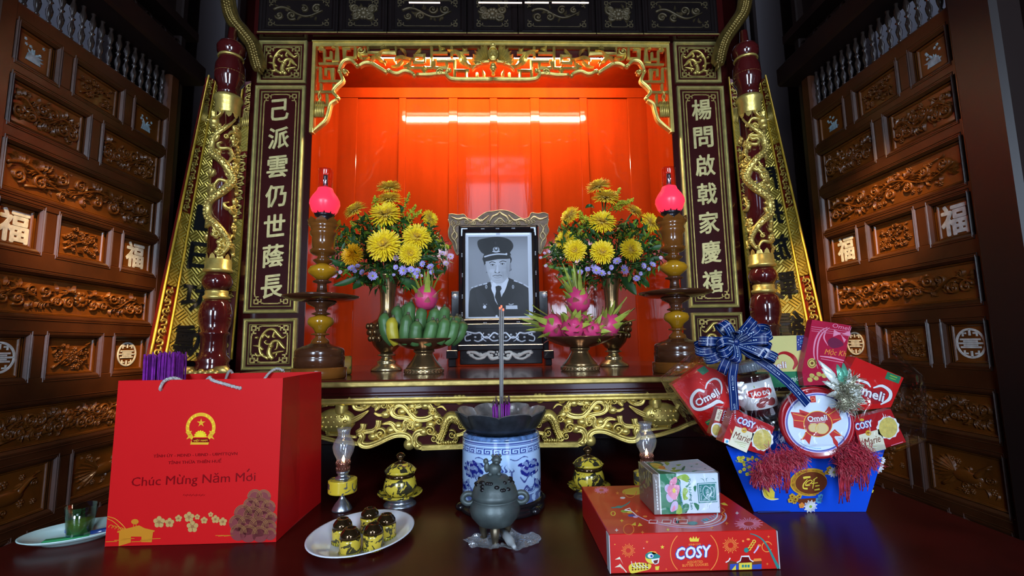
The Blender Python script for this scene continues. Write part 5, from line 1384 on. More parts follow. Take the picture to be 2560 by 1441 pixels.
bouquet('left', (780, 420), 1.86, VXL, ZS + .40,
    [(515, 135, 92, U_, .04, 0, 'topmost yellow chrysanthemum'), (517, 212, 92, (0, -.55, 1), .02, 1, 'second yellow chrysanthemum from the top'), (490, 315, 112, UF, -.03, 0, 'big yellow chrysanthemum in the upper middle'),
     (288, 285, 86, (-.5, -.5, .8), .0, 1, 'yellow chrysanthemum turned up at the upper left'), (785, 340, 66, (.75, -.6, .25), .0, 0, 'small yellow chrysanthemum seen from the side on the right'), (700, 462, 100, (.25, -1, .35), -.06, 1, 'wide yellow chrysanthemum right of centre'),
     (480, 515, 116, FR, -.10, 0, 'largest yellow chrysanthemum at the centre'), (268, 580, 82, (-.45, -1, .1), -.05, 2, 'golden yellow chrysanthemum at the lower left'), (655, 572, 80, (.3, -1, .0), -.08, 0, 'yellow chrysanthemum at the lower right')],
    [(265, 672, 28, 0), (305, 655, 18, 0), (335, 697, 22, 0), (405, 722, 34, 0), (560, 602, 24, 1), (560, 665, 20, 0), (612, 686, 36, 0), (660, 680, 26, 0), (700, 692, 28, 0), (688, 722, 24, 0), (740, 642, 24, 0), (790, 662, 26, 0), (800, 692, 22, 0), (143, 720, 24, 1), (190, 695, 14, 1), (870, 572, 22, 1), (925, 592, 24, 1), (895, 640, 22, 1), (285, 690, 16, 0), (545, 715, 12, 0), (730, 720, 12, 1)],
    dict(centre=(500, 560), rx=.24, rz=.15, big=[([(330, 720), (230, 765), (140, 785)], 42, 0), ([(380, 720), (320, 770), (275, 812)], 55, 0), ([(470, 715), (440, 760), (410, 795)], 48, 1), ([(590, 735), (660, 775), (740, 820)], 60, 0), ([(760, 690), (820, 690), (885, 690)], 30, 0), ([(300, 650), (180, 640), (110, 600)], 40, 0), ([(600, 300), (600, 270), (570, 245)], 24, 0), ([(170, 560), (120, 530), (105, 490)], 22, 1), ([(500, 640), (525, 690), (500, 735)], 50, 1), ([(850, 620), (760, 600), (700, 640)], 40, 0)]),
    [(560, 420, 650, 180), (600, 400, 690, 260), (600, 420, 730, 290), (380, 470, 260, 370), (330, 500, 200, 440), (330, 560, 170, 470), (700, 560, 860, 490), (720, 560, 910, 530), (400, 380, 320, 340), (430, 300, 420, 200), (770, 480, 800, 430)])
bouquet('right', (1320, 420), 1.92, VXR, ZS + .41,
    [(470, 128, 96, (-.35, -.4, 1), .03, 0, 'topmost yellow chrysanthemum'), (520, 200, 100, (0, -.55, 1), .0, 1, 'second yellow chrysanthemum from the top'), (495, 362, 100, UF, -.04, 0, 'big yellow chrysanthemum in the upper middle'),
     (282, 322, 80, (-.7, -.5, .6), .0, 1, 'yellow chrysanthemum turned up at the upper left'), (705, 292, 74, (.6, -.5, .8), .02, 0, 'yellow chrysanthemum turned up at the upper right'), (815, 368, 80, (.6, -.9, .3), -.02, 1, 'yellow chrysanthemum at the right edge'),
     (245, 478, 72, (-.5, -.9, .4), -.02, 0, 'yellow chrysanthemum at the left edge'), (312, 552, 82, (-.3, -1, .15), -.07, 1, 'yellow chrysanthemum at the lower left'), (495, 562, 86, FR, -.10, 0, 'yellow chrysanthemum in the lower middle'), (690, 547, 80, (.2, -1, .15), -.08, 1, 'yellow chrysanthemum at the lower right')],
    [(350, 698, 22, 0), (398, 678, 20, 0), (455, 685, 36, 0), (490, 705, 30, 0), (440, 660, 22, 0), (595, 625, 32, 0), (555, 665, 20, 0), (640, 682, 36, 0), (770, 655, 24, 0), (830, 648, 26, 0), (725, 738, 26, 0), (750, 706, 16, 0), (930, 690, 20, 1), (110, 570, 12, 1), (85, 600, 12, 1), (140, 560, 12, 1), (120, 655, 14, 1), (885, 600, 14, 1), (805, 677, 14, 0), (540, 700, 12, 0)],
    dict(centre=(520, 560), rx=.245, rz=.15, big=[([(620, 730), (670, 780), (722, 850)], 66, 0), ([(720, 720), (770, 760), (805, 800)], 50, 0), ([(360, 690), (240, 680), (120, 655)], 34, 1), ([(800, 540), (880, 530), (950, 515)], 40, 0), ([(350, 720), (270, 735), (195, 745)], 34, 1), ([(330, 740), (260, 780), (205, 805)], 40, 0), ([(690, 410), (715, 370), (720, 340)], 36, 1), ([(440, 270), (410, 255), (380, 270)], 30, 0), ([(900, 600), (840, 610), (780, 640)], 36, 0), ([(330, 520), (300, 460), (320, 440)], 40, 1)]),
    [(540, 300, 615, 140), (570, 290, 640, 230), (580, 300, 700, 215), (600, 500, 690, 410), (640, 520, 730, 420), (700, 500, 850, 470), (720, 560, 880, 500), (380, 420, 350, 300), (400, 420, 385, 330), (330, 560, 150, 540), (400, 480, 330, 450)])

# ---- footed brass fruit dishes
M_DISH = mat('copper_brown_brass', (.24, .11, .055), .2, metal=.75, var=.3, vscale=12)
def dish(ax, Y, label):
    X = at(ax, 935, Y)[0]
    t = thing('footed_fruit_dish', label, 'fruit dish', (X, Y, ZS), group='footed brass fruit dishes')
    zf = lp(1060, 1.67, [(0, 938)], ZS)[0][1]
    def P(*pr): return [(r, z - zf) for r, z in lp(1060, 1.67, pr, ZS)]
    m_ = MB(); m_.lathe([(0, 0)] + P((47, 938), (48, 936), (48, 927), (46, 925)), 40); ft = m_.build('foot_band', M_BRASSL, t)
    m_ = MB(T(0, 0, P((0, 931.5))[0][1]))
    r = 48 * 1.67 / F_PX
    for k in range(30):
        a0, a1 = 2 * PI * k / 30, 2 * PI * (k + 1) / 30
        for s in (-1, 1): m_.tube([((r + .0004) * math.cos(a), (r + .0004) * math.sin(a), s * .0048 * (1 if i == 0 else -1)) for i, a in enumerate((a0, a1))], .0011, 4)
    m_.build('lattice_border', M_DISH, ft)
    m_ = MB(); m_.lathe(P((45, 926), (40, 918), (30, 905), (23, 893), (21, 887), (26, 884), (26, 881), (22, 879)), 36); m_.build('stem', M_BRASS, t)
    m_ = MB(); m_.lathe(P((22, 880), (40, 876), (64, 867), (80, 859), (88, 853), (89, 851), (86, 852), (78, 858), (60, 866), (30, 870), (0, 871)), 44); m_.build('bowl', M_DISH, t)
    return X, P((0, 866))[0][1]
DXL, dzl = dish(1060, 1.67, 'footed brass dish carrying the green bananas')
DXR, dzr = dish(1451, 1.69, 'footed brass dish carrying the pile of dragon fruit')
M_BAN = mat('green_banana_skin', (.075, .17, .050), .4, var=.35, vscale=9, bump=.05, bscale=40)
M_BANY = mat('ripening_banana_skin', (.52, .42, .03), .4, var=.4, vscale=10)
M_BANT = mat('banana_tip', (.10, .08, .05), .6)
bt = wthing('banana_bunch', 'bunch of green bananas on the left footed dish', 'bananas', (DXL, 1.67, ZS + dzl))
def qb(x, y, dy): return Vector(at(x / 2.668 + 780, y / 2.668 + 420, 1.67 + dy))
BAN = [  # tip x, tip y, foot x, foot y, depth at tip, depth at foot, yellow
    (575, 912, 610, 1090, .045, .03, 0), (628, 900, 660, 1090, .06, .04, 0), (662, 884, 655, 1080, .02, .01, 0), (738, 920, 720, 1100, .015, .0, 0), (825, 925, 785, 1090, .02, .01, 0), (885, 915, 850, 1080, .03, .01, 0), (925, 978, 870, 1110, .04, .02, 0), (968, 978, 890, 1140, .02, .0, 0),
    (490, 958, 545, 1175, -.01, -.02, 0), (542, 988, 570, 1180, -.045, -.05, 1), (642, 968, 632, 1178, -.07, -.07, 0), (702, 1012, 688, 1185, -.09, -.085, 0), (806, 1003, 765, 1182, -.08, -.08, 0), (835, 1010, 800, 1170, -.055, -.06, 0), (883, 990, 845, 1172, -.065, -.07, 0), (945, 1005, 893, 1175, -.045, -.055, 0), (1003, 1015, 925, 1172, .0, -.02, 0), (985, 985, 900, 1150, .045, .0, 0)]
for x0, y0, x1, y1, d0, d1, ye in BAN:
    a, b = qb(x1, y1, d1), qb(x0, y0 + 12, d0); tip = qb(x0, y0 - 6, d0)
    out = Vector((b.x - DXL, -.05, 0)) * .10
    P = smooth_path([a[:], (a.lerp(b, .35) + out * .9)[:], (a.lerp(b, .75) + out * .7)[:], b[:]], 4)
    n = len(P); R = [.0235 * (.55 + .45 * math.sin(PI * min(1, (i / (n - 1)) * 1.0 + .12)) if i < n * .6 else max(.30, 1.02 - ((i / (n - 1) - .55) / .45) ** 2 * .72)) for i in range(n)]
    m_ = MB(); m_.tube(P, R, 6, 0, smooth=True); o = m_.build('banana', M_BANY if ye else M_BAN, bt)
    if ye: lab(o, 'banana turning yellow')
    m_ = MB(); m_.tube([P[-1], (Vector(P[-1]).lerp(tip, .6))[:], tip[:]], [.0070, .0052, .0045], 6); m_.build('banana_tip', M_BANT, o)
m_ = MB(); m_.ball((DXL, 1.67, ZS + dzl + .025), (.045, .045, .024)); m_.build('crown_stalk', M_BAN, bt)

M_DRAG = mat('magenta_dragon_fruit', (.62, .045, .16), .38, var=.3, vscale=14)
M_SCALE = mat('green_yellow_scale', (.36, .42, .06), .45, var=.45, vscale=18)
M_SCALEP = mat('pink_green_scale', (.50, .16, .12), .45, var=.5, vscale=18)
def dragon_fruit(c, axis, r, L, seed, label, crown=1.0):
    """oval fruit whose crown points along axis"""
    t = thing('dragon_fruit', label, 'dragon fruit', c, group='dragon fruit on the footed dishes')
    rd = random.Random(seed); R = Vector((0, 0, 1)).rotation_difference(Vector(axis).normalized()).to_matrix().to_4x4()
    m_ = MB(R); m_.lathe([(.0, -L), (r * .45, -L * .93), (r * .8, -L * .68), (r * .98, -L * .25), (r, .1 * L), (r * .88, L * .5), (r * .6, L * .8), (r * .3, L * .98), (r * .18, L * 1.1)], 24); m_.build('skin', M_DRAG, t)
    def scale(m_, a, u, Ls, w, out, mt):
        rr = r * math.sqrt(max(.05, 1 - (u * .95) ** 2)); V = []
        pts = [(rr * .96, u * L), (rr + out * .35, u * L + Ls * .4), (rr + out * .8, u * L + Ls * .75), (rr + out * 1.25, u * L + Ls)]
        for i, ((x, z), ww) in enumerate(zip(pts, (w, w * .85, w * .45, .0006))):
            for s in (-1, 0, 1): V.append(((x - .003 * abs(s)) * math.cos(a) - s * ww * .5 * math.sin(a), (x - .003 * abs(s)) * math.sin(a) + s * ww * .5 * math.cos(a), z))
        Fc = [(3 * i + j, 3 * i + j + 1, 3 * i + j + 4, 3 * i + j + 3) for i in range(3) for j in (0, 1)]
        nb = len(V); V += [(x * .97, y * .97, z - .001) for x, y, z in V]; Fc += [tuple(nb + k for k in f[::-1]) for f in Fc]
        m_.add(V, Fc, mt, True)
    for ring, u in enumerate((-.6, -.15, .28)):
        n = 5
        for k in range(n):
            m_ = MB(R); scale(m_, 2 * PI * (k + .5 * (ring % 2)) / n + rd.uniform(-.15, .15), u, r * rd.uniform(.45, .75), r * .62, r * rd.uniform(.25, .5), 0); m_.build('scale', M_SCALEP if ring < 2 else M_SCALE, t)
    for k in range(5):
        m_ = MB(R); scale(m_, 2 * PI * k / 5 + rd.uniform(-.2, .2), .70, r * rd.uniform(.75, 1.15) * crown, r * .5, r * rd.uniform(.3, .65), 0); m_.build('scale', M_SCALE, t)
    for k in range(4):
        m_ = MB(R); scale(m_, 2 * PI * k / 4 + .4, .92, r * rd.uniform(.9, 1.5) * crown, r * .34, r * .15, 0); m_.build('scale', M_SCALE, t)
def qd(x, y, dy): return at(x / 2.668 + 1320, y / 2.668 + 420, 1.69 + dy)
dragon_fruit(at(760 / 2.668 + 780, 868 / 2.668 + 420, 1.69), (0, .05, 1), .042, .046, 2, 'dragon fruit standing upright behind the green bananas', 1.3)
dragon_fruit(qd(335, 885, .0), (-.22, 0, 1), .043, .047, 3, 'topmost dragon fruit with a long green crown on the right dish', 1.7)
dragon_fruit(qd(180, 1060, -.01), (-1, -.1, .32), .046, .055, 4, 'dragon fruit pointing left towards the portrait', 1.3)
dragon_fruit(qd(300, 1075, -.055), (.0, -.9, .45), .043, .044, 5, 'dragon fruit facing forward in the middle of the right dish', .55)
dragon_fruit(qd(520, 1060, -.01), (.75, -.1, .7), .046, .053, 6, 'dragon fruit pointing up to the right on the right dish', 1.25)
dragon_fruit(qd(415, 1090, -.05), (.25, -.75, .2), .039, .044, 7, 'dragon fruit tucked between the front and right ones', .5)
dragon_fruit(qd(330, 1040, .05), (.1, .6, .8), .045, .05, 8, 'dragon fruit at the back of the right dish, mostly hidden', .8)
# ------------------------------------------------------------------ things on the offering table
def az(px, py, z):
    """the point of the level plane at height z that the photograph shows at a pixel"""
    r = C2W @ np.array([(px - CX) / F_PX, -(py - CY) / F_PX, 1.0])
    r = r * (z - CAMZ) / r[2]
    return float(r[0]), float(r[1]), z

class Dec:
    """printed matter: flat inks laid a fraction of a millimetre apart on one face of a mesh"""
    def __init__(s, mb, Y=None, sc=1., ox=0, oy=0, top=None):
        s.mb, s.Y, s.sc, s.ox, s.oy, s.top = mb, Y, sc, ox, oy, top
        s.M = FACE @ T(0, 0, -Y) if top is None else T(0, 0, top)
        a, b = s.p(0, 0), s.p(10, 0); s.k = math.hypot(a[0] - b[0], a[1] - b[1]) / 10
    def p(s, x, y):
        if s.top is None: a = at(x / s.sc + s.ox, y / s.sc + s.oy, s.Y); return a[0], a[2]
        a = az(x / s.sc + s.ox, y / s.sc + s.oy, s.top); return a[0], a[1]
    def pts(s, P, n=1, closed=True):
        Q = [s.p(*q) for q in P]
        return [tuple(q) for q in smooth_path(Q, n, closed)] if n > 1 else Q
    def poly(s, P, layer, m, n=1): s.mb.prism(s.pts(P, n), 0, .00025 * layer, m, s.M)
    def line(s, P, w, layer, m, n=1): s.mb.stroke([s.p(*q) for q in P], (np.array(w) * s.k) if hasattr(w, '__len__') else w * s.k, .00025 * layer, 0, m, s.M, n, 'flat')
    def circ(s, x, y, r, layer, m, ry=None, rot=0., n=36):
        ry = r if ry is None else ry; c, d = math.cos(rot), math.sin(rot)
        s.poly([(x + r * math.cos(a) * c - ry * math.sin(a) * d, y + r * math.cos(a) * d + ry * math.sin(a) * c) for a in np.linspace(0, 2 * PI, n, False)], layer, m)
    def ring(s, x, y, r, w, layer, m, a0=0., a1=2 * PI): s.line([(x + r * math.cos(a), y + r * math.sin(a)) for a in np.linspace(a0, a1, 44)], w, layer, m)
    def star(s, x, y, r, layer, m, k=5, inner=.4, rot=-PI / 2): s.poly([(x + (r if i % 2 == 0 else r * inner) * math.cos(rot + PI * i / k), y + (r if i % 2 == 0 else r * inner) * math.sin(rot + PI * i / k)) for i in range(2 * k)], layer, m)
    def burst(s, x, y, r, n, w, layer, m, ry=None):
        ry = ry or r
        for i in range(n):
            a = 2 * PI * i / n; f = 1 if i % 2 else .8
            s.line([(x + .35 * r * math.cos(a), y + .35 * ry * math.sin(a)), (x + f * r * math.cos(a), y + f * ry * math.sin(a))], [w * .5, w], layer, m)
    def flower(s, x, y, r, layer, m, m2, k=5, ry=None):
        ry = ry or r
        for i in range(k):
            a = 2 * PI * i / k - PI / 2; s.circ(x + .58 * r * math.cos(a), y + .58 * ry * math.sin(a), .42 * r, layer, m, .42 * ry, n=10)
        s.circ(x, y, .3 * r, layer + 1, m2, .3 * ry, n=8)
    def text(s, t, x, y, h, layer, m, ang=0., width=None, bold=0., shear=0., out=None, mode='cap'):
        a = s.p(x, y)
        M = s.M @ T(a[0], a[1], 0) @ rotZ(math.radians(ang))
        if out is not None:
            s.mb.text(t, 0, 0, h * s.k, out[0], M, ex=.00025 * layer, bold=bold + out[1], shear=shear, width=width * s.k if width else None, mode=mode); layer += 2
        s.mb.text(t, 0, 0, h * s.k, m, M, ex=.00025 * layer + .0003, bold=bold, shear=shear, width=width * s.k if width else None, mode=mode)

def ink(name, c, r=.4, metal=0.): return mat('ink_' + name, c, r, metal=metal)
I_WHITE, I_GOLD, I_BLUE, I_GREEN, I_PINK = ink('white', (.80, .82, .82)), ink('gold', (.80, .48, .05), .35, .3), ink('blue', (.03, .07, .38)), ink('green', (.02, .20, .09)), ink('pink', (.80, .28, .42))
I_RED, I_DRED, I_YEL, I_SKY, I_ORNG = ink('red', (.55, .012, .010)), ink('dark_red', (.14, .003, .004), .2), ink('yellow', (.80, .62, .06)), ink('sky', (.10, .38, .62)), ink('orange', (.85, .28, .05))
I_TEAL, I_CREAM, I_LIME, I_BROWN, I_LILAC = ink('teal', (.03, .22, .20)), ink('cream', (.78, .74, .55)), ink('lime', (.30, .48, .05)), ink('brown', (.16, .035, .010)), ink('lilac', (.60, .48, .72))
INKS = [I_WHITE, I_GOLD, I_BLUE, I_GREEN, I_PINK, I_RED, I_DRED, I_YEL, I_SKY, I_ORNG, I_TEAL, I_CREAM, I_LIME, I_BROWN, I_LILAC]
WH, GO, BL, GR, PK, RE, DR, YE, SK, OR, TE, CR, LI, BR, LC = range(1, 16)

# ---- red paper gift bag
M_BAG = mat('red_gift_paper', (.58, .008, .009), .45, var=.05, vscale=3, spec=.15)
M_BAGIN = mat('red_paper_inside', (.40, .010, .012), .6)
M_ROPE = mat('silver_cord', (.58, .56, .52), .4, metal=.4, bump=.6, bscale=400)
def gift_bag():
    a, b = az(258, 1370, ZT), az(692, 1355, ZT); c = az(795, 1257, ZT)
    Yf = (a[1] + b[1]) / 2; Yb = min(c[1], YS - .03); x0, x1 = a[0], b[0]
    Yt = Yf + .012
    tl, tr = at(296, 954, Yt), at(707.6, 943, Yt); br = at(810, 931, Yb)
    zt = (tl[2] + tr[2] + br[2]) / 3
    t = wthing('gift_bag', 'large red paper gift bag with gold emblem at the left of the table', 'gift bag', ((x0 + x1) / 2, (Yf + Yb) / 2, ZT))
    th = .0012
    def wall(mb, P, n):
        P = [Vector(p) for p in P]; n = Vector(n) * th
        V = [p[:] for p in P] + [(p + n)[:] for p in P]
        mb.add(V, [(0, 1, 2, 3), (7, 6, 5, 4), (0, 4, 5, 1), (1, 5, 6, 2), (2, 6, 7, 3), (3, 7, 4, 0)], 0)
    F = [(x0, Yf, ZT + .0006), (x1, Yf, ZT + .0006), (tr[0], Yt, zt), (tl[0], Yt, zt)]
    B = [(x1, Yb, ZT + .0006), (x0, Yb, ZT + .0006), (tl[0], Yb, zt), (tr[0] - .004, Yb, zt)]
    m_ = MB(); wall(m_, F, (0, 1, 0))
    # artwork on the front sheet (traced from the enlarged photograph)
    d = Dec(m_, Yf - .0003, 2.771, 40, 880)
    slope = math.atan2(Yt - Yf, zt - ZT)
    d.M = T(0, Yf, ZT) @ rotX(-slope) @ T(0, -Yf, -ZT) @ d.M
    GOm = 1
    d.ring(1262, 530, 92, 24, 1, GOm, -PI * 1.36, PI * .36)
    for k in range(7):
        aa = PI * (.62 + .11 * k)
        for s in (1, -1): d.line([(1262 + s * 100 * math.cos(aa), 530 + 100 * math.sin(-aa)), (1262 + s * 84 * math.cos(aa + .1), 530 + 84 * math.sin(-aa - .1))], [2, 12], 2, 2)
    d.star(1265, 497, 31, 2, GOm, inner=.36)
    d.circ(1262, 594, 36, 2, 2, n=24)
    for k in range(9): aa = PI + PI * k / 8; d.circ(1262 + 38 * math.cos(aa), 594 + 38 * math.sin(aa), 7, 2, 2, n=8)
    d.poly([(1212, 597), (1316, 597), (1320, 612), (1208, 612)], 3, 0)
    d.poly([(1198, 622), (1326, 622), (1318, 648), (1192, 648)], 2, GOm); d.poly([(1208, 605), (1322, 605), (1326, 632), (1202, 632)], 3, 3)
    d.text('VIỆT NAM', 1264, 619, 12, 4, GOm, 1, 96, .03)
    for s in (1, -1): d.poly([(1262 + s * 105, 560), (1262 + s * 60, 552), (1262 + s * 66, 566), (1262 + s * 52, 588), (1262 + s * 70, 600), (1262 + s * 98, 612), (1262 + s * 84, 590)], 2, GOm)
    d.text('TỈNH ỦY - HDND - UBND - UBMTTQVN', 1230, 719, 20, 1, 3, .6, 580, .012); d.line([(1106, 720), (1120, 720)], 4, 1, 3); d.text('TỈNH THỪA THIÊN HUẾ', 1226, 768, 20, 1, 3, .6, 366, .012)
    d.text('Chúc Mừng Năm Moi', 1222, 886, 62, 1, 3, 1.2, 850, .0); d.line([(1608, 868), (1622, 862), (1622, 848)], [7, 8, 7], 1, 3); d.line([(1592, 836), (1608, 816)], [8, 10], 1, 3)
    for k in range(14): d.line([(1150 + 11 * k, 1000 + 3 * (k % 3)), (1158 + 11 * k, 990 + 4 * (k % 2))], 3, 1, 3)
    for x, y, r in ((988, 1182, 42), (1060, 1187, 34), (1122, 1157, 25), (1195, 1148, 37), (1252, 1147, 20), (1300, 1170, 25), (1378, 1163, 29), (1345, 1130, 18), (1430, 1180, 30), (1220, 1214, 42)): d.flower(x, y, r, 1, 4, 5)
    # pavilion, arched bridge and tree at the lower left
    d.poly([(712, 1240), (900, 1238), (948, 1245), (940, 1320), (868, 1320), (868, 1282), (795, 1282), (795, 1322), (712, 1348)], 1, 6)
    d.poly([(700, 1245), (760, 1228), (850, 1205), (890, 1225), (960, 1240), (955, 1250), (700, 1255)], 2, 6)
    d.line([(628, 1145), (680, 1160), (730, 1200), (765, 1240)], 5, 1, 6, 4); d.line([(628, 1160), (670, 1180), (715, 1220), (730, 1250)], 4, 1, 6, 4)
    for k in range(5): d.ring(655 + 22 * k, 1220 + 6 * k, 17, 4, 1, 6, PI, 2 * PI)
    d.circ(820, 1180, 26, 1, 6, 18); d.line([(812, 1190), (810, 1225)], 4, 1, 6); d.line([(828, 1190), (830, 1225)], 4, 1, 6)
    for k in range(6): d.line([(620 + 60 * k, 1318 - 10 * (k % 3)), (700 + 60 * k, 1315 - 10 * (k % 3))], 4, 1, 6)
    for k in range(5): d.line([(1380 + 20 * k, 1275 + 5 * (k % 2)), (1440 + 20 * k, 1273)], 3, 1, 6)
    # overlapping scale-shaped clouds at the lower right
    for cx, cy, r in ((1650, 1010, 52), (1710, 1010, 50), (1625, 1070, 55), (1690, 1075, 60), (1745, 1080, 48), (1570, 1125, 62), (1640, 1140, 66), (1710, 1150, 66), (1765, 1155, 40), (1530, 1190, 56), (1600, 1205, 66), (1680, 1215, 68), (1750, 1220, 52), (1540, 1255, 56), (1610, 1265, 60), (1690, 1270, 56), (1760, 1265, 42)):
        cy2 = min(cy, 1322 - r * 1.0) if cy + r > 1318 else cy
        d.circ(cx, cy2, r, 1 + 0 * 1, 7, n=28); 
        for q in (1., .86, .72): d.ring(cx, cy2, r * q, 2.6, 2, 5, PI, 2 * PI)
    GBAG = mat('bag_gold_foil', (.85, .45, .02), .35, metal=.3); YBAG = mat('bag_bright_gold', (.95, .68, .02), .35, metal=.2)
    lab(m_.build('front_sheet', [M_BAG, GBAG, YBAG, mat('bag_dark_red_foil', (.20, .002, .004), .22), mat('bag_pale_gold', (.62, .38, .12), .4, metal=.3), mat('bag_outline_gold', (.42, .18, .06), .4, metal=.3), mat('bag_ochre_gold', (.72, .27, .015), .4, metal=.3), mat('bag_plum', (.20, .030, .030), .45)], t), 'front sheet printed with a gold emblem, flowers and clouds')
    m_ = MB(); wall(m_, B, (0, -1, 0)); m_.build('back_sheet', M_BAG, t)
    yc = (Yt + Yb) / 2; dent = .012
    m_ = MB()                                     # right gusset with its soft fold
    wall(m_, [(x1, Yf + th, ZT + .0006), (x1 - .004, (Yf + Yb) / 2, ZT + .0006), (tr[0] - dent, yc, zt - .001), (tr[0], Yt + th, zt)], (-1, 0, 0))
    wall(m_, [(x1 - .004, (Yf + Yb) / 2, ZT + .0006), (x1, Yb - th, ZT + .0006), (tr[0] - .004, Yb - th, zt), (tr[0] - dent, yc, zt - .001)], (-1, 0, 0)); m_.build('side_gusset', M_BAG, t)
    m_ = MB()
    wall(m_, [(x0, Yb - th, ZT + .0006), (x0 + .004, (Yf + Yb) / 2, ZT + .0006), (tl[0] + dent, yc, zt - .001), (tl[0], Yb - th, zt)], (1, 0, 0))
    wall(m_, [(x0 + .004, (Yf + Yb) / 2, ZT + .0006), (x0, Yf + th, ZT + .0006), (tl[0], Yt + th, zt), (tl[0] + dent, yc, zt - .001)], (1, 0, 0)); m_.build('side_gusset', M_BAG, t)
    m_ = MB(); m_.box(x0 + .002, x1 - .002, Yf + .002, Yb - .002, ZT + .0002, ZT + .002); m_.build('base_sheet', M_BAGIN, t)
    # cord handles, folded down into the bag
    def cord(pts): 
        m_ = MB(); P = smooth_path(pts, 8); m_.tube(P, .0034, 8)
        n = len(P)
        for j in range(n * 2):                    # braid
            i = j / 2; k = int(min(i, n - 2)); p = P[k] + (P[k + 1] - P[k]) * (i - k); a_ = j * 1.25
            m_.ball(p + np.array([0, -.0026 * math.cos(a_), .0026 * math.sin(a_)]), .0018, 0, None, 6, 4)
        return m_.build('cord_handle', M_ROPE, t)
    h1, h2 = at(404, 974, Yt), at(599, 971, Yt); r1, r2 = at(436, 944, Yt), at(520, 942, Yt)
    cord([(h1[0], Yt + .004, h1[2]), (h1[0], Yt - .004, h1[2] + .002), (h1[0] + .008, Yt - .004, h1[2] + .018), (r1[0], Yt + .004, zt + .003), (r1[0] + .02, Yt + .02, zt - .012)])
    cord([(h2[0] + .002, Yt + .004, h2[2]), (h2[0], Yt - .004, h2[2] + .001), (h2[0] - .03, Yt - .005, h2[2] + .010), (r2[0] + .012, Yt - .003, zt - .002), (r2[0], Yt + .005, zt + .003), (r2[0] - .02, Yt + .02, zt - .012)])
    g1, g2 = at(572, 936, Yb), at(690, 932, Yb)
    cord([(g1[0], Yb - .02, zt - .03), (g1[0] + .002, Yb - .008, zt + .0), (g1[0] + .006, Yb - .002, zt + .006), (g1[0] + .01, Yb + .006, zt - .008)])
    cord([(g2[0] - .03, Yb - .02, zt - .03), (g2[0] - .012, Yb - .01, zt + .0), (g2[0] + .004, Yb - .004, zt + .010), (g2[0] + .018, Yb + .005, zt + .004)])
    # bundles of purple incense standing in the bag
    M_INC = mat('purple_incense', (.18, .012, .24), .6, var=.45, vscale=60)
    rd = random.Random(9)
    yi = Yt + .06
    for (xa, xb, yt, n, lb) in ((312, 384, 893, 120, 'left bundle of purple incense sticks standing in the red bag'), (389, 452, 886, 120, 'right bundle of purple incense sticks standing in the red bag')):
        m_ = MB(); A, Bp = at(xa, yt, yi), at(xb, yt, yi)
        for k in range(n):
            x = rd.uniform(A[0], Bp[0]); y = yi + rd.uniform(-.025, .025); z1 = A[2] + rd.uniform(-.008, .006)
            x = min(max(x, x0 + .014), x1)
            xb_ = x + (.03 if xa < 380 else .01) * .4
            m_.tube([(xb_, y, ZT + .004), (x + rd.uniform(-.002, .002), y + rd.uniform(-.002, .002), z1)], .0013, 5)
        o = m_.build('incense_bundle', M_INC); tag(o, lb, 'incense', 'incense bundles in the bag', kind='stuff')
gift_bag()

# ---- left plate with a glass of tea
M_CHINA = mat('white_china', (.74, .78, .84), .12, coat=.4)
M_CHINAG = mat('greenish_white_china', (.52, .72, .68), .15, coat=.4)
def plate(x, y, rx, ry, rot, mt, label):
    t = thing('oval_plate', label, 'plate', (x, y, ZT), (0, 0, rot))
    m_ = MB(S(rx, ry, 1)); m_.lathe([(0, .001), (.55, .001), (.60, .000), (.64, .004), (.85, .011), (1, .018), (1.0, .0195), (.97, .0195), (.84, .0135), (.64, .007), (.56, .0045), (0, .0045)], 56)
    m_.build('dish', mt, t); return t
pc = az(205, 1338, ZT + .01)
plate(-.905, 1.076, .094, .068, .50, M_CHINAG, 'greenish white oval plate at the far left, half hidden by the red bag')
def place(px, py, z): a = az(px, py, z); return a
zp = ZT + .0046
c = az(180, 1352, zp)
t = thing('tea_glass', 'small tumbler of pale tea on the plate at the far left', 'glass', (c[0], c[1] + .016, zp + .007))
m_ = MB(); m_.lathe([(0, 0), (.021, 0), (.0285, .058), (.0275, .058), (.0205, .004), (0, .004)], 28); m_.build('tumbler', film('tumbler_glass', (.80, .88, .80), .16, .05, 0), t)
m_ = MB(); m_.lathe([(0, .0045), (.0203, .0045), (.0238, .032), (0, .032)], 28); lab(m_.build('tea', mat('greenish_tea', (.24, .26, .03), .1, alpha=.85), t), 'greenish yellow tea')
m_ = MB(T(c[0] - .035, c[1] - .012, zp) @ rotZ(.35)); m_.box(-.012, .07, -.008, .010, 0, .007, bev=.003)
tag(m_.build('green_wrapper', mat('green_foil', (.05, .34, .12), .2, coat=.4)), 'green sweet wrapper under the tea glass', 'wrapper')
m_ = MB(T(c[0] - .022, c[1] + .03, zp + .0035) @ rotZ(.2)); m_.box(-.016, .014, -.008, .008, 0, .014, bev=.004)
tag(m_.build('blue_sweet', mat('blue_foil', (.01, .08, .45), .2, coat=.4)), 'small blue wrapped sweet behind the tea glass', 'sweet')
m_ = MB(T(c[0] + .046, c[1] + .035, zp + .007) @ rotZ(.75)); m_.lathe([(0, -.03), (.006, -.03), (.0065, .028), (0, .03)], 12, 0, rotY(PI / 2))
tag(m_.build('blue_lighter', mat('blue_plastic', (.01, .03, .14), .15, coat=.4)), 'dark blue lighter lying beside the tea glass', 'lighter')
m_ = MB(T(c[0] + .052, c[1] + .012, zp + .0052) @ rotZ(.7)); m_.box(-.022, .018, -.008, .008, 0, .004, bev=.002)
tag(m_.build('white_sachet', M_CHINA), 'small white sachet with dark print next to the blue lighter', 'sachet')
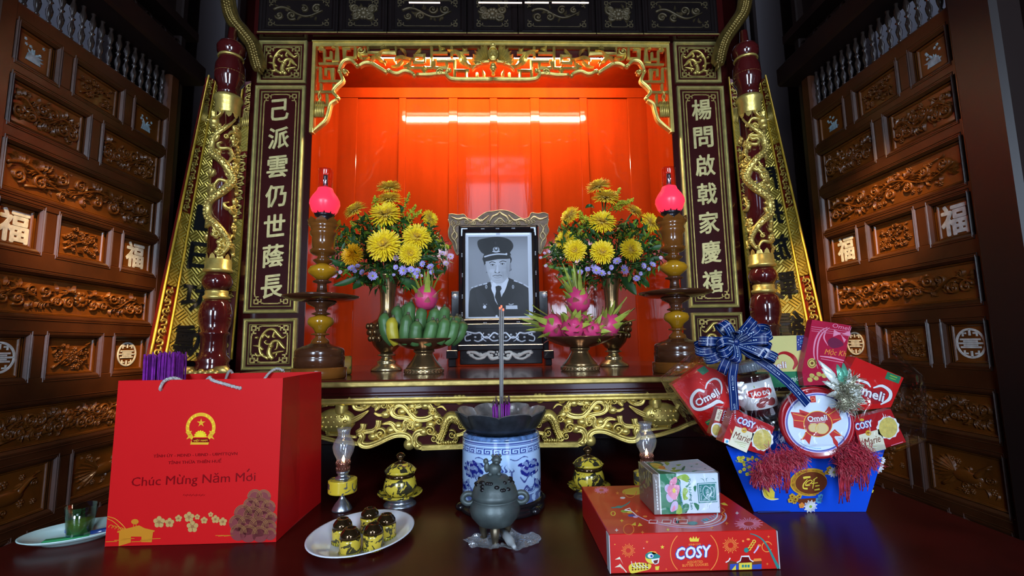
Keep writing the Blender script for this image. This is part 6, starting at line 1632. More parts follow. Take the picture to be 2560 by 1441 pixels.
# ---- centre-left plate with upturned cups
pl = az(906, 1336, ZT + .012)
plate(pl[0], pl[1], .101, .125, -.25, M_CHINA, 'white oval plate carrying five upturned cups')
M_CUPY = two_tone('yellow_dragon_glaze', (.60, .44, .04), (.13, .115, .05), 75, .53, .22, 0., .7, 1.2, 3., .3)
M_CUPD = mat('dark_bronze_glaze', (.10, .055, .022), .10, metal=.85, coat=.3)
cup = None
for i, (px, py, lb) in enumerate(((876, 1322, 'upturned yellow cup nearest the front of the plate'), (934, 1311, 'upturned yellow cup at the front right of the five'), (966, 1287, 'upturned yellow cup at the right edge of the five'), (925, 1272, 'upturned yellow cup at the back of the five'), (857, 1298, 'upturned yellow cup at the left edge of the five'))):
    a = az(px, py, ZT + .0046 + .0462); loc = (a[0], a[1], ZT + .0047)
    if cup is None:
        cup = thing('tea_cup', lb, 'cup', loc, group='upturned tea cups on the white plate')
        m_ = MB(S(.88, .88, .88)); m_.lathe([(0, .0), (.0212, .0), (.0225, .001), (.0228, .028), (.0225, .034)], 32); m_.build('glazed_wall', M_CUPY, cup)
        m_ = MB(S(.88, .88, .88)); m_.lathe([(.0225, .0335), (.0205, .043), (.0165, .049), (.0135, .051), (.0130, .0535), (.0112, .0535), (.0106, .0505), (0, .0500)], 32); m_.build('bronze_base', M_CUPD, cup)
        m_ = MB(S(.88, .88, .88)); m_.lathe([(.0228, .001), (.0232, .0015), (.0232, .007), (.0228, .0075)], 32)
        for k in range(24): q = 2 * PI * k / 24; m_.box(-.0006, .0006, -.0006, .0004, .0015, .007, 1, T(.0233 * math.cos(q), .0233 * math.sin(q), 0) @ rotZ(q))
        m_.build('lip_band', [mat('ochre_glaze', (.42, .36, .03), .25, metal=.2), M_CUPD], cup)
    else:
        dup(cup, loc, (0, 0, 1.1 * i), lb)

# ---- small oil lamps
M_TANKY = two_tone('yellow_tank_glaze', (.62, .44, .03), (.17, .17, .15), 45, .56, .25, 0., .6, .9, 2.)
M_CHIM = film('lamp_chimney_glass', (.93, .93, .95), .22, .06, .15, 12, haze=.10)
M_FLAME = mat('lamp_flame', (1, .8, .5), .5, emit=(1.0, .62, .30), estr=14)
M_COPPER = mat('reddish_burner', (.30, .12, .08), .3, metal=.8)
def small_lamp(ax, by, label, dy=0.):
    a = az(ax, by, ZT); Y = a[1]
    t = thing('oil_lamp', label, 'oil lamp', a, group='small oil lamps beside the incense pot')
    yy = 1276.                                    # axis foot of the traced lamp
    A = az(855, yy, ZT); k = A[1]
    def P(*pr):
        s = math.hypot(*(np.array(at(865, 1200, k)) - np.array(at(855, 1200, k)))[::2]) / 10
        return [(r * s, at(855, y, k)[2] - ZT) for r, y in pr]
    z0 = P((0, 1276))[0][1]
    def Q(*pr): return [(r, z - z0) for r, z in P(*pr)]
    m_ = MB(); m_.lathe([(0, 0)] + Q((25, 1275), (24, 1271), (17, 1258), (9, 1248), (6, 1242), (7, 1236), (9, 1232)), 32); m_.build('silver_foot', M_SILVER, t)
    m_ = MB(); m_.lathe(Q((8, 1233), (32, 1231), (34, 1230), (35, 1228), (35, 1226), (35, 1201), (35, 1199), (34.4, 1198), (32, 1197.5), (20, 1197)), 36); lab(m_.build('yellow_tank', M_TANKY, t), 'yellow patterned oil tank')
    m_ = MB(); m_.lathe(Q((20, 1197), (18, 1192), (13, 1190), (13, 1184), (16, 1182), (16, 1178), (14, 1177)), 28)
    m_.build('tank_collar', M_SILVER, t)
    m_ = MB(); m_.lathe(Q((13, 1178), (15, 1174), (15, 1164), (17, 1160), (17, 1154)), 28)
    for k2 in range(14):
        q = 2 * PI * k2 / 14; b = Q((16.5, 1162), (17.5, 1156), (15.5, 1151))
        m_.tube([(r * math.cos(q), r * math.sin(q), z) for r, z in b], .0012, 4)
        b = Q((16, 1176), (16, 1166)); m_.tube([(r * math.cos(q), r * math.sin(q), z) for r, z in b], .0012, 4)
    m_.build('burner_gallery', M_COPPER, t)
    m_ = MB(); m_.lathe(Q((15, 1157), (17, 1146), (24, 1132), (27, 1117), (25, 1106), (18, 1096), (14.5, 1089), (15, 1080), (18, 1071)), 32); m_.build('glass_chimney', M_CHIM, t)
    m_ = MB(); f = Q((0, 1157), (3.2, 1153), (4, 1149), (2.4, 1144), (0, 1138)); m_.lathe(f, 10); m_.build('flame', M_FLAME, t)
    return t
small_lamp(855, 1276, 'lit small oil lamp in front of the red bag')
small_lamp(1622, 1257, 'lit small oil lamp half hidden behind the tea box')

# ---- lidded cups on saucers
M_JARY = two_tone('yellow_cloud_glaze', (.60, .45, .04), (.12, .11, .06), 42, .52, .2, 0., .75, 1.4, 3., .3)
def lidded_cup(ax, by, label, slabel):
    a = az(ax, by, ZT); A = az(1000, 1262, ZT); k = A[1]
    s = math.hypot(*(np.array(at(1010, 1200, k)) - np.array(at(1000, 1200, k)))[::2]) / 10
    def P(*pr): return [(r * s, (at(1000, y, k)[2] - ZT)) for r, y in pr]
    z0 = P((0, 1262))[0][1]
    def Q(*pr): return [(r, z - z0) for r, z in P(*pr)]
    sa = thing('saucer', slabel, 'saucer', a, group='yellow saucers on silver stands')
    m_ = MB(); m_.lathe([(0, 0)] + Q((40, 1262), (40, 1259), (34, 1254), (30, 1248), (36, 1243), (38, 1240)), 40); lab(m_.build('silver_stand', M_SILVER, sa), 'dull silver stand ring')
    m_ = MB(); m_.lathe([(0, Q((0, 1240))[0][1])] + Q((38, 1241), (48, 1238), (55, 1231), (55, 1229), (47, 1234), (36, 1237)) + [(0, Q((0, 1237))[0][1])], 44); m_.build('yellow_dish', M_JARY, sa)
    zs = Q((0, 1237))[0][1] + .0003
    t = thing('lidded_cup', label, 'lidded cup', (a[0], a[1], ZT + zs), group='yellow lidded cups')
    def R(*pr): return [(r, z - zs) for r, z in Q(*pr)]
    m_ = MB(); m_.lathe([(0, 0)] + R((26, 1236.9), (33, 1234), (40, 1222), (41, 1213), (38, 1200), (34, 1191)), 40); m_.build('cup_body', M_JARY, t)
    m_ = MB(); m_.lathe(R((34, 1192), (36, 1189), (36, 1184), (33, 1182)), 40); lab(m_.build('bronze_rim', M_CUPD, t), 'dark bronze rim')
    m_ = MB(); m_.lathe(R((33, 1183), (39, 1178), (40, 1175), (37, 1174), (33, 1168), (25, 1162), (16, 1158), (9, 1156)), 40); li = m_.build('lid', M_JARY, t)
    m_ = MB(); m_.lathe(R((17, 1159), (14, 1156), (7, 1154), (6, 1149), (11, 1144), (11, 1139), (7, 1134), (0, 1131)), 28); m_.build('lid_knob', M_CUPD, li)
lidded_cup(1000, 1262, 'yellow lidded cup with bronze knob left of the blue pot', 'yellow saucer under the lidded cup left of the blue pot')
lidded_cup(1473, 1243, 'yellow lidded cup behind the red biscuit box', 'yellow saucer under the cup behind the biscuit box')

# ---- blue and white incense pot
def incense_pot():
    c = az(1255, 1264, ZT); X, Y = c[0], c[1]
    s = math.hypot(*(np.array(at(1265, 1180, Y)) - np.array(at(1255, 1180, Y)))[::2]) / 10
    def z(y): return at(1255, y, Y)[2]
    R = 96.5 * s; zb, zt = ZT + .028, z(1087)
    t = wthing('incense_pot', 'blue and white porcelain incense pot with dragons on a dark stand', 'incense pot', (X, Y, ZT))
    m_ = MB(T(X, Y, ZT)); m_.lathe([(0, .0), (R * 1.08, 0), (R * 1.10, .004), (R * 1.08, .012), (R * 1.02, .016), (R * 1.06, .022), (R * 1.05, .028), (0, .028)], 48)
    for k in range(6): q = 2 * PI * k / 6 + .3; m_.ball((R * 1.06 * math.cos(q), R * 1.06 * math.sin(q), .010), (.016, .016, .010), 0, None, 8, 6)
    lab(m_.build('wooden_stand', M_EBONY, t), 'dark carved wooden stand')
    nu, nv = 420, 150
    uu, vv = np.meshgrid(np.linspace(-PI, PI, nu + 1), np.linspace(0, 1, nv + 1))
    A = np.degrees(uu); W = np.array([.46, .66, .95]); Bc = np.array([.008, .022, .24])
    ink = np.zeros(A.shape)
    def band(a, b): return (vv > a) & (vv < b)
    ink[band(.935, .95) | band(.905, .912) | band(.795, .803) | band(.960, .985)] = .85
    # key fret
    fr = band(.810, .897); fu = (A / 13.0) % 1.0; fv = (vv - .810) / .087
    def seg(u0, u1, v0, v1): return (fu > u0) & (fu < u1) & (fv > v0) & (fv < v1)
    key = seg(0, 1, .0, .12) * 0 + (seg(.04, .96, .82, .98) | seg(.04, .16, .02, .98) | seg(.04, .80, .02, .18) | seg(.68, .80, .02, .62) | seg(.32, .80, .48, .64) | seg(.32, .44, .34, .64))
    ink[fr & key.astype(bool)] = 1
    rs = np.random.RandomState(2)
    def nz(fx, fy, sd):
        o = np.zeros(A.shape); r2 = np.random.RandomState(sd)
        for k in range(7):
            a_, b_, ph = r2.uniform(.5, 1.6) * fx, r2.uniform(.5, 1.6) * fy, r2.uniform(0, 6.28)
            th_ = r2.uniform(0, PI); o += np.sin((A * math.cos(th_) * a_ + vv * 100 * math.sin(th_) * b_) + ph)
        return o / 7
    n1, n2 = nz(.55, .55, 3), nz(.9, .9, 4)
    for cx in (0, 180, -180):
        AA = (A - cx + 180) % 360 - 180
        for s_ in (-1, 1):
            a = AA * s_                           # mirrored dragons either side of the flaming pearl
            head = ((a - 46) / 20) ** 2 + ((vv - .54) / .14) ** 2 < 1.0 + .55 * n1
            body = (np.abs(vv - (.33 - .12 * np.sin((a - 50) / 14))) < .075 + .03 * n2) & (a > 52) & (a < 100)
            mane = ((a - 36) / 12) ** 2 + ((vv - .62) / .05) ** 2 < .9 + .8 * n2
            claw = (np.abs(vv - (.40 + .05 * np.sin(a / 3.0))) < .018) & (a > 26) & (a < 48) | (np.abs(vv - (.23 + .04 * np.sin(a / 2.6))) < .022) & (a > 28) & (a < 54)
            whisk = (np.abs(vv - (.725 + .022 * np.sin(a / 4.2))) < .0075) & (a > 12) & (a < 40)
            dr = (head | body | mane) & (n2 > -.42)
            ink[dr] = np.maximum(ink[dr], (.55 + .45 * (n1 > 0))[dr]); ink[claw | whisk] = .9
        for k in range(-3, 4):
            h_ = .66 - .03 * abs(k) + .02 * (k % 2)
            fl = (np.abs(AA - 5.2 * k - 1.2 * np.sin(vv * 60)) < 1.9 * np.clip((h_ - vv) / .12, 0, 1)) & (vv > .52) & (vv < h_)
            ink[fl] = .9
        rr = np.sqrt((AA / 6.5) ** 2 + ((vv - .47) / .055) ** 2); ink[(rr > .85) & (rr < 1.05)] = .8
        for k in (-2.2, 2.2): ink[(np.abs(AA - 6.2 * k) < 1.6) & (np.abs(vv - .45 - .02 * np.sin(vv * 50)) < .08)] = .85
    wave = (vv < .13) & (n1 + .5 * np.sin(A / 3.0) > -.12); ink[wave] = np.maximum(ink[wave], .75)
    cl = ((((A + 22) % 44) - 22) / 12) ** 2 + ((vv - .20) / .05) ** 2; ink[(cl < 1) & (np.sin(cl * 12) > -.2)] = .85
    colr = W[None, None] * (1 - ink[..., None]) + Bc[None, None] * ink[..., None]
    m_ = MB(); m_.grid(lambda u, v: (X + R * (1.0 + .012 * math.sin(PI * v)) * math.sin(-PI + 2 * PI * u), Y - R * (1.0 + .012 * math.sin(PI * v)) * math.cos(-PI + 2 * PI * u), zb + (zt - zb) * v), nu, nv)
    lab(m_.build('painted_body', mat('blue_white_porcelain', (.6, .74, .92), .10, coat=.5, vcol='paint'), t, vcols=colr.reshape(-1, 3)), 'white porcelain wall painted with blue dragons and a key fret')
    m_ = MB(T(X, Y, 0)); m_.lathe([(R, zt), (R * .985, zt + .006), (R * .93, zt + .010), (R * .88, zt + .008), (R * .87, zt - .03), (0, zt - .03)], 48); lab(m_.build('shoulder', mat('blue_speckled_rim', (.10, .19, .40), .2, var=.6, vscale=90, coat=.4), t), 'blue speckled rim')
    # lotus shaped metal bowl in its mouth
    b = wthing('lotus_bowl', 'dark metal lotus bowl with a crumpled foil lining on the blue pot', 'bowl', (X, Y, zt + .011))
    zl, zr = zt + .011, z(1023); Rr = 119 * s
    def lot(u, v, off):
        a = 2 * PI * u; pet = abs(math.sin(4 * a + .2)) ** .55
        rr = R * .80 + (Rr * (.90 + .10 * pet) - R * .80) * (v ** .8) + off; zz = zl + (zr - zl) * (v ** 1.35) * (.80 + .20 * pet) - off * .3
        return (X + rr * math.cos(a), Y + rr * math.sin(a), zz)
    m_ = MB(); m_.grid(lambda u, v: lot(u, v, 0), 128, 12); m_.lathe([(0, zl), (R * .80, zl)], 64, 0, T(X, Y, 0)); lab(m_.build('outer_petals', mat('dark_pewter', (.06, .07, .085), .35, metal=.7, var=.4, vscale=40), b), 'dark scalloped outside')
    def foil(u, v):
        p = lot(u, v, -.003); n = mnoise.noise((p[0] * 60, p[1] * 60, p[2] * 60)) * .004
        return (p[0] + n, p[1] + n * .6, p[2] + .001 + n * .3 * v)
    m_ = MB(); m_.grid(foil, 160, 20, smooth=False); lab(m_.build('foil_lining', mat('crumpled_foil', (.50, .45, .42), .3, metal=.75, var=.35, vscale=50), b), 'crumpled silvery foil')
    m_ = MB(T(X, Y, zl + .004)); m_.lathe([(0, .007), (R * .5, .005), (R * .78, 0), (0, 0)], 32); m_.build('ash', mat('grey_ash', (.13, .11, .10), .9, bump=.6, bscale=120), b)
    # three tall burning sticks and a cluster of purple stubs
    M_STK = mat('grey_incense', (.26, .25, .24), .7); M_EMB = mat('glowing_tip', (.8, .1, .05), .6, emit=(1, .12, .06), estr=2.5); M_PUR = mat('purple_stick', (.22, .012, .26), .5); M_BRN = mat('dark_stick', (.07, .03, .04), .6)
    zbse = zl + .006
    for (x, yt, dx, dy, lb) in ((1249.5, 768, -.002, .006, 'tall grey burning incense stick on the left of the three'), (1253.5, 764, .0, -.002, 'tall grey burning incense stick in the middle of the three'), (1258, 772, .003, .004, 'tall grey burning incense stick on the right of the three')):
        tp = at(x, yt, Y + dy)
        st = wthing('incense_stick', lb, 'incense', (X + dx, Y + dy, zbse), group='three tall burning incense sticks')
        m_ = MB(); m_.tube([(X + dx, Y + dy, zbse), (tp[0], Y + dy, tp[2] - .006)], .0021, 7); m_.build('stick', M_STK, st)
        m_ = MB(); m_.tube([(tp[0], Y + dy, tp[2] - .006), (tp[0], Y + dy, tp[2])], .0023, 7); lab(m_.build('ember', M_EMB, st), 'glowing red ember')
    rd = random.Random(21); done = 0
    while done < 30:
        a, r = rd.uniform(0, 6.28), .021 * rd.random() ** .5
        x, y = X + r * math.cos(a), Y + r * math.sin(a) * .8
        if abs(x - X) < .006 and abs(y - Y) < .009: continue
        hh = z(992) - zbse + rd.uniform(-.012, .006); done += 1
        st = wthing('incense_stub', 'spent purple incense stub in the cluster on the lotus bowl', 'incense', (x, y, zbse), group='spent purple incense stubs')
        m_ = MB(); m_.tube([(x, y, zbse), (x + .1 * (x - X), y, zbse + hh * .78)], .0017, 6); m_.build('purple_shaft', M_PUR, st)
        m_ = MB(); m_.tube([(x + .1 * (x - X), y, zbse + hh * .78), (x + .13 * (x - X), y, zbse + hh)], .0008, 5); m_.build('bare_core', M_BRN, st)
incense_pot()

# ---- bronze tripod censer with a lion on its lid
M_CENS = mat('grey_green_bronze', (.075, .095, .092), .42, metal=.3, var=.4, vscale=25, bump=.08, bscale=60)
M_CENSW = mat('worn_bronze', (.14, .11, .07), .32, metal=.7, var=.4, vscale=25)
def censer():
    f = az(1238, 1372, ZT); Y = f[1] + .030; X = f[0]
    s = math.hypot(*(np.array(at(1248, 1270, Y)) - np.array(at(1238, 1270, Y)))[::2]) / 10
    s *= 1.06
    def z(y): return at(1238, y, Y)[2]
    t = wthing('tripod_censer', 'grey bronze tripod censer with a lion knob in front of the blue pot', 'censer', (X, Y, ZT))
    L = T(X, Y, 0)
    def P(*pr): return [(r * s, z(y)) for r, y in pr]
    m_ = MB(L); m_.lathe([(0, z(1318))] + P((20, 1316), (42, 1306), (56, 1288), (60, 1272), (57, 1258), (52, 1250), (54, 1246), (54, 1243), (0, 1243)), 44); m_.build('bowl', M_CENS, t)
    m_ = MB(L); m_.lathe(P((52, 1244), (55, 1241), (55, 1232), (53, 1229), (50, 1218), (42, 1203), (30, 1191), (16, 1185)) + [(0, z(1184))], 44); ld = m_.build('pierced_lid', M_CENS, t)
    m_ = MB(L); rd = random.Random(5)
    for k in range(22):
        a = -PI / 2 + rd.uniform(-1.9, 1.9); y = rd.choice((1200, 1207, 1214)); r = {1200: 40, 1207: 45.3, 1214: 48.6}[y] * s - .0026
        m_.ball((r * math.cos(a), r * math.sin(a), z(y)), (.0042 + .002 * rd.random(), .0042, .0042), 0, None, 8, 6)
    lab(m_.build('lid_hole', M_BLACK, ld), 'dark pierced openings')
    m_ = MB(L @ T(0, 0, z(1186)))
    m_.ball((0, 0, .010), (.014, .012, .013)); m_.ball((.004, -.002, .028), (.0095, .009, .0095)); m_.ball((.004, -.010, .025), (.005, .005, .0045)); m_.ball((-.016, 0, .014), (.006, .006, .011)); m_.ball((-.018, 0, .026), (.0055, .005, .006))
    for sx in (-1, 1): m_.ball((.004 + sx * .0075, .001, .036), (.003, .003, .004)); m_.ball((sx * .009, -.010, .003), (.005, .006, .004))
    for k in range(8): a = 2 * PI * k / 8; m_.ball((.004 + .008 * math.cos(a), .004, .028 + .008 * math.sin(a)), .0034, 0, None, 6, 4)
    m_.build('lion_knob', M_CENS, ld)
    for sx in (-1, 1):
        m_ = MB(L); c = 62 * s; zc = z(1243)
        m_.tube([(sx * (c + .012 * math.cos(a)), .0, zc - .002 + .010 * math.sin(a)) for a in np.linspace(0, 2 * PI, 20, False)], .0056, 8, closed=True); m_.build('ear_handle', M_CENS, t)
    for k in range(3):
        a = -PI / 2 + 2 * PI * k / 3; r0 = 26 * s
        m_ = MB(L); m_.tube(smooth_path([(r0 * math.cos(a), r0 * math.sin(a), z(1308)), ((r0 + .006) * math.cos(a), (r0 + .006) * math.sin(a), z(1325)), ((r0 + .003) * math.cos(a), (r0 + .003) * math.sin(a), z(1348)), ((r0 + .005) * math.cos(a), (r0 + .005) * math.sin(a), ZT + .004), ((r0 + .007) * math.cos(a), (r0 + .007) * math.sin(a), ZT + .0005)], 4), [.010] * 3 + [.0095, .009, .008, .007, .006, .0055, .005, .005, .005, .0055, .006, .007, .0075, .006][:14], 9)
        lab(m_.build('leg', M_CENSW, t), 'worn brassy leg')
    # crumpled clear wrapper and a white tube lying under it
    def wrap(u, v):
        a = 2 * PI * u; r = (.016 + .05 * v) * (1 + .25 * mnoise.noise((math.cos(a) * 2, math.sin(a) * 2, v * 3)))
        x = X + .012 + r * math.cos(a) * 1.15; y = Y - .006 + r * math.sin(a) * .62
        zz = ZT + .0012 + .012 * abs(mnoise.noise((x * 55, y * 55, 2.2))) + (.022 * max(0, mnoise.noise((x * 30, y * 30, 7))) if v > .2 else 0)
        return x, y, zz
    m_ = MB(); m_.grid(wrap, 72, 12, smooth=False); tag(m_.build('crumpled_wrapper', film('crinkled_film', (.80, .82, .84), .34, .16, .3, 60, haze=.16)), 'crumpled clear plastic wrapper under the bronze censer', 'wrapper')
    a, b = az(1255, 1330, ZT + .012), az(1287, 1372, ZT + .012)
    m_ = MB(); P_ = [np.array((a[0], a[1], ZT + .0155)), np.array((b[0], b[1], ZT + .0135))]; d = P_[1] - P_[0]
    m_.tube([P_[0], P_[0] + d * .72, P_[0] + d * .76, P_[0] + d * .92, P_[1]], [.0085, .0085, .006, .0045, .0035], 12); tag(m_.build('white_tube', mat('milky_plastic', (.36, .38, .38), .3, coat=.3)), 'milky white plastic tube lying beside the censer', 'tube')
censer()

# ---- flat red biscuit box
M_BOXR = mat('biscuit_box_red', (.58, .012, .008), .35, coat=.15); M_CARD = mat('white_card_edge', (.55, .55, .56), .6)
def biscuit_box():
    a, b = az(1527, 1437, ZT), az(1948, 1424, ZT); Yf = (a[1] + b[1]) / 2; x0, x1 = a[0], b[0]
    zt = (at(1527, 1338, Yf)[2] + at(1940, 1324, Yf)[2]) / 2; bk = az(1458, 1217, zt); Yb = bk[1]
    t = wthing('biscuit_box', 'flat red biscuit box lying at the front right of the table', 'biscuit box', ((x0 + x1) / 2, (Yf + Yb) / 2, ZT))
    m_ = MB(); m_.box(x0, x1, Yf, Yb, ZT + .0005, zt, 0, bev=.0012)
    m_.build('carton', M_BOXR, t)
    for x, nm in ((x0 - .0012, 'card_edge'), (x1, 'card_edge')):
        m_ = MB(); m_.box(x, x + .0014, Yf - .0006, Yf + .02, ZT + .001, zt - .002); lab(m_.build(nm, M_CARD, t), 'bare white card edge')
    # front artwork
    m_ = MB(); d = Dec(m_, Yf - .0001, 4.633, 1440, 1130)
    d.ring(1370, 1170, 276, 9, 1, OR, 2.35, 3.93); d.ring(1370, 1170, 276, 9, 1, OR, -.82, .82)
    d.poly([(1310, 1008), (1328, 990), (1345, 1012), (1358, 978), (1375, 1012), (1392, 980), (1408, 1012), (1430, 992), (1418, 1042), (1322, 1042)], 1, YE)
    d.text('KINH DO', 1375, 1074, 20, 1, OR, 1.5, 135, .02)
    d.text('COSY', 1362, 1162, 125, 1, WH, 3, 400, .035, .22, out=(BL, .075))
    d.text('ASSORTED', 1378, 1276, 26, 1, OR, 1, 180, .02); d.text('BUTTER COOKIES', 1382, 1312, 28, 1, OR, 1, 295, .02)
    for k in range(26): d.line([(1210 + 13 * k, 1362), (1219 + 13 * k, 1361)], 4, 1, OR)
    d.burst(605, 1145, 82, 22, 7, 1, OR); d.burst(1790, 1085, 94, 24, 8, 1, OR)
    d.star(1000, 1105, 26, 1, YE); d.star(822, 1045, 20, 1, OR, 5, .3); d.star(785, 1118, 10, 1, WH, 4, .3); d.star(2230, 985, 18, 1, OR, 4, .3); d.star(450, 1075, 9, 1, YE); d.star(2215, 1300, 16, 1, OR, 4, .3); d.star(1045, 1360, 14, 1, OR, 4, .3)
    # plain lion-dance costume, roof gables, gate house, fishing pole with sweets (festival scenery)
    d.poly([(610, 1330), (640, 1300), (690, 1290), (735, 1285), (800, 1290), (870, 1310), (850, 1360), (760, 1385), (650, 1410), (618, 1380)], 1, YE, 4)
    for k in range(6):
        for j in range(3): d.circ(655 + 34 * k, 1315 + 26 * j - 3 * k, 10, 2, BR, n=10)
    for k in range(4): d.line([(640 + 45 * k, 1270 + 6 * k), (655 + 45 * k, 1320), (700 + 45 * k, 1345)], 7, 3, WH, 3)
    d.circ(880, 1225, 78, 2, YE, 72); d.poly([(805, 1190), (870, 1160), (960, 1195), (970, 1225), (900, 1240), (820, 1235)], 3, TE, 3); d.circ(862, 1205, 34, 4, WH, 26); d.circ(872, 1206, 14, 5, BL)
    d.poly([(870, 1245), (965, 1230), (955, 1290), (915, 1305), (880, 1280)], 3, WH); d.poly([(892, 1262), (950, 1248), (940, 1288), (908, 1296)], 4, DR); d.circ(905, 1170, 26, 3, OR, 18); d.poly([(915, 1330), (965, 1325), (955, 1370), (920, 1370)], 2, YE)
    for dx, dy in ((0, 0), (-2, 90)): d.poly([(450 + dx, 1250 + dy), (505 + dx, 1218 + dy), (548 + dx, 1312 + dy * .6), (512 + dx, 1245 + dy)], 1, CR); 
    d.line([(505, 1300), (585, 1398)], 10, 2, CR)
    d.poly([(1760, 1290), (2150, 1268), (2150, 1358), (1755, 1370)], 1, BR); d.poly([(1782, 1302), (1880, 1296), (1880, 1366), (1780, 1368)], 2, BL); d.poly([(2040, 1310), (2148, 1300), (2148, 1358), (2040, 1362)], 2, BL); d.poly([(1885, 1290), (2035, 1282), (2035, 1362), (1885, 1366)], 3, YE); d.poly([(1800, 1370), (1850, 1310), (1850, 1368)], 3, YE)
    for k in range(3): d.poly([(1918 + 33 * k, 1308), (1942 + 33 * k, 1307), (1942 + 33 * k, 1338), (1918 + 33 * k, 1339)], 4, TE)
    d.poly([(1880, 1285), (1920, 1215), (2000, 1212), (2040, 1275)], 3, DR); d.line([(1860, 1285), (1900, 1262), (1915, 1212), (2000, 1210), (2015, 1250), (2050, 1272)], 11, 4, WH); d.line([(1732, 1282), (1765, 1265), (1785, 1230)], 11, 3, WH); d.poly([(1750, 1292), (1790, 1262), (1880, 1285)], 3, BR); d.poly([(2045, 1270), (2060, 1240), (2140, 1235), (2150, 1262)], 3, OR)
    d.line([(2015, 950), (2080, 968), (2160, 1020), (2230, 1120), (2290, 1240), (2345, 1350)], [8, 12, 16, 22, 28, 36], 2, TE, 4)
    for k in range(4): d.ring(2062 - 18 * k, 1040 + 28 * k, 16, 9, 2, YE)
    d.ring(2212, 1102, 58, 9, 1, OR, 0.5, 5.9); d.circ(1972, 1140, 28, 2, TE); d.circ(1995, 1015, 20, 1, OR, 12); d.circ(1935, 1035, 12, 1, OR); d.line([(2120, 1080), (2095, 1130), (2060, 1175)], [22, 16, 14], 1, LC); d.circ(2125, 1085, 16, 2, OR, 12)
    lab(m_.build('front_print', [M_BOXR] + INKS, t), 'front print with a big white and blue brand word')
    # artwork on the lid
    m_ = MB(); d = Dec(m_, None, 4.633, 1440, 1130, top=zt + .0001)
    cx, cy = d.p(1180, 690)[0], d.p(1180, 690)[1]
    def arc(a0, a1, r, w, layer, m): m_.stroke([(cx + r * math.cos(a), cy + r * .95 * math.sin(a)) for a in np.linspace(a0, a1, 40)], w, .0003 * layer, 0, m, d.M, 1, 'flat')
    arc(3.35, 6.1, .088, .0025, 1, LC); arc(3.7, 5.9, .080, .0012, 1, WH)
    for x, w_, h_ in ((890, 100, 38), (1045, 110, 40), (1145, 40, 60), (1235, 110, 44)):
        d.poly([(x - w_ / 2, 830), (x + w_ / 2, 832), (x + w_ / 2 + 8, 832 - h_), (x - w_ / 2 + 10, 830 - h_)], 1, WH); d.poly([(x - w_ / 2 + 10, 824), (x + w_ / 2 - 8, 826), (x + w_ / 2 - 2, 838 - h_), (x - w_ / 2 + 18, 836 - h_)], 2, RE)
    for x, y, r, m in ((1180, 815, 46, TE), (1350, 830, 60, TE), (1500, 790, 40, TE), (560, 690, 42, LI), (640, 740, 40, BL), (500, 640, 40, TE), (540, 535, 30, WH), (620, 700, 36, YE), (690, 755, 30, LC), (1690, 680, 30, RE), (800, 750, 26, OR)): d.circ(x, y, r, 1, m, r * .35, n=14)
    d.line([(410, 650), (520, 640), (600, 600), (625, 575)], [20, 16, 12, 6], 2, TE, 4); d.line([(560, 680), (640, 690), (700, 740)], 8, 3, WH, 3); d.line([(570, 672), (620, 655), (640, 690)], 8, 3, WH)
    d.poly([(540, 480), (560, 440), (730, 415), (735, 495), (600, 495)], 1, YE, 3); d.ring(630, 460, 70, 8, 2, OR, 0, 3)
    d.burst(295, 445, 85, 26, 7, 1, PK, 40); d.burst(2000, 835, 165, 30, 9, 1, PK, 72); d.ring(610, 900, 60, 6, 1, OR, 0, 6.2); d.ring(430, 717, 24, 9, 1, YE)
    for x, y, m, k in ((480, 480, OR, 5), (470, 910, WH, 4), (1065, 905, YE, 5), (1865, 712, WH, 4), (1745, 830, OR, 4), (530, 800, YE, 4), (700, 690, OR, 4), (1575, 880, OR, 4), (770, 935, OR, 4)): d.star(x, y, 22, 1, m, k)
    d.poly([(640, 850), (690, 815), (695, 855)], 1, YE); d.poly([(715, 865), (770, 855), (735, 825)], 1, YE); d.poly([(1670, 600), (1720, 590), (1760, 622), (1700, 615)], 1, YE)
    d.line([(1690, 650), (1720, 680), (1690, 720), (1730, 750), (1700, 800)], 9, 1, OR, 3); d.line([(1640, 710), (1630, 760), (1580, 800), (1480, 830)], 8, 2, WH, 4)
    for k in range(6): d.line([(1450 + 30 * k, 800 - 14 * k), (1490 + 28 * k, 820 - 14 * k)], 7, 2, SK)
    lab(m_.build('lid_print', [M_BOXR] + INKS, t), 'lid print with festive scenes round an oval')
    return zt, d
ZBOX, _ = biscuit_box()

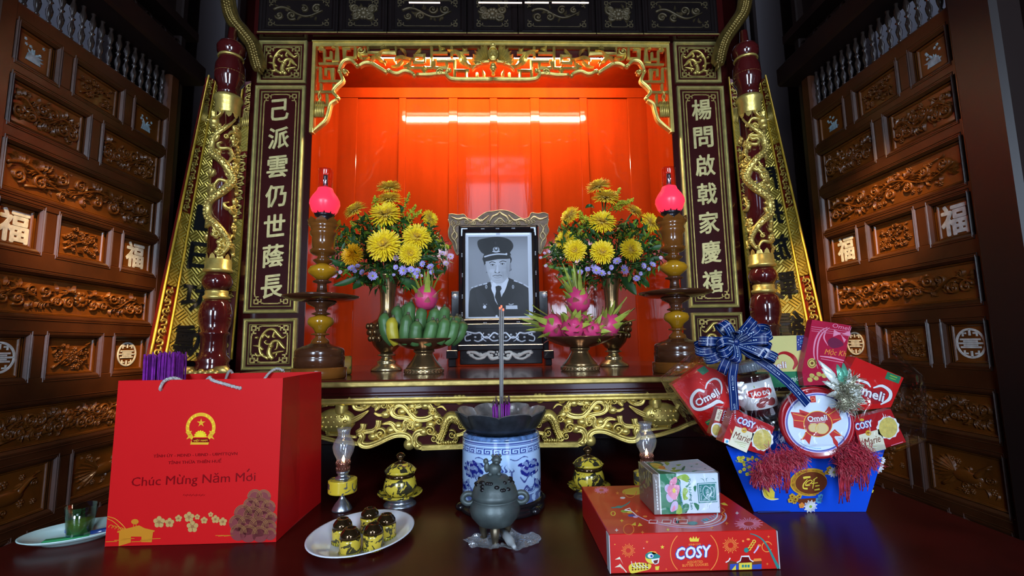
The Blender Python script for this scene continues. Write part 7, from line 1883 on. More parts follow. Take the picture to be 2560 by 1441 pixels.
# ---- tea box on the biscuit box
def tea_box():
    zb = ZBOX + .0016
    a, b = az(1638, 1289, zb), az(1799, 1281, zb); Yf = (a[1] + b[1]) / 2; x0, x1 = a[0], b[0]
    zt = (at(1632, 1188, Yf)[2] + at(1792, 1182, Yf)[2]) / 2; Yb = az(1594, 1157, zt)[1]
    t = wthing('tea_box', 'green and white box of lotus tea lying on the red biscuit box', 'tea box', ((x0 + x1) / 2, (Yf + Yb) / 2, zb))
    m_ = MB(); m_.box(x0, x1, Yf, Yb, zb, zt, 0, bev=.001)
    w = x1 - x0
    m_.box(x0 - .0003, x0 + .09 * w, Yf - .0003, Yb + .0003, zb + .0002, zt + .0003, 16)
    m_.box(x0 + .09 * w, x0 + .108 * w, Yf - .0003, Yb + .0003, zb + .0002, zt + .0003, WH)
    m_.box(x0 + .108 * w, x0 + .36 * w, Yf - .0002, Yb + .0002, zb + .0002, zt + .0002, GR)
    d = Dec(m_, Yf - .0003, 9.005, 1590, 1140)
    d.poly([(885, 450), (1000, 560), (1000, 900), (1060, 1100), (1200, 1150), (1140, 1290), (900, 1310), (760, 1310), (760, 450)], 1, GR)
    d.poly([(900, 455), (1815, 410), (1870, 1270), (1080, 1300), (1180, 1200), (1200, 1100), (1060, 1050), (1010, 900), (1000, 600)], 1, 17)
    d.poly([(905, 490), (1000, 440), (1120, 420), (1200, 500), (1160, 600), (1050, 550)], 2, LI, 3)
    for p, m in (([(890, 470), (920, 560), (880, 640), (760, 650), (770, 560)], PK), ([(700, 640), (780, 680), (760, 800), (680, 820), (640, 730)], LC), ([(690, 860), (780, 850), (850, 960), (800, 1040), (730, 1040), (680, 950)], LC), ([(750, 660), (960, 660), (980, 760), (900, 980), (800, 960), (700, 820)], PK), ([(770, 1190), (820, 1050), (900, 1020), (945, 1080), (930, 1200), (810, 1265), (775, 1240)], LC), ([(800, 1260), (830, 1150), (880, 1120), (870, 1220)], PK)): d.poly(p, 3 + (m == RE) + (m == PK), m, 3)
    d.circ(850, 780, 36, 7, YE, 55)
    for p in ([(1060, 740), (1130, 730), (1170, 800), (1120, 900), (1180, 960), (1080, 1000), (1050, 880)], [(950, 1100), (1020, 1150), (1040, 1300), (900, 1300)], [(1100, 1080), (1190, 1100), (1180, 1220), (1050, 1290), (1040, 1210)], [(1110, 690), (1200, 640), (1150, 720)], [(1290, 1060), (1420, 1110), (1390, 1240)], [(1290, 700), (1360, 680), (1330, 820)]): d.poly(p, 2, LI if p[0][0] < 1100 else GR, 2)
    for p in ([(1450, 515), (1510, 530), (1540, 600)], [(1590, 590), (1580, 520), (1620, 500)], [(1700, 520), (1740, 520), (1770, 555)], [(1600, 1070), (1605, 1150)], [(1650, 1100), (1655, 1190)], [(1850, 1180), (1870, 1140)]): d.line(p, [4, 14, 3], 2, TE, 3)
    def vt(s_, x, y, h, ln, m, bold): d.text(s_, x, y, h, 4, m, -87, ln, bold)
    vt('Trà Hương Sen', 1228, 855, 62, 660, TE, .012); vt('Scented Lotus Tea', 1015, 880, 40, 560, SK, .0); vt('Trà sen', 915, 880, 38, 230, WH, .0)
    for k in range(10): d.line([(447 + 5 * k, 560 + 68 * k), (450 + 5 * k, 610 + 68 * k)], 22, 2, WH)
    d.poly([(1368, 622), (1805, 590), (1830, 1040), (1408, 1068)], 3, TE); 
    d.line([(1395, 640), (1790, 615), (1815, 1015), (1430, 1035), (1395, 640)], 16, 4, 17)
    d.line([(1500, 770), (1540, 690), (1590, 685), (1650, 730), (1690, 770), (1680, 850), (1640, 920), (1640, 990), (1560, 930), (1510, 860), (1500, 770)], 14, 4, 17, 2)
    d.line([(1660, 720), (1715, 690), (1755, 760), (1750, 900), (1700, 925), (1670, 890), (1700, 830), (1690, 760), (1660, 720)], 12, 4, 17, 2)
    vt('TEA', 1598, 825, 60, 150, 17, .03); vt('Tam Chau', 1462, 838, 44, 310, 17, .0)
    dt = Dec(m_, None, 9.005, 1590, 1140, top=zt + .0002)
    dt.poly([(480, 320), (700, 150), (1000, 110), (1390, 82), (1790, 330), (1200, 385), (900, 390)], 2, 17)
    dt.poly([(310, 190), (420, 170), (560, 210), (640, 290), (720, 320), (480, 300)], 3, YE, 2); dt.poly([(500, 260), (620, 240), (660, 300), (560, 310)], 4, OR, 2)
    for p in ([(640, 150), (760, 170), (700, 230)], [(760, 350), (860, 330), (1040, 320), (900, 375)], [(1020, 330), (1060, 260), (1110, 240), (1080, 330)], [(900, 210), (1020, 200), (960, 240)], [(800, 290), (900, 270), (860, 330)], [(1250, 360), (1390, 335), (1300, 365)], [(1230, 250), (1280, 240), (1240, 262)], [(1330, 195), (1400, 185), (1380, 205)]): dt.poly(p, 3, LI if p[0][0] < 1000 else GR, 2)
    dt.circ(1555, 295, 26, 3, TE, 8)
    m_.build('carton', [mat('pale_carton', (.62, .72, .80), .35)] + INKS + [mat('taupe_band', (.20, .17, .15), .4), mat('pale_blue_paper', (.66, .78, .90), .35)], t)
    m_ = MB(); m_.box(x0 - .0012, x1 + .0012, Yf - .0030, Yb + .0012, zb, zt + .0026, 0, bev=.001); lab(m_.build('film_wrap', film('box_film', (.98, .98, .98), .10, .08, .25, 18), t), 'clear shrink film')
tea_box()
# ------------------------------------------------------------------ gift hamper at the right
_b = az(2025, 1281, ZT); YH = _b[1]; HG = 'goods in the gift hamper'
M_BLUE = mat('royal_blue_card', (.006, .07, .62), .22, var=.06, vscale=6, coat=.3)
M_BLUEIN = mat('blue_card_inside', (.01, .03, .20), .5)
def hamper_basket():
    t = wthing('gift_basket', 'royal blue flared card basket of the hamper, printed with flowers and a gold roundel', 'gift basket', (_b[0], YH + .06, ZT))
    Yt = YH - .018
    bl, br = az(1885, 1281, ZT), az(2165, 1281, ZT); tl, tr = at(1815, 1108, Yt), at(2218, 1116, Yt)
    zt = (tl[2] + tr[2]) / 2; D0, D1 = .125, .165
    def rim(u): return 1 - .13 * (1 - abs(2 * u - 1) ** 4) + .07 * math.exp(-((u - .5) / .16) ** 2)
    def front(u, v, off=0.): 
        a = Vector(bl).lerp(Vector(br), u); b = Vector((tl[0], Yt, zt)).lerp(Vector((tr[0], Yt, zt)), u); p = a.lerp(b, v * rim(u)); return (p.x, p.y + off, p.z + .0006)
    def back(u, v, off=0.):
        a = Vector((br[0] - .02, bl[1] + D0, ZT)).lerp(Vector((bl[0] + .088, bl[1] + D0, ZT)), u); b = Vector((tr[0] - .02, Yt + D1, zt)).lerp(Vector((tl[0] + .108, Yt + D1, zt)), u); p = a.lerp(b, v); return (p.x, p.y + off, p.z + .0006)
    def sheet(m_, fn, off):
        m_.grid(lambda u, v: fn(u, v), 40, 8, 0, None, False); m_.grid(lambda u, v: fn(u, v, off), 40, 8, 0, None, False)
        m_.grid(lambda u, v: fn(u, 1, off * v), 40, 1, 0, None, False)
    m_ = MB(); sheet(m_, front, .002)
    d = Dec(m_, YH - .0004, 5.689, 1780, 1090)
    sl = math.atan2(Yt - YH, zt - ZT); d.M = T(0, YH, ZT) @ rotX(-sl) @ T(0, -YH, -ZT) @ d.M
    d.circ(1372, 645, 296, 1, GO, 205); d.circ(1374, 648, 276, 2, 16, 186); d.circ(1376, 652, 232, 3, GO, 168); d.circ(1376, 652, 224, 4, BR, 162)
    for p, w in (([(1258, 582), (1300, 572), (1358, 566)], [34, 30, 24]), ([(1318, 600), (1268, 672), (1272, 730), (1330, 738)], [10, 18, 20, 26]), ([(1288, 688), (1350, 672), (1388, 632), (1362, 612), (1312, 640), (1300, 690), (1362, 690)], [10, 12, 12, 12, 12, 12, 8]), ([(1398, 612), (1455, 570)], [10, 16]), ([(1416, 596), (1402, 735)], [16, 10]), ([(1380, 664), (1468, 648)], [10, 16]), ([(1435, 700), (1495, 690)], [18, 14]), ([(1428, 758), (1500, 744)], [14, 26])): d.line(p, w, 5, YE, 3)
    d.poly([(1200, 900), (1480, 880), (1500, 940), (1260, 960)], 2, BR, 3)
    for x, y, r in ((1120, 850, 44), (1170, 890, 48), (1100, 910, 40), (1220, 850, 40), (1160, 930, 36), (1620, 450, 44), (1590, 500, 36)): d.flower(x, y, r, 4, GO, BR)
    d.flower(1265, 985, 44, 5, OR, GO)
    for x, y, r in ((1390, 1000, 96), (1680, 495, 78), (1745, 475, 50), (2300, 430, 84), (2255, 480, 56), (2335, 330, 60)):
        d.burst(x, y, r, 22, 15, 6, WH); d.circ(x, y, r * .42, 6, WH); d.circ(x, y, r * .22, 7, LI)
    for x, y in ((1530, 860), (1600, 850), (1620, 900), (1550, 920), (1500, 910)): d.flower(x, y, 46, 4, SK, BL, 6)
    for P in ([(690, 700), (790, 850), (880, 880), (930, 885), (840, 905), (740, 870), (700, 800)], [(780, 670), (870, 790), (870, 870), (820, 860), (790, 760)], [(705, 710), (800, 800), (830, 880), (760, 840)]): d.poly(P, 3, YE)
    d.line([(690, 760), (730, 860), (830, 905), (930, 890)], 8, 4, WH, 3)
    for P in ([(1800, 570), (1840, 660), (1830, 720), (1750, 735), (1760, 660)], [(1840, 700), (1900, 690), (1880, 720)], [(1930, 690), (2050, 625), (1990, 690)]): d.poly(P, 3, YE)
    d.line([(1730, 755), (1780, 755), (1810, 745)], 10, 4, WH)
    rd = random.Random(6)
    for cx, cy, rx, ry, n in ((480, 400, 190, 140, 30), (320, 300, 80, 60, 8), (2080, 810, 150, 75, 24), (2080, 1000, 120, 30, 9), (2210, 745, 44, 44, 8)):
        for k in range(n):
            a, r = rd.uniform(0, 6.28), rd.random() ** .5; x, y = cx + rx * r * math.cos(a), cy + ry * r * math.sin(a)
            if rd.random() < .72: d.flower(x, y, rd.uniform(16, 30), 3, YE, LI)
            else: d.poly([(x, y), (x + 26, y + 8), (x + 40, y - 6)], 2, LI)
    lab(m_.build('front_panel', [M_BLUE] + INKS + [mat('medal_brown_gold', (.48, .22, .02), .4, var=.5, vscale=150)], t), 'front panel printed with a gold roundel, birds and flowers')
    m_ = MB(); sheet(m_, back, -.002); m_.build('back_panel', M_BLUE, t)
    for s in (0, 1):
        b0, t0 = (bl, tl) if s == 0 else (br, tr); sg = 1 if s == 0 else -1
        def side(u, v, off=0., b0=b0, t0=t0):
            i0, i1 = (.088, .108) if b0 is bl else (-.02, -.02); a = Vector((b0[0], b0[1], ZT)).lerp(Vector((b0[0] + i0, b0[1] + D0, ZT)), u); b = Vector((t0[0], Yt, zt)).lerp(Vector((t0[0] + i1, Yt + D1, zt)), u); p = a.lerp(b, v); return (p.x + off, p.y, p.z + .0006)
        m_ = MB(); sheet(m_, side, .002 * sg); m_.build('side_panel', M_BLUE, t)
    m_ = MB(); m_.prism([(bl[0] + .006, YH + .003), (br[0] - .006, YH + .003), (br[0] - .026, YH + D0 - .003), (bl[0] + .092, YH + D0 - .003)], ZT + .0004, ZT + .003); m_.build('base_panel', M_BLUEIN, t)
    m_ = MB(); m_.prism([(bl[0] - .012, YH - .004), (br[0] + .01, YH - .004), (br[0] - .006, YH + D0 + .012), (bl[0] + .09, YH + D0 + .012)], zt - .085, zt - .06); m_.build('inner_tray', M_BLUEIN, t)
    return zt
ZRIM = hamper_basket()

M_PKR = mat('red_carton', (.60, .010, .010), .28, coat=.3)
M_PKR2 = mat('deep_red_carton', (.40, .010, .014), .28, coat=.3)
M_PLUM = mat('plum_outline', (.16, .01, .05), .4)
def slab(name, label, cat, corners, Y, th, sc, ox, oy, base=None, rise=None):
    """a carton with the traced outline as its front and depth th behind it"""
    d0 = Dec(MB(), Y, sc, ox, oy); P = d0.pts(corners)
    t = wthing(name, label, cat, (sum(p[0] for p in P) / len(P), Y + th / 2, min(p[1] for p in P)), group=HG)
    m_ = MB(); m_.prism(P, -th, 0, 0, FACE @ T(0, 0, -Y))
    return t, m_, Dec(m_, Y, sc, ox, oy)
def omeli(d, x, y, h, ang, w, sw1, sw2, fill, layer=1):
    if fill: d.poly(fill, layer, 17, 4)
    for P, ww in (sw1, sw2):
        if P: d.line(P, [q * 1.25 for q in ww], layer + 1, 18, 4); d.line(P, ww, layer + 2, WH, 4)
    d.text('Omeli', x, y, h, layer + 3, WH, ang, w, .03, out=(18, .08))
PK_M = lambda m: [m] + INKS + [mat('flag_blue', (.02, .04, .22), .4), M_PKR2, M_PLUM, mat('biscuit', (.62, .50, .12), .6, var=.2, vscale=120)]

# left red carton, tilted to the left
t, m_, d = slab('biscuit_carton', 'red biscuit carton tilted to the left at the left side of the hamper', 'carton', [(105, 425), (480, 168), (1120, 380), (960, 800), (590, 1092)], YH + .066, .024, 5.147, 1660, 880)
omeli(d, 552, 585, 92, 27, 330, ([(520, 515), (440, 495), (370, 560), (350, 650), (395, 728), (480, 740), (600, 690), (690, 640), (765, 660)], [30, 34, 38, 38, 36, 40, 44, 46, 20]), ([(532, 478), (560, 400), (640, 348), (710, 372), (742, 450), (735, 540)], [16, 22, 26, 26, 22, 14]), [(380, 560), (520, 520), (600, 400), (720, 400), (740, 560), (640, 640), (480, 720), (390, 690)])
d.poly([(420, 235), (520, 180), (580, 250), (500, 300)], 1, GR); d.poly([(525, 905), (640, 840), (670, 890), (560, 950)], 1, GR); d.line([(545, 915), (650, 862)], 12, 2, LI)
m_.build('printed_carton', PK_M(M_PKR), t)
for k in range(0): pass

# cream carton at the back
t, m_, d = slab('cream_carton', 'pale yellow biscuit carton with a blue flag standing at the back of the hamper', 'carton', [(860, 320), (1590, 298), (1610, 950), (900, 985)], YH + .101, .026, 5.147, 1720, 780)
d.poly([(862, 780), (1605, 762), (1610, 950), (900, 985)], 1, GR); d.text('enjoy', 1380, 855, 66, 3, WH, 3, 190, .0, .25)
d.text('Omeli', 1085, 690, 84, 3, WH, 3, 350, .03, out=(17, .05))
d.line([(1105, 600), (1180, 540), (1260, 530), (1350, 580), (1390, 660), (1350, 740)], [8, 26, 40, 52, 50, 20], 2, 17, 4); d.line([(1100, 612), (1160, 596)], [10, 26], 2, 17)
d.poly([(1395, 305), (1585, 300), (1590, 470), (1520, 470), (1400, 505)], 2, 16)
for k in range(12): d.star(1478 + 66 * math.cos(PI * k / 6), 392 + 62 * math.sin(PI * k / 6), 10, 3, WH)
for k in range(2): d.line([(1440, 378 + 26 * k), (1515, 376 + 26 * k)], 10, 3, SK)
m_.build('printed_carton', PK_M(mat('cream_carton_card', (.66, .60, .22), .4)), t)

# red pouch of nuts
t, m_, d = slab('red_pouch', 'tall red foil pouch with a pink printed bow at the back of the hamper', 'pouch', [(402, 38), (790, 98), (752, 300), (700, 690), (320, 700), (300, 560)], YH + .078, .020, 4.003, 1930, 790)
d.text('Omeli', 700, 112, 44, 2, PK, -12, 190, .0, .2)
for y in (108, 130, 150): d.line([(395, y), (780, y + 52)], 4, 1, PK)
d.text('Mộc Kh', 632, 368, 56, 3, OR, -7, 215, .0, .35); d.line([(480, 405), (600, 420), (720, 450)], [10, 18, 10], 2, PK, 3); d.line([(490, 430), (710, 470)], 6, 2, PK)
for P in ([(700, 180), (780, 150), (785, 205)], [(690, 180), (620, 140), (610, 210)], [(690, 190), (720, 270), (740, 240)]): d.poly(P, 2, PK)
for P in ([(555, 115), (480, 160), (430, 260), (420, 400), (460, 530)], [(575, 120), (500, 180), (460, 280), (455, 420), (480, 500)], [(540, 150), (520, 220), (560, 300)]): d.line(P, [6, 14, 16, 12, 4], 1, PK, 4)
d.poly([(560, 250), (620, 215), (700, 260), (710, 300), (620, 325), (570, 300)], 1, 18, 3)
d.circ(400, 475, 46, 1, 19, 50); d.ring(400, 475, 34, 6, 2, BR); d.circ(400, 475, 14, 2, BR)
for x, y in ((400, 600), (440, 625), (470, 585), (380, 640), (520, 600)): d.circ(x, y, 28, 1, 19, 22, .5, 12)
m_.build('printed_foil', PK_M(mat('red_foil_pouch', (.46, .012, .05), .25, coat=.4)), t)

# right red carton
t, m_, d = slab('biscuit_carton', 'red biscuit carton tilted to the right at the right edge of the hamper', 'carton', [(838, 415), (1318, 620), (1190, 915), (760, 960), (640, 800)], YH + .045, .030, 4.003, 1930, 790)
omeli(d, 955, 760, 92, -20, 330, ([(1012, 722), (1100, 702), (1180, 760), (1172, 832), (1085, 888)], [12, 26, 34, 32, 12]), ([(800, 640), (870, 648), (950, 672), (985, 715)], [10, 22, 26, 12]), [(800, 680), (900, 680), (1000, 730), (1100, 730), (1150, 790), (1060, 880), (900, 860), (800, 790)])
d.poly([(1155, 560), (1292, 612), (1265, 680), (1128, 628)], 2, GR); d.line([(1180, 595), (1250, 622)], 10, 3, LI); d.line([(1172, 618), (1235, 642)], 7, 3, LI)
m_.build('printed_carton', PK_M(M_PKR), t)

# three small biscuit packets
def marie(d, lx, ly, la, card, mx, my, ck, ang, s=1.):
    d.text('COSY', lx, ly, 82 * s, 2, WH, ang, 225 * s, .03, .1, out=(3, .08))
    d.poly(card, 2, CR); d.text('Marie', mx, my, 92 * s, 3, BR, ang + 2, 215 * s, .0, .3)
    for k in range(3): d.line([(mx - 90 * s + 30 * k, my + 62 * s + 26 * k * s), (mx + 60 * s - 10 * k, my + 85 * s + 26 * k * s)], 4 * s, 3, LI)
    d.poly([(ck[0] + math.cos(a) * ck[2] * (1.14 + .14 * (k % 2)), ck[1] + math.sin(a) * ck[2] * (1.16 + .14 * (k % 2))) for k, a in enumerate(np.linspace(0, 2 * PI, 22, False))], 2, WH, 2)
    d.circ(ck[0], ck[1], ck[2], 3, 19, ck[2] * 1.12)
    rd = random.Random(3)
    for k in range(26): a, r = rd.uniform(0, 6.28), rd.random() ** .5 * ck[2] * .8; d.circ(ck[0] + r * math.cos(a), ck[1] + r * math.sin(a), 4 * s, 4, GO, n=6)
    for k in range(5): d.line([(ck[0] - ck[2] * .6 + 34 * k * s, ck[1] - ck[2] * 1.55 + 12 * k * s), (ck[0] - ck[2] * .4 + 30 * k * s, ck[1] - ck[2] * 1.1 + 8 * k * s)], [2, 12 * s], 2, WH)
t, m_, d = slab('biscuit_packet', 'small red biscuit packet leaning to the right at the front left of the hamper', 'packet', [(905, 742), (1425, 965), (1290, 1335), (745, 1162)], YH - .048, .030, 5.147, 1660, 880)
marie(d, 1058, 910, 0, [(918, 955), (1160, 1052), (1060, 1300), (826, 1195)], 1000, 1095, (1262, 1130, 118), -21)
d.circ(1030, 1010, 34, 4, GO); d.line([(1010, 1010), (1050, 1010)], 10, 5, BR); d.poly([(780, 1115), (842, 1130), (830, 1190), (772, 1172)], 2, WH); d.circ(808, 1155, 18, 3, SK)
for k in range(3): d.line([(850 + 12 * k, 990 + 14 * k), (880 - 4 * k, 1090)], [4, 14], 1, OR)
for k in range(7): d.line([(872 - 6 * k, 790 + 22 * k), (885 - 6 * k, 800 + 22 * k)], 6, 1, PK)
m_.build('printed_packet', PK_M(M_PKR2), t)
t, m_, d = slab('biscuit_packet', 'narrow red biscuit packet on end between the left carton and the front left packet', 'packet', [(700, 712), (862, 726), (870, 800), (740, 1142), (595, 1062)], YH - .008, .020, 5.147, 1660, 880)
d.text('COSY', 778, 832, 44, 2, WH, -108, 140, .03, .0, out=(3, .05)); d.poly([(688, 735), (760, 748), (712, 900), (650, 880)], 2, CR); d.text('Marie', 712, 810, 40, 3, BR, -108, 110, .0, .2)
d.poly([(640, 920), (730, 925), (750, 1000), (700, 1110), (620, 1070), (605, 990)], 2, WH, 3); d.circ(672, 1005, 52, 3, 19, 72)
m_.build('printed_packet', PK_M(M_PKR2), t)
t, m_, d = slab('biscuit_packet', 'small red biscuit packet leaning to the left at the front right of the hamper', 'packet', [(805, 1035), (1188, 935), (1342, 1265), (900, 1392)], YH - .040, .019, 4.003, 1930, 790)
marie(d, 916, 1092, 0, [(866, 1195), (1085, 1130), (1140, 1335), (915, 1385)], 1000, 1245, (1160, 1120, 92), 12, .76)
d.circ(962, 1172, 28, 4, GO); d.line([(946, 1172), (978, 1172)], 8, 5, BR); d.line([(1190, 1300), (1310, 1262)], 6, 2, PK); d.circ(898, 1042, 22, 2, GO, 14)
m_.build('printed_packet', PK_M(M_PKR2), t)

# round biscuit tin
def tin():
    Y = YH - .065; d = Dec(MB(), Y, 4.003, 1930, 790); c = d.p(455, 1070); R = 338 * d.k
    t = wthing('biscuit_tin', 'round red biscuit tin with a white lid face at the front of the hamper', 'tin', (c[0], Y + .01, c[1] - R), group=HG)
    M = T(c[0], Y, c[1]) @ rotZ(-.16) @ rotX(PI / 2)
    m_ = MB(M); m_.lathe([(0, -.022), (R * .97, -.022), (R * .98, -.014), (R * 1.0, -.013), (R * 1.01, -.004), (R * .985, .0005), (R * .93, .002), (R * .90, .0005), (0, .0005)], 64); m_.build('tin_body', mat('red_tin', (.34, .006, .012), .2, coat=.5), t)
    m_ = MB(); d = Dec(m_, Y, 4.003, 1930, 790); d.M = T(c[0], Y, c[1]) @ rotZ(-.16) @ T(-c[0], -Y, -c[1]) @ d.M @ T(0, 0, .0006)
    d.circ(455, 1070, 302, 1, LC, n=64); d.ring(455, 1070, 288, 7, 2, BL); d.circ(455, 1070, 282, 2, 16, n=64); d.ring(455, 1070, 280, 5, 3, BL)
    for P in ([(395, 985), (320, 975), (205, 968), (230, 1040), (235, 1120), (330, 1140)], [(520, 985), (560, 935), (640, 905), (650, 985), (668, 1030), (590, 1080)], [(400, 980), (285, 940), (290, 985), (330, 1000)], [(510, 975), (555, 900), (575, 930)], [(345, 1160), (325, 1215), (295, 1250), (340, 1240), (380, 1290), (400, 1190)], [(560, 1180), (600, 1240), (610, 1200), (680, 1195), (610, 1130)], [(575, 1170), (600, 1270), (640, 1320), (640, 1260)]): d.poly(P, 4, RE)
    for P in ([(225, 985), (330, 1010), (390, 1010)], [(235, 1050), (330, 1060)], [(640, 920), (570, 975), (530, 1000)], [(660, 1025), (590, 1040)], [(310, 1245), (345, 1180)], [(670, 1190), (600, 1150)]): d.line(P, 5, 5, GO, 2)
    d.circ(455, 1082, 132, 6, GO, n=44); d.circ(455, 1082, 126, 7, 17, n=44)
    d.text('Omeli', 445, 1022, 50, 9, WH, 6, 175, .03, out=(19, .05)); d.line([(375, 1062), (525, 1048)], 6, 8, WH); d.line([(380, 1078), (520, 1064)], 5, 8, LC)
    d.circ(415, 1120, 48, 8, 18, 46); d.circ(490, 1125, 62, 9, 18, 52); d.ring(490, 1125, 56, 5, 10, GO); d.ring(415, 1120, 42, 4, 9, GO)
    d.poly([(382, 805), (430, 800), (438, 865), (385, 870)], 4, RE); d.ring(408, 838, 16, 5, 5, OR)
    for k in range(15): a = 1.1 + .055 * k; d.line([(455 + 258 * math.cos(a + .35), 1070 + 258 * math.sin(a + .35)), (455 + 258 * math.cos(a + .385), 1070 + 258 * math.sin(a + .385))], 6, 4, SK)
    lab(m_.build('lid_print', [M_PKR] + INKS + [mat('tin_pale_blue', (.66, .78, .92), .2, coat=.4), M_PKR2, mat('butter_biscuit', (.72, .56, .26), .5), M_PLUM], t), 'pale lid face printed with a red ribbon and biscuits')
tin()

# jar of dried fruit
def jar():
    Y = YH + .020
    b, tp = at(1906, 1036, Y), at(1866, 905, Y); ax = (Vector(tp) - Vector(b)); L = ax.length; k = Y / F_PX
    t = wthing('fruit_jar', 'clear jar of dried red fruit tilted behind the blue ribbon tail', 'jar', b, group=HG)
    M = T(b) @ Vector((0, 0, 1)).rotation_difference(ax.normalized()).to_matrix().to_4x4() @ rotZ(-.25); R = 42 * k
    m_ = MB(M); m_.lathe([(0, 0), (R * .92, 0), (R, .006), (R, L * .74), (R * .94, L * .80), (R * .72, L * .85)], 36); m_.build('jar_wall', film('jar_plastic', (.80, .76, .78), .22, .06, .1, 20), t)
    m_ = MB(M); m_.lathe([(0, .004), (R * .90, .004), (R * .93, L * .70), (0, L * .72)], 28); m_.build('dried_fruit', mat('dark_dried_fruit', (.07, .012, .018), .4, var=.6, vscale=80, bump=.8, bscale=90), t)
    m_ = MB(M); 
    m_.lathe([(R * .74, L * .845), (R * .86, L * .85), (R * .86, L * .985), (R * .80, L), (0, L)], 36)
    for q in range(36): a = 2 * PI * q / 36; m_.tube([(R * .865 * math.cos(a), R * .865 * math.sin(a), L * .855), (R * .865 * math.cos(a), R * .865 * math.sin(a), L * .98)], .0011, 4)
    m_.build('ribbed_lid', mat('frosted_lid', (.30, .36, .42), .2, coat=.4, alpha=.8), t)
    m_ = MB(M); m_.lathe([(R * 1.006, L * .16), (R * 1.006, L * .66)], 48)
    q = MB()
    q.dome(0, L * .455, .031, .0115, .0005, 1, None, 28, 6, z=.0002)
    q.prism([(.0035, L * .455 - .0004), (.0085, L * .455 - .0004), (.0085, L * .455 + .0012), (.0035, L * .455 + .0012)], .0003, .0015, 2); q.prism([(.0165, L * .455 + .0078), (.0190, L * .455 + .0078), (.0200, L * .455 + .0105), (.0175, L * .455 + .0105)], .0003, .0013, 2)
    q.text('TÁO DO', 0, L * .455, .0125, 2, None, .0014, width=.044, bold=.04, mode='c')
    q.prism([(-.034, L * .53), (-.008, L * .56), (-.008, L * .60), (-.034, L * .57)], 0, .0004, 3)
    for x, y, r in ((.004, L * .30, .012), (.020, L * .26, .013), (-.006, L * .24, .010)): q.dome(x, y, r, r * .7, .0008, 4, None, 14, 3)
    q.prism([(.034, L * .50), (.058, L * .50), (.058, L * .30), (.034, L * .30)], 0, .0003, 5)
    V = np.concatenate(q.v); rr = R * 1.008 + V[:, 2]; a = V[:, 0] / R
    m_.add(np.stack([rr * np.sin(a), -rr * np.cos(a), V[:, 1]], 1), q.f, 0, False); m_.mi[-len(q.mi):] = q.mi
    lab(m_.build('label', [I_WHITE, I_RED, I_WHITE, I_LIME, mat('print_fruit', (.22, .03, .03), .4), I_SKY], t), 'white paper label with a red oval')
jar()

# red paper shred spilling over the rim
M_SHR = mat('red_paper_shred', (.36, .018, .035), .45, var=.45, vscale=60)
def shred(poly_c, n, seed, label, hang):
    rd = random.Random(seed); m_ = MB()
    for i in range(n):
        cx, cy, rx, ry = rd.choice(poly_c); a, r = rd.uniform(0, 6.28), rd.random() ** .6
        p = np.array(at(cx + rx * r * math.cos(a), cy + ry * r * math.sin(a), YH - .078 + rd.uniform(-.010, .012)))
        P = [p]; d = np.array([rd.uniform(-1, 1), rd.uniform(-.5, .5), rd.uniform(-1, .6)]); d /= np.linalg.norm(d)
        for k in range(5): d = d + np.array([rd.uniform(-.5, .5), rd.uniform(-.4, .4), rd.uniform(-.6, .35)]); d /= np.linalg.norm(d); P.append(P[-1] + d * .0050)
        P = smooth_path(P, 2); w = .0006; V = []
        for q in P: V += [q + np.array([w, -.0003, w * .3]), q - np.array([w, .0003, w * .3])]
        m_.add(V, [(2 * k, 2 * k + 1, 2 * k + 3, 2 * k + 2) for k in range(len(P) - 1)], 0, False)
    for (x, y0, y1, q) in hang:
        for k in range(q):
            xx = x + rd.uniform(-14, 14); p = [np.array(at(xx + rd.uniform(-3, 3), y0 + (y1 - y0) * u * rd.uniform(.6, 1), YH - .076 + rd.uniform(-.004, .004))) for u in (0, .35, .7, 1)]
            m_.tube(smooth_path(p, 3), .0009, 4)
    tag(m_.build('paper_shred', M_SHR), label, 'paper shred', 'red paper shred on the basket rim', kind='stuff')
shred([(1955, 1140, 42, 16), (1932, 1162, 46, 18), (1915, 1187, 28, 16), (1985, 1145, 26, 16)], 1300, 3, 'clump of red paper shred on the left half of the basket rim', [(1960, 1170, 1235, 22), (1925, 1190, 1225, 20), (1890, 1185, 1225, 14)])
shred([(2130, 1130, 44, 24), (2158, 1145, 32, 22), (2122, 1160, 24, 20)], 1300, 4, 'clump of red paper shred on the right half of the basket rim', [(2112, 1170, 1260, 30), (2160, 1170, 1230, 16), (2130, 1165, 1225, 18)])

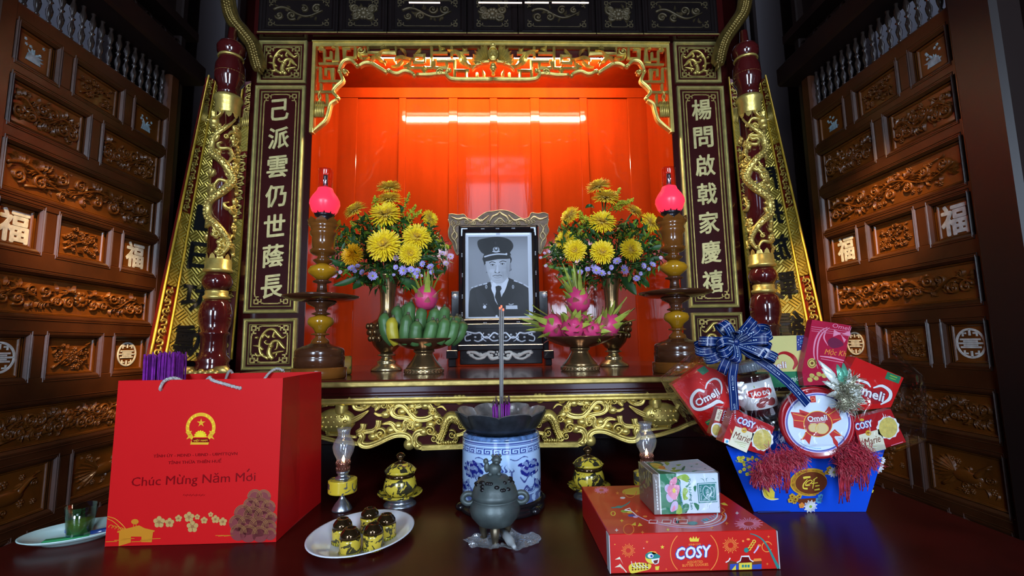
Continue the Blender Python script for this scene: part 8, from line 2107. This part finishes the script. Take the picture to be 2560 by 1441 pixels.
# artificial poinsettia in gold and silver
def poinsettia():
    Y = YH - .090; c = Vector(at(2106, 978, Y)); t = wthing('artificial_flower', 'silver and gold artificial flower with tinsel above the round tin', 'artificial flower', c[:], group=HG)
    rd = random.Random(8)
    for i, (px, py, w, wm) in enumerate(((2058, 925, 20, 0), (2070, 990, 18, 0), (2155, 985, 24, 0), (2150, 1005, 20, 0), (2095, 915, 22, 1), (2110, 912, 22, 1), (2130, 1025, 18, 0), (2140, 940, 16, 2), (2080, 950, 20, 2), (2060, 955, 18, 0), (2165, 1008, 20, 0), (2160, 965, 18, 2), (2112, 1030, 18, 2), (2050, 905, 18, 0), (2125, 925, 18, 0))):
        e = Vector(at(px, py, Y + rd.uniform(-.006, .012))); dd = e - c; sd = Vector((-dd.z, 0, dd.x)).normalized() * (w * Y / F_PX / 2); m_ = MB(); V = []
        for j in range(7):
            u = j / 6; q = c + dd * u * 1.05 + Vector((0, -.010 * math.sin(PI * u), 0)); f = math.sin(PI * min(1, u * .9 + .08)) ** .8 if j < 6 else .02
            V += [(q - sd * f + Vector((0, .004, 0)))[:], q[:], (q + sd * f + Vector((0, .004, 0)))[:]]
        m_.add(V, [(3 * j + k, 3 * j + k + 1, 3 * j + k + 4, 3 * j + k + 3) for j in range(6) for k in (0, 1)], 0, True)
        m_.build('petal', [M_PSIL, M_PGRN, M_PGLD][wm], t)
    m_ = MB()
    for k in range(560):
        d = Vector((rd.gauss(0, 1), rd.gauss(-.5, .6), rd.gauss(0, 1))).normalized(); s = c + Vector((rd.uniform(-.016, .026), -.004, rd.uniform(-.040, .030))); l = rd.uniform(.012, .028)
        m_.tube([s[:], (s + d * l * .5 + Vector((0, 0, rd.uniform(-.003, .003))))[:], (s + d * l)[:]], [.0008, .0008, .0005], 3, caps=False)
    o = m_.build('tinsel', M_TINS, t); o['kind'] = 'stuff'
M_PSIL = mat('silvery_petal', (.62, .66, .60), .35, metal=.2); M_PGRN = mat('glitter_green', (.10, .36, .24), .3, metal=.4); M_PGLD = mat('pale_gold_petal', (.52, .50, .34), .35, metal=.5); M_TINS = mat('tinsel_strand', (.60, .58, .44), .22, metal=.8)
poinsettia()

# blue satin bow with printed ribbon
M_SAT = mat('blue_satin', (.002, .016, .10), .26, coat=.1); M_RIBW = mat('white_ribbon_print', (.42, .52, .62), .5)
def bow():
    Y = YH - .090; c = Vector(at(1835, 856, Y)); W = .0205
    t = wthing('ribbon_bow', 'dark blue satin bow with white print and two tails on the hamper', 'bow', c[:], group=HG)
    cols = [(-.5, 0), (-.30, 1), (-.265, 0), (.265, 1), (.30, 0), (.5, 0)]
    def ribbon(m_, P, wd, words=None, w0=None):
        P = np.array(P); n = len(P); V = []; tg = np.gradient(P, axis=0)
        fr = []
        for i in range(n):
            b = np.array(wd[i]) if len(np.shape(wd)) > 1 else np.array(wd); T_ = tg[i] / (np.linalg.norm(tg[i]) + 1e-9); b = b - T_ * b.dot(T_); b /= np.linalg.norm(b); fr.append((T_, b, np.cross(T_, b)))
            for x, _ in cols: V.append(P[i] + b * x * W)
        k = len(cols)
        for j in range(k - 1): m_.add(V, [(i * k + j, i * k + j + 1, (i + 1) * k + j + 1, (i + 1) * k + j) for i in range(n - 1)], cols[j][1], True)
        if words:
            L = np.concatenate([[0], np.cumsum(np.linalg.norm(np.diff(P, axis=0), axis=1))]); s0 = words[0]
            while s0 < L[-1] * words[1]:
                q = MB(); q.text('LOVE YOU', 0, 0, .0044, 1, None, .0002, bold=.0, mode='c', width=.022); 
                q.dome(.015, .0, .0017, .0017, .0004, 1, None, 8, 2); q.dome(.0195, .0, .0017, .0017, .0004, 1, None, 8, 2)
                A = np.concatenate(q.v); out = []
                for x, y, z in A:
                    s_ = s0 + x + .011; i = int(np.clip(np.searchsorted(L, s_) - 1, 0, n - 2)); u = (s_ - L[i]) / (L[i + 1] - L[i] + 1e-9); p = P[i] + (P[i + 1] - P[i]) * u; f = fr[i]
                    nn = f[2] if f[2][1] < 0 else -f[2]; sgn = 1 if f[2][1] < 0 else -1
                    out.append(p + f[1] * y * sgn + nn * (.0006 + z))
                m_.add(out, q.f, 1, False); s0 += .062
    ends = [(130, 375, .2), (112, 490, .6), (205, 610, .4), (300, 545, -.6), (425, 790, .3), (480, 640, -.5), (385, 130, .1), (770, 90, -.5), (855, 170, .2), (1000, 235, .0), (1050, 335, .5), (950, 380, -.7), (1045, 500, .3), (1085, 615, .1), (900, 590, -.4), (520, 240, -.9), (700, 250, -.9), (250, 430, -.8)]
    rd = random.Random(17)
    for i, (x, y, f) in enumerate(ends):
        e = Vector(at(x / 5.147 + 1720, y / 5.147 + 780, Y)); d = e - c; L = d.length; d = d.normalized() + Vector((0, f * .5 - .1, 0)); d = d.normalized(); 
        pr = Vector((-d.z, 0, d.x)).normalized(); n = (Vector((0, -1, 0)) * .85 + pr * rd.uniform(-.5, .5)).normalized(); bl = rd.uniform(.015, .021)
        P = []
        for j in range(25):
            u = j / 24; P.append((c + d * L * math.sin(PI * u) ** .85 + n * bl * math.sin(2 * PI * u) * (1.0)+ Vector((0, -.006, 0)))[:])
        m_ = MB(); ribbon(m_, P, (pr * 1.0 + d * .12)[:], (.012, .40)); m_.build('bow_loop', [M_SAT, M_RIBW], t)
    m_ = MB(); m_.ball((c.x, c.y - .004, c.z), (.010, .012, .011)); m_.build('knot', M_SAT, t)
    for pts, wd in (([(600, 430, 0), (590, 560, -.004), (570, 720, -.006), (560, 850, -.004), (585, 1050, .0), (612, 1270, .004)], (1, 0, .05)), ([(690, 450, 0), (900, 610, -.002), (1050, 720, -.004), (1300, 930, -.004), (1545, 1190, .0)], (.62, 0, .72))):
        P = smooth_path([(lambda a: (a[0], a[1] + dy, a[2]))(at(x / 5.147 + 1720, y / 5.147 + 780, Y)) for x, y, dy in pts], 8)
        m_ = MB(); ribbon(m_, P, wd, (.006, .93)); m_.build('ribbon_tail', [M_SAT, M_RIBW], t)
bow()

# clear film gathered round the goods
def cellophane():
    ring = [(0.0, [(1815, 1112), (2216, 1120)], -.030, .16), (.25, [(1745, 1085), (2262, 1085)], -.076, .17), (.5, [(1680, 990), (2266, 1000)], -.076, .17), (.68, [(1662, 950), (2266, 935)], -.066, .165), (.82, [(1742, 885), (2190, 850)], -.02, .15), (1.0, [(1890, 812), (2135, 792)], .03, .12)]
    def S_(u, v):
        for k in range(len(ring) - 1):
            if v <= ring[k + 1][0] + 1e-9: break
        a, b = ring[k], ring[k + 1]; f = (v - a[0]) / (b[0] - a[0]); f = f * f * (3 - 2 * f)
        Ym = YH + .05; L1, R1 = np.array(at(*a[1][0], Ym)), np.array(at(*a[1][1], Ym)); L2, R2 = np.array(at(*b[1][0], Ym)), np.array(at(*b[1][1], Ym))
        Lp, Rp = L1 + (L2 - L1) * f, R1 + (R2 - R1) * f; y0, y1 = YH + a[2] + (b[2] - a[2]) * f, YH + a[3] + (b[3] - a[3]) * f
        q = 2 * PI * u; cx = (Lp + Rp) / 2; h = (Rp - Lp) / 2; sc = math.copysign(abs(math.cos(q)) ** .6, math.cos(q)); ss = math.copysign(abs(math.sin(q)) ** .6, math.sin(q))
        p = cx + h * sc; y = (y0 + y1) / 2 + (y1 - y0) / 2 * ss
        w = .0035 * mnoise.noise((p[0] * 22, y * 22, p[2] * 22)) * (.4 + v)
        return p[0] + w * math.cos(q), y + w * math.sin(q), p[2] + w * .5
    m_ = MB(); m_.grid(S_, 110, 44)
    tag(m_.build('cellophane_wrap', film('cellophane', (.99, .985, .98), .05, .06, .5, 16)), 'clear crinkled cellophane gathered round the hamper goods', 'wrapping')
cellophane()
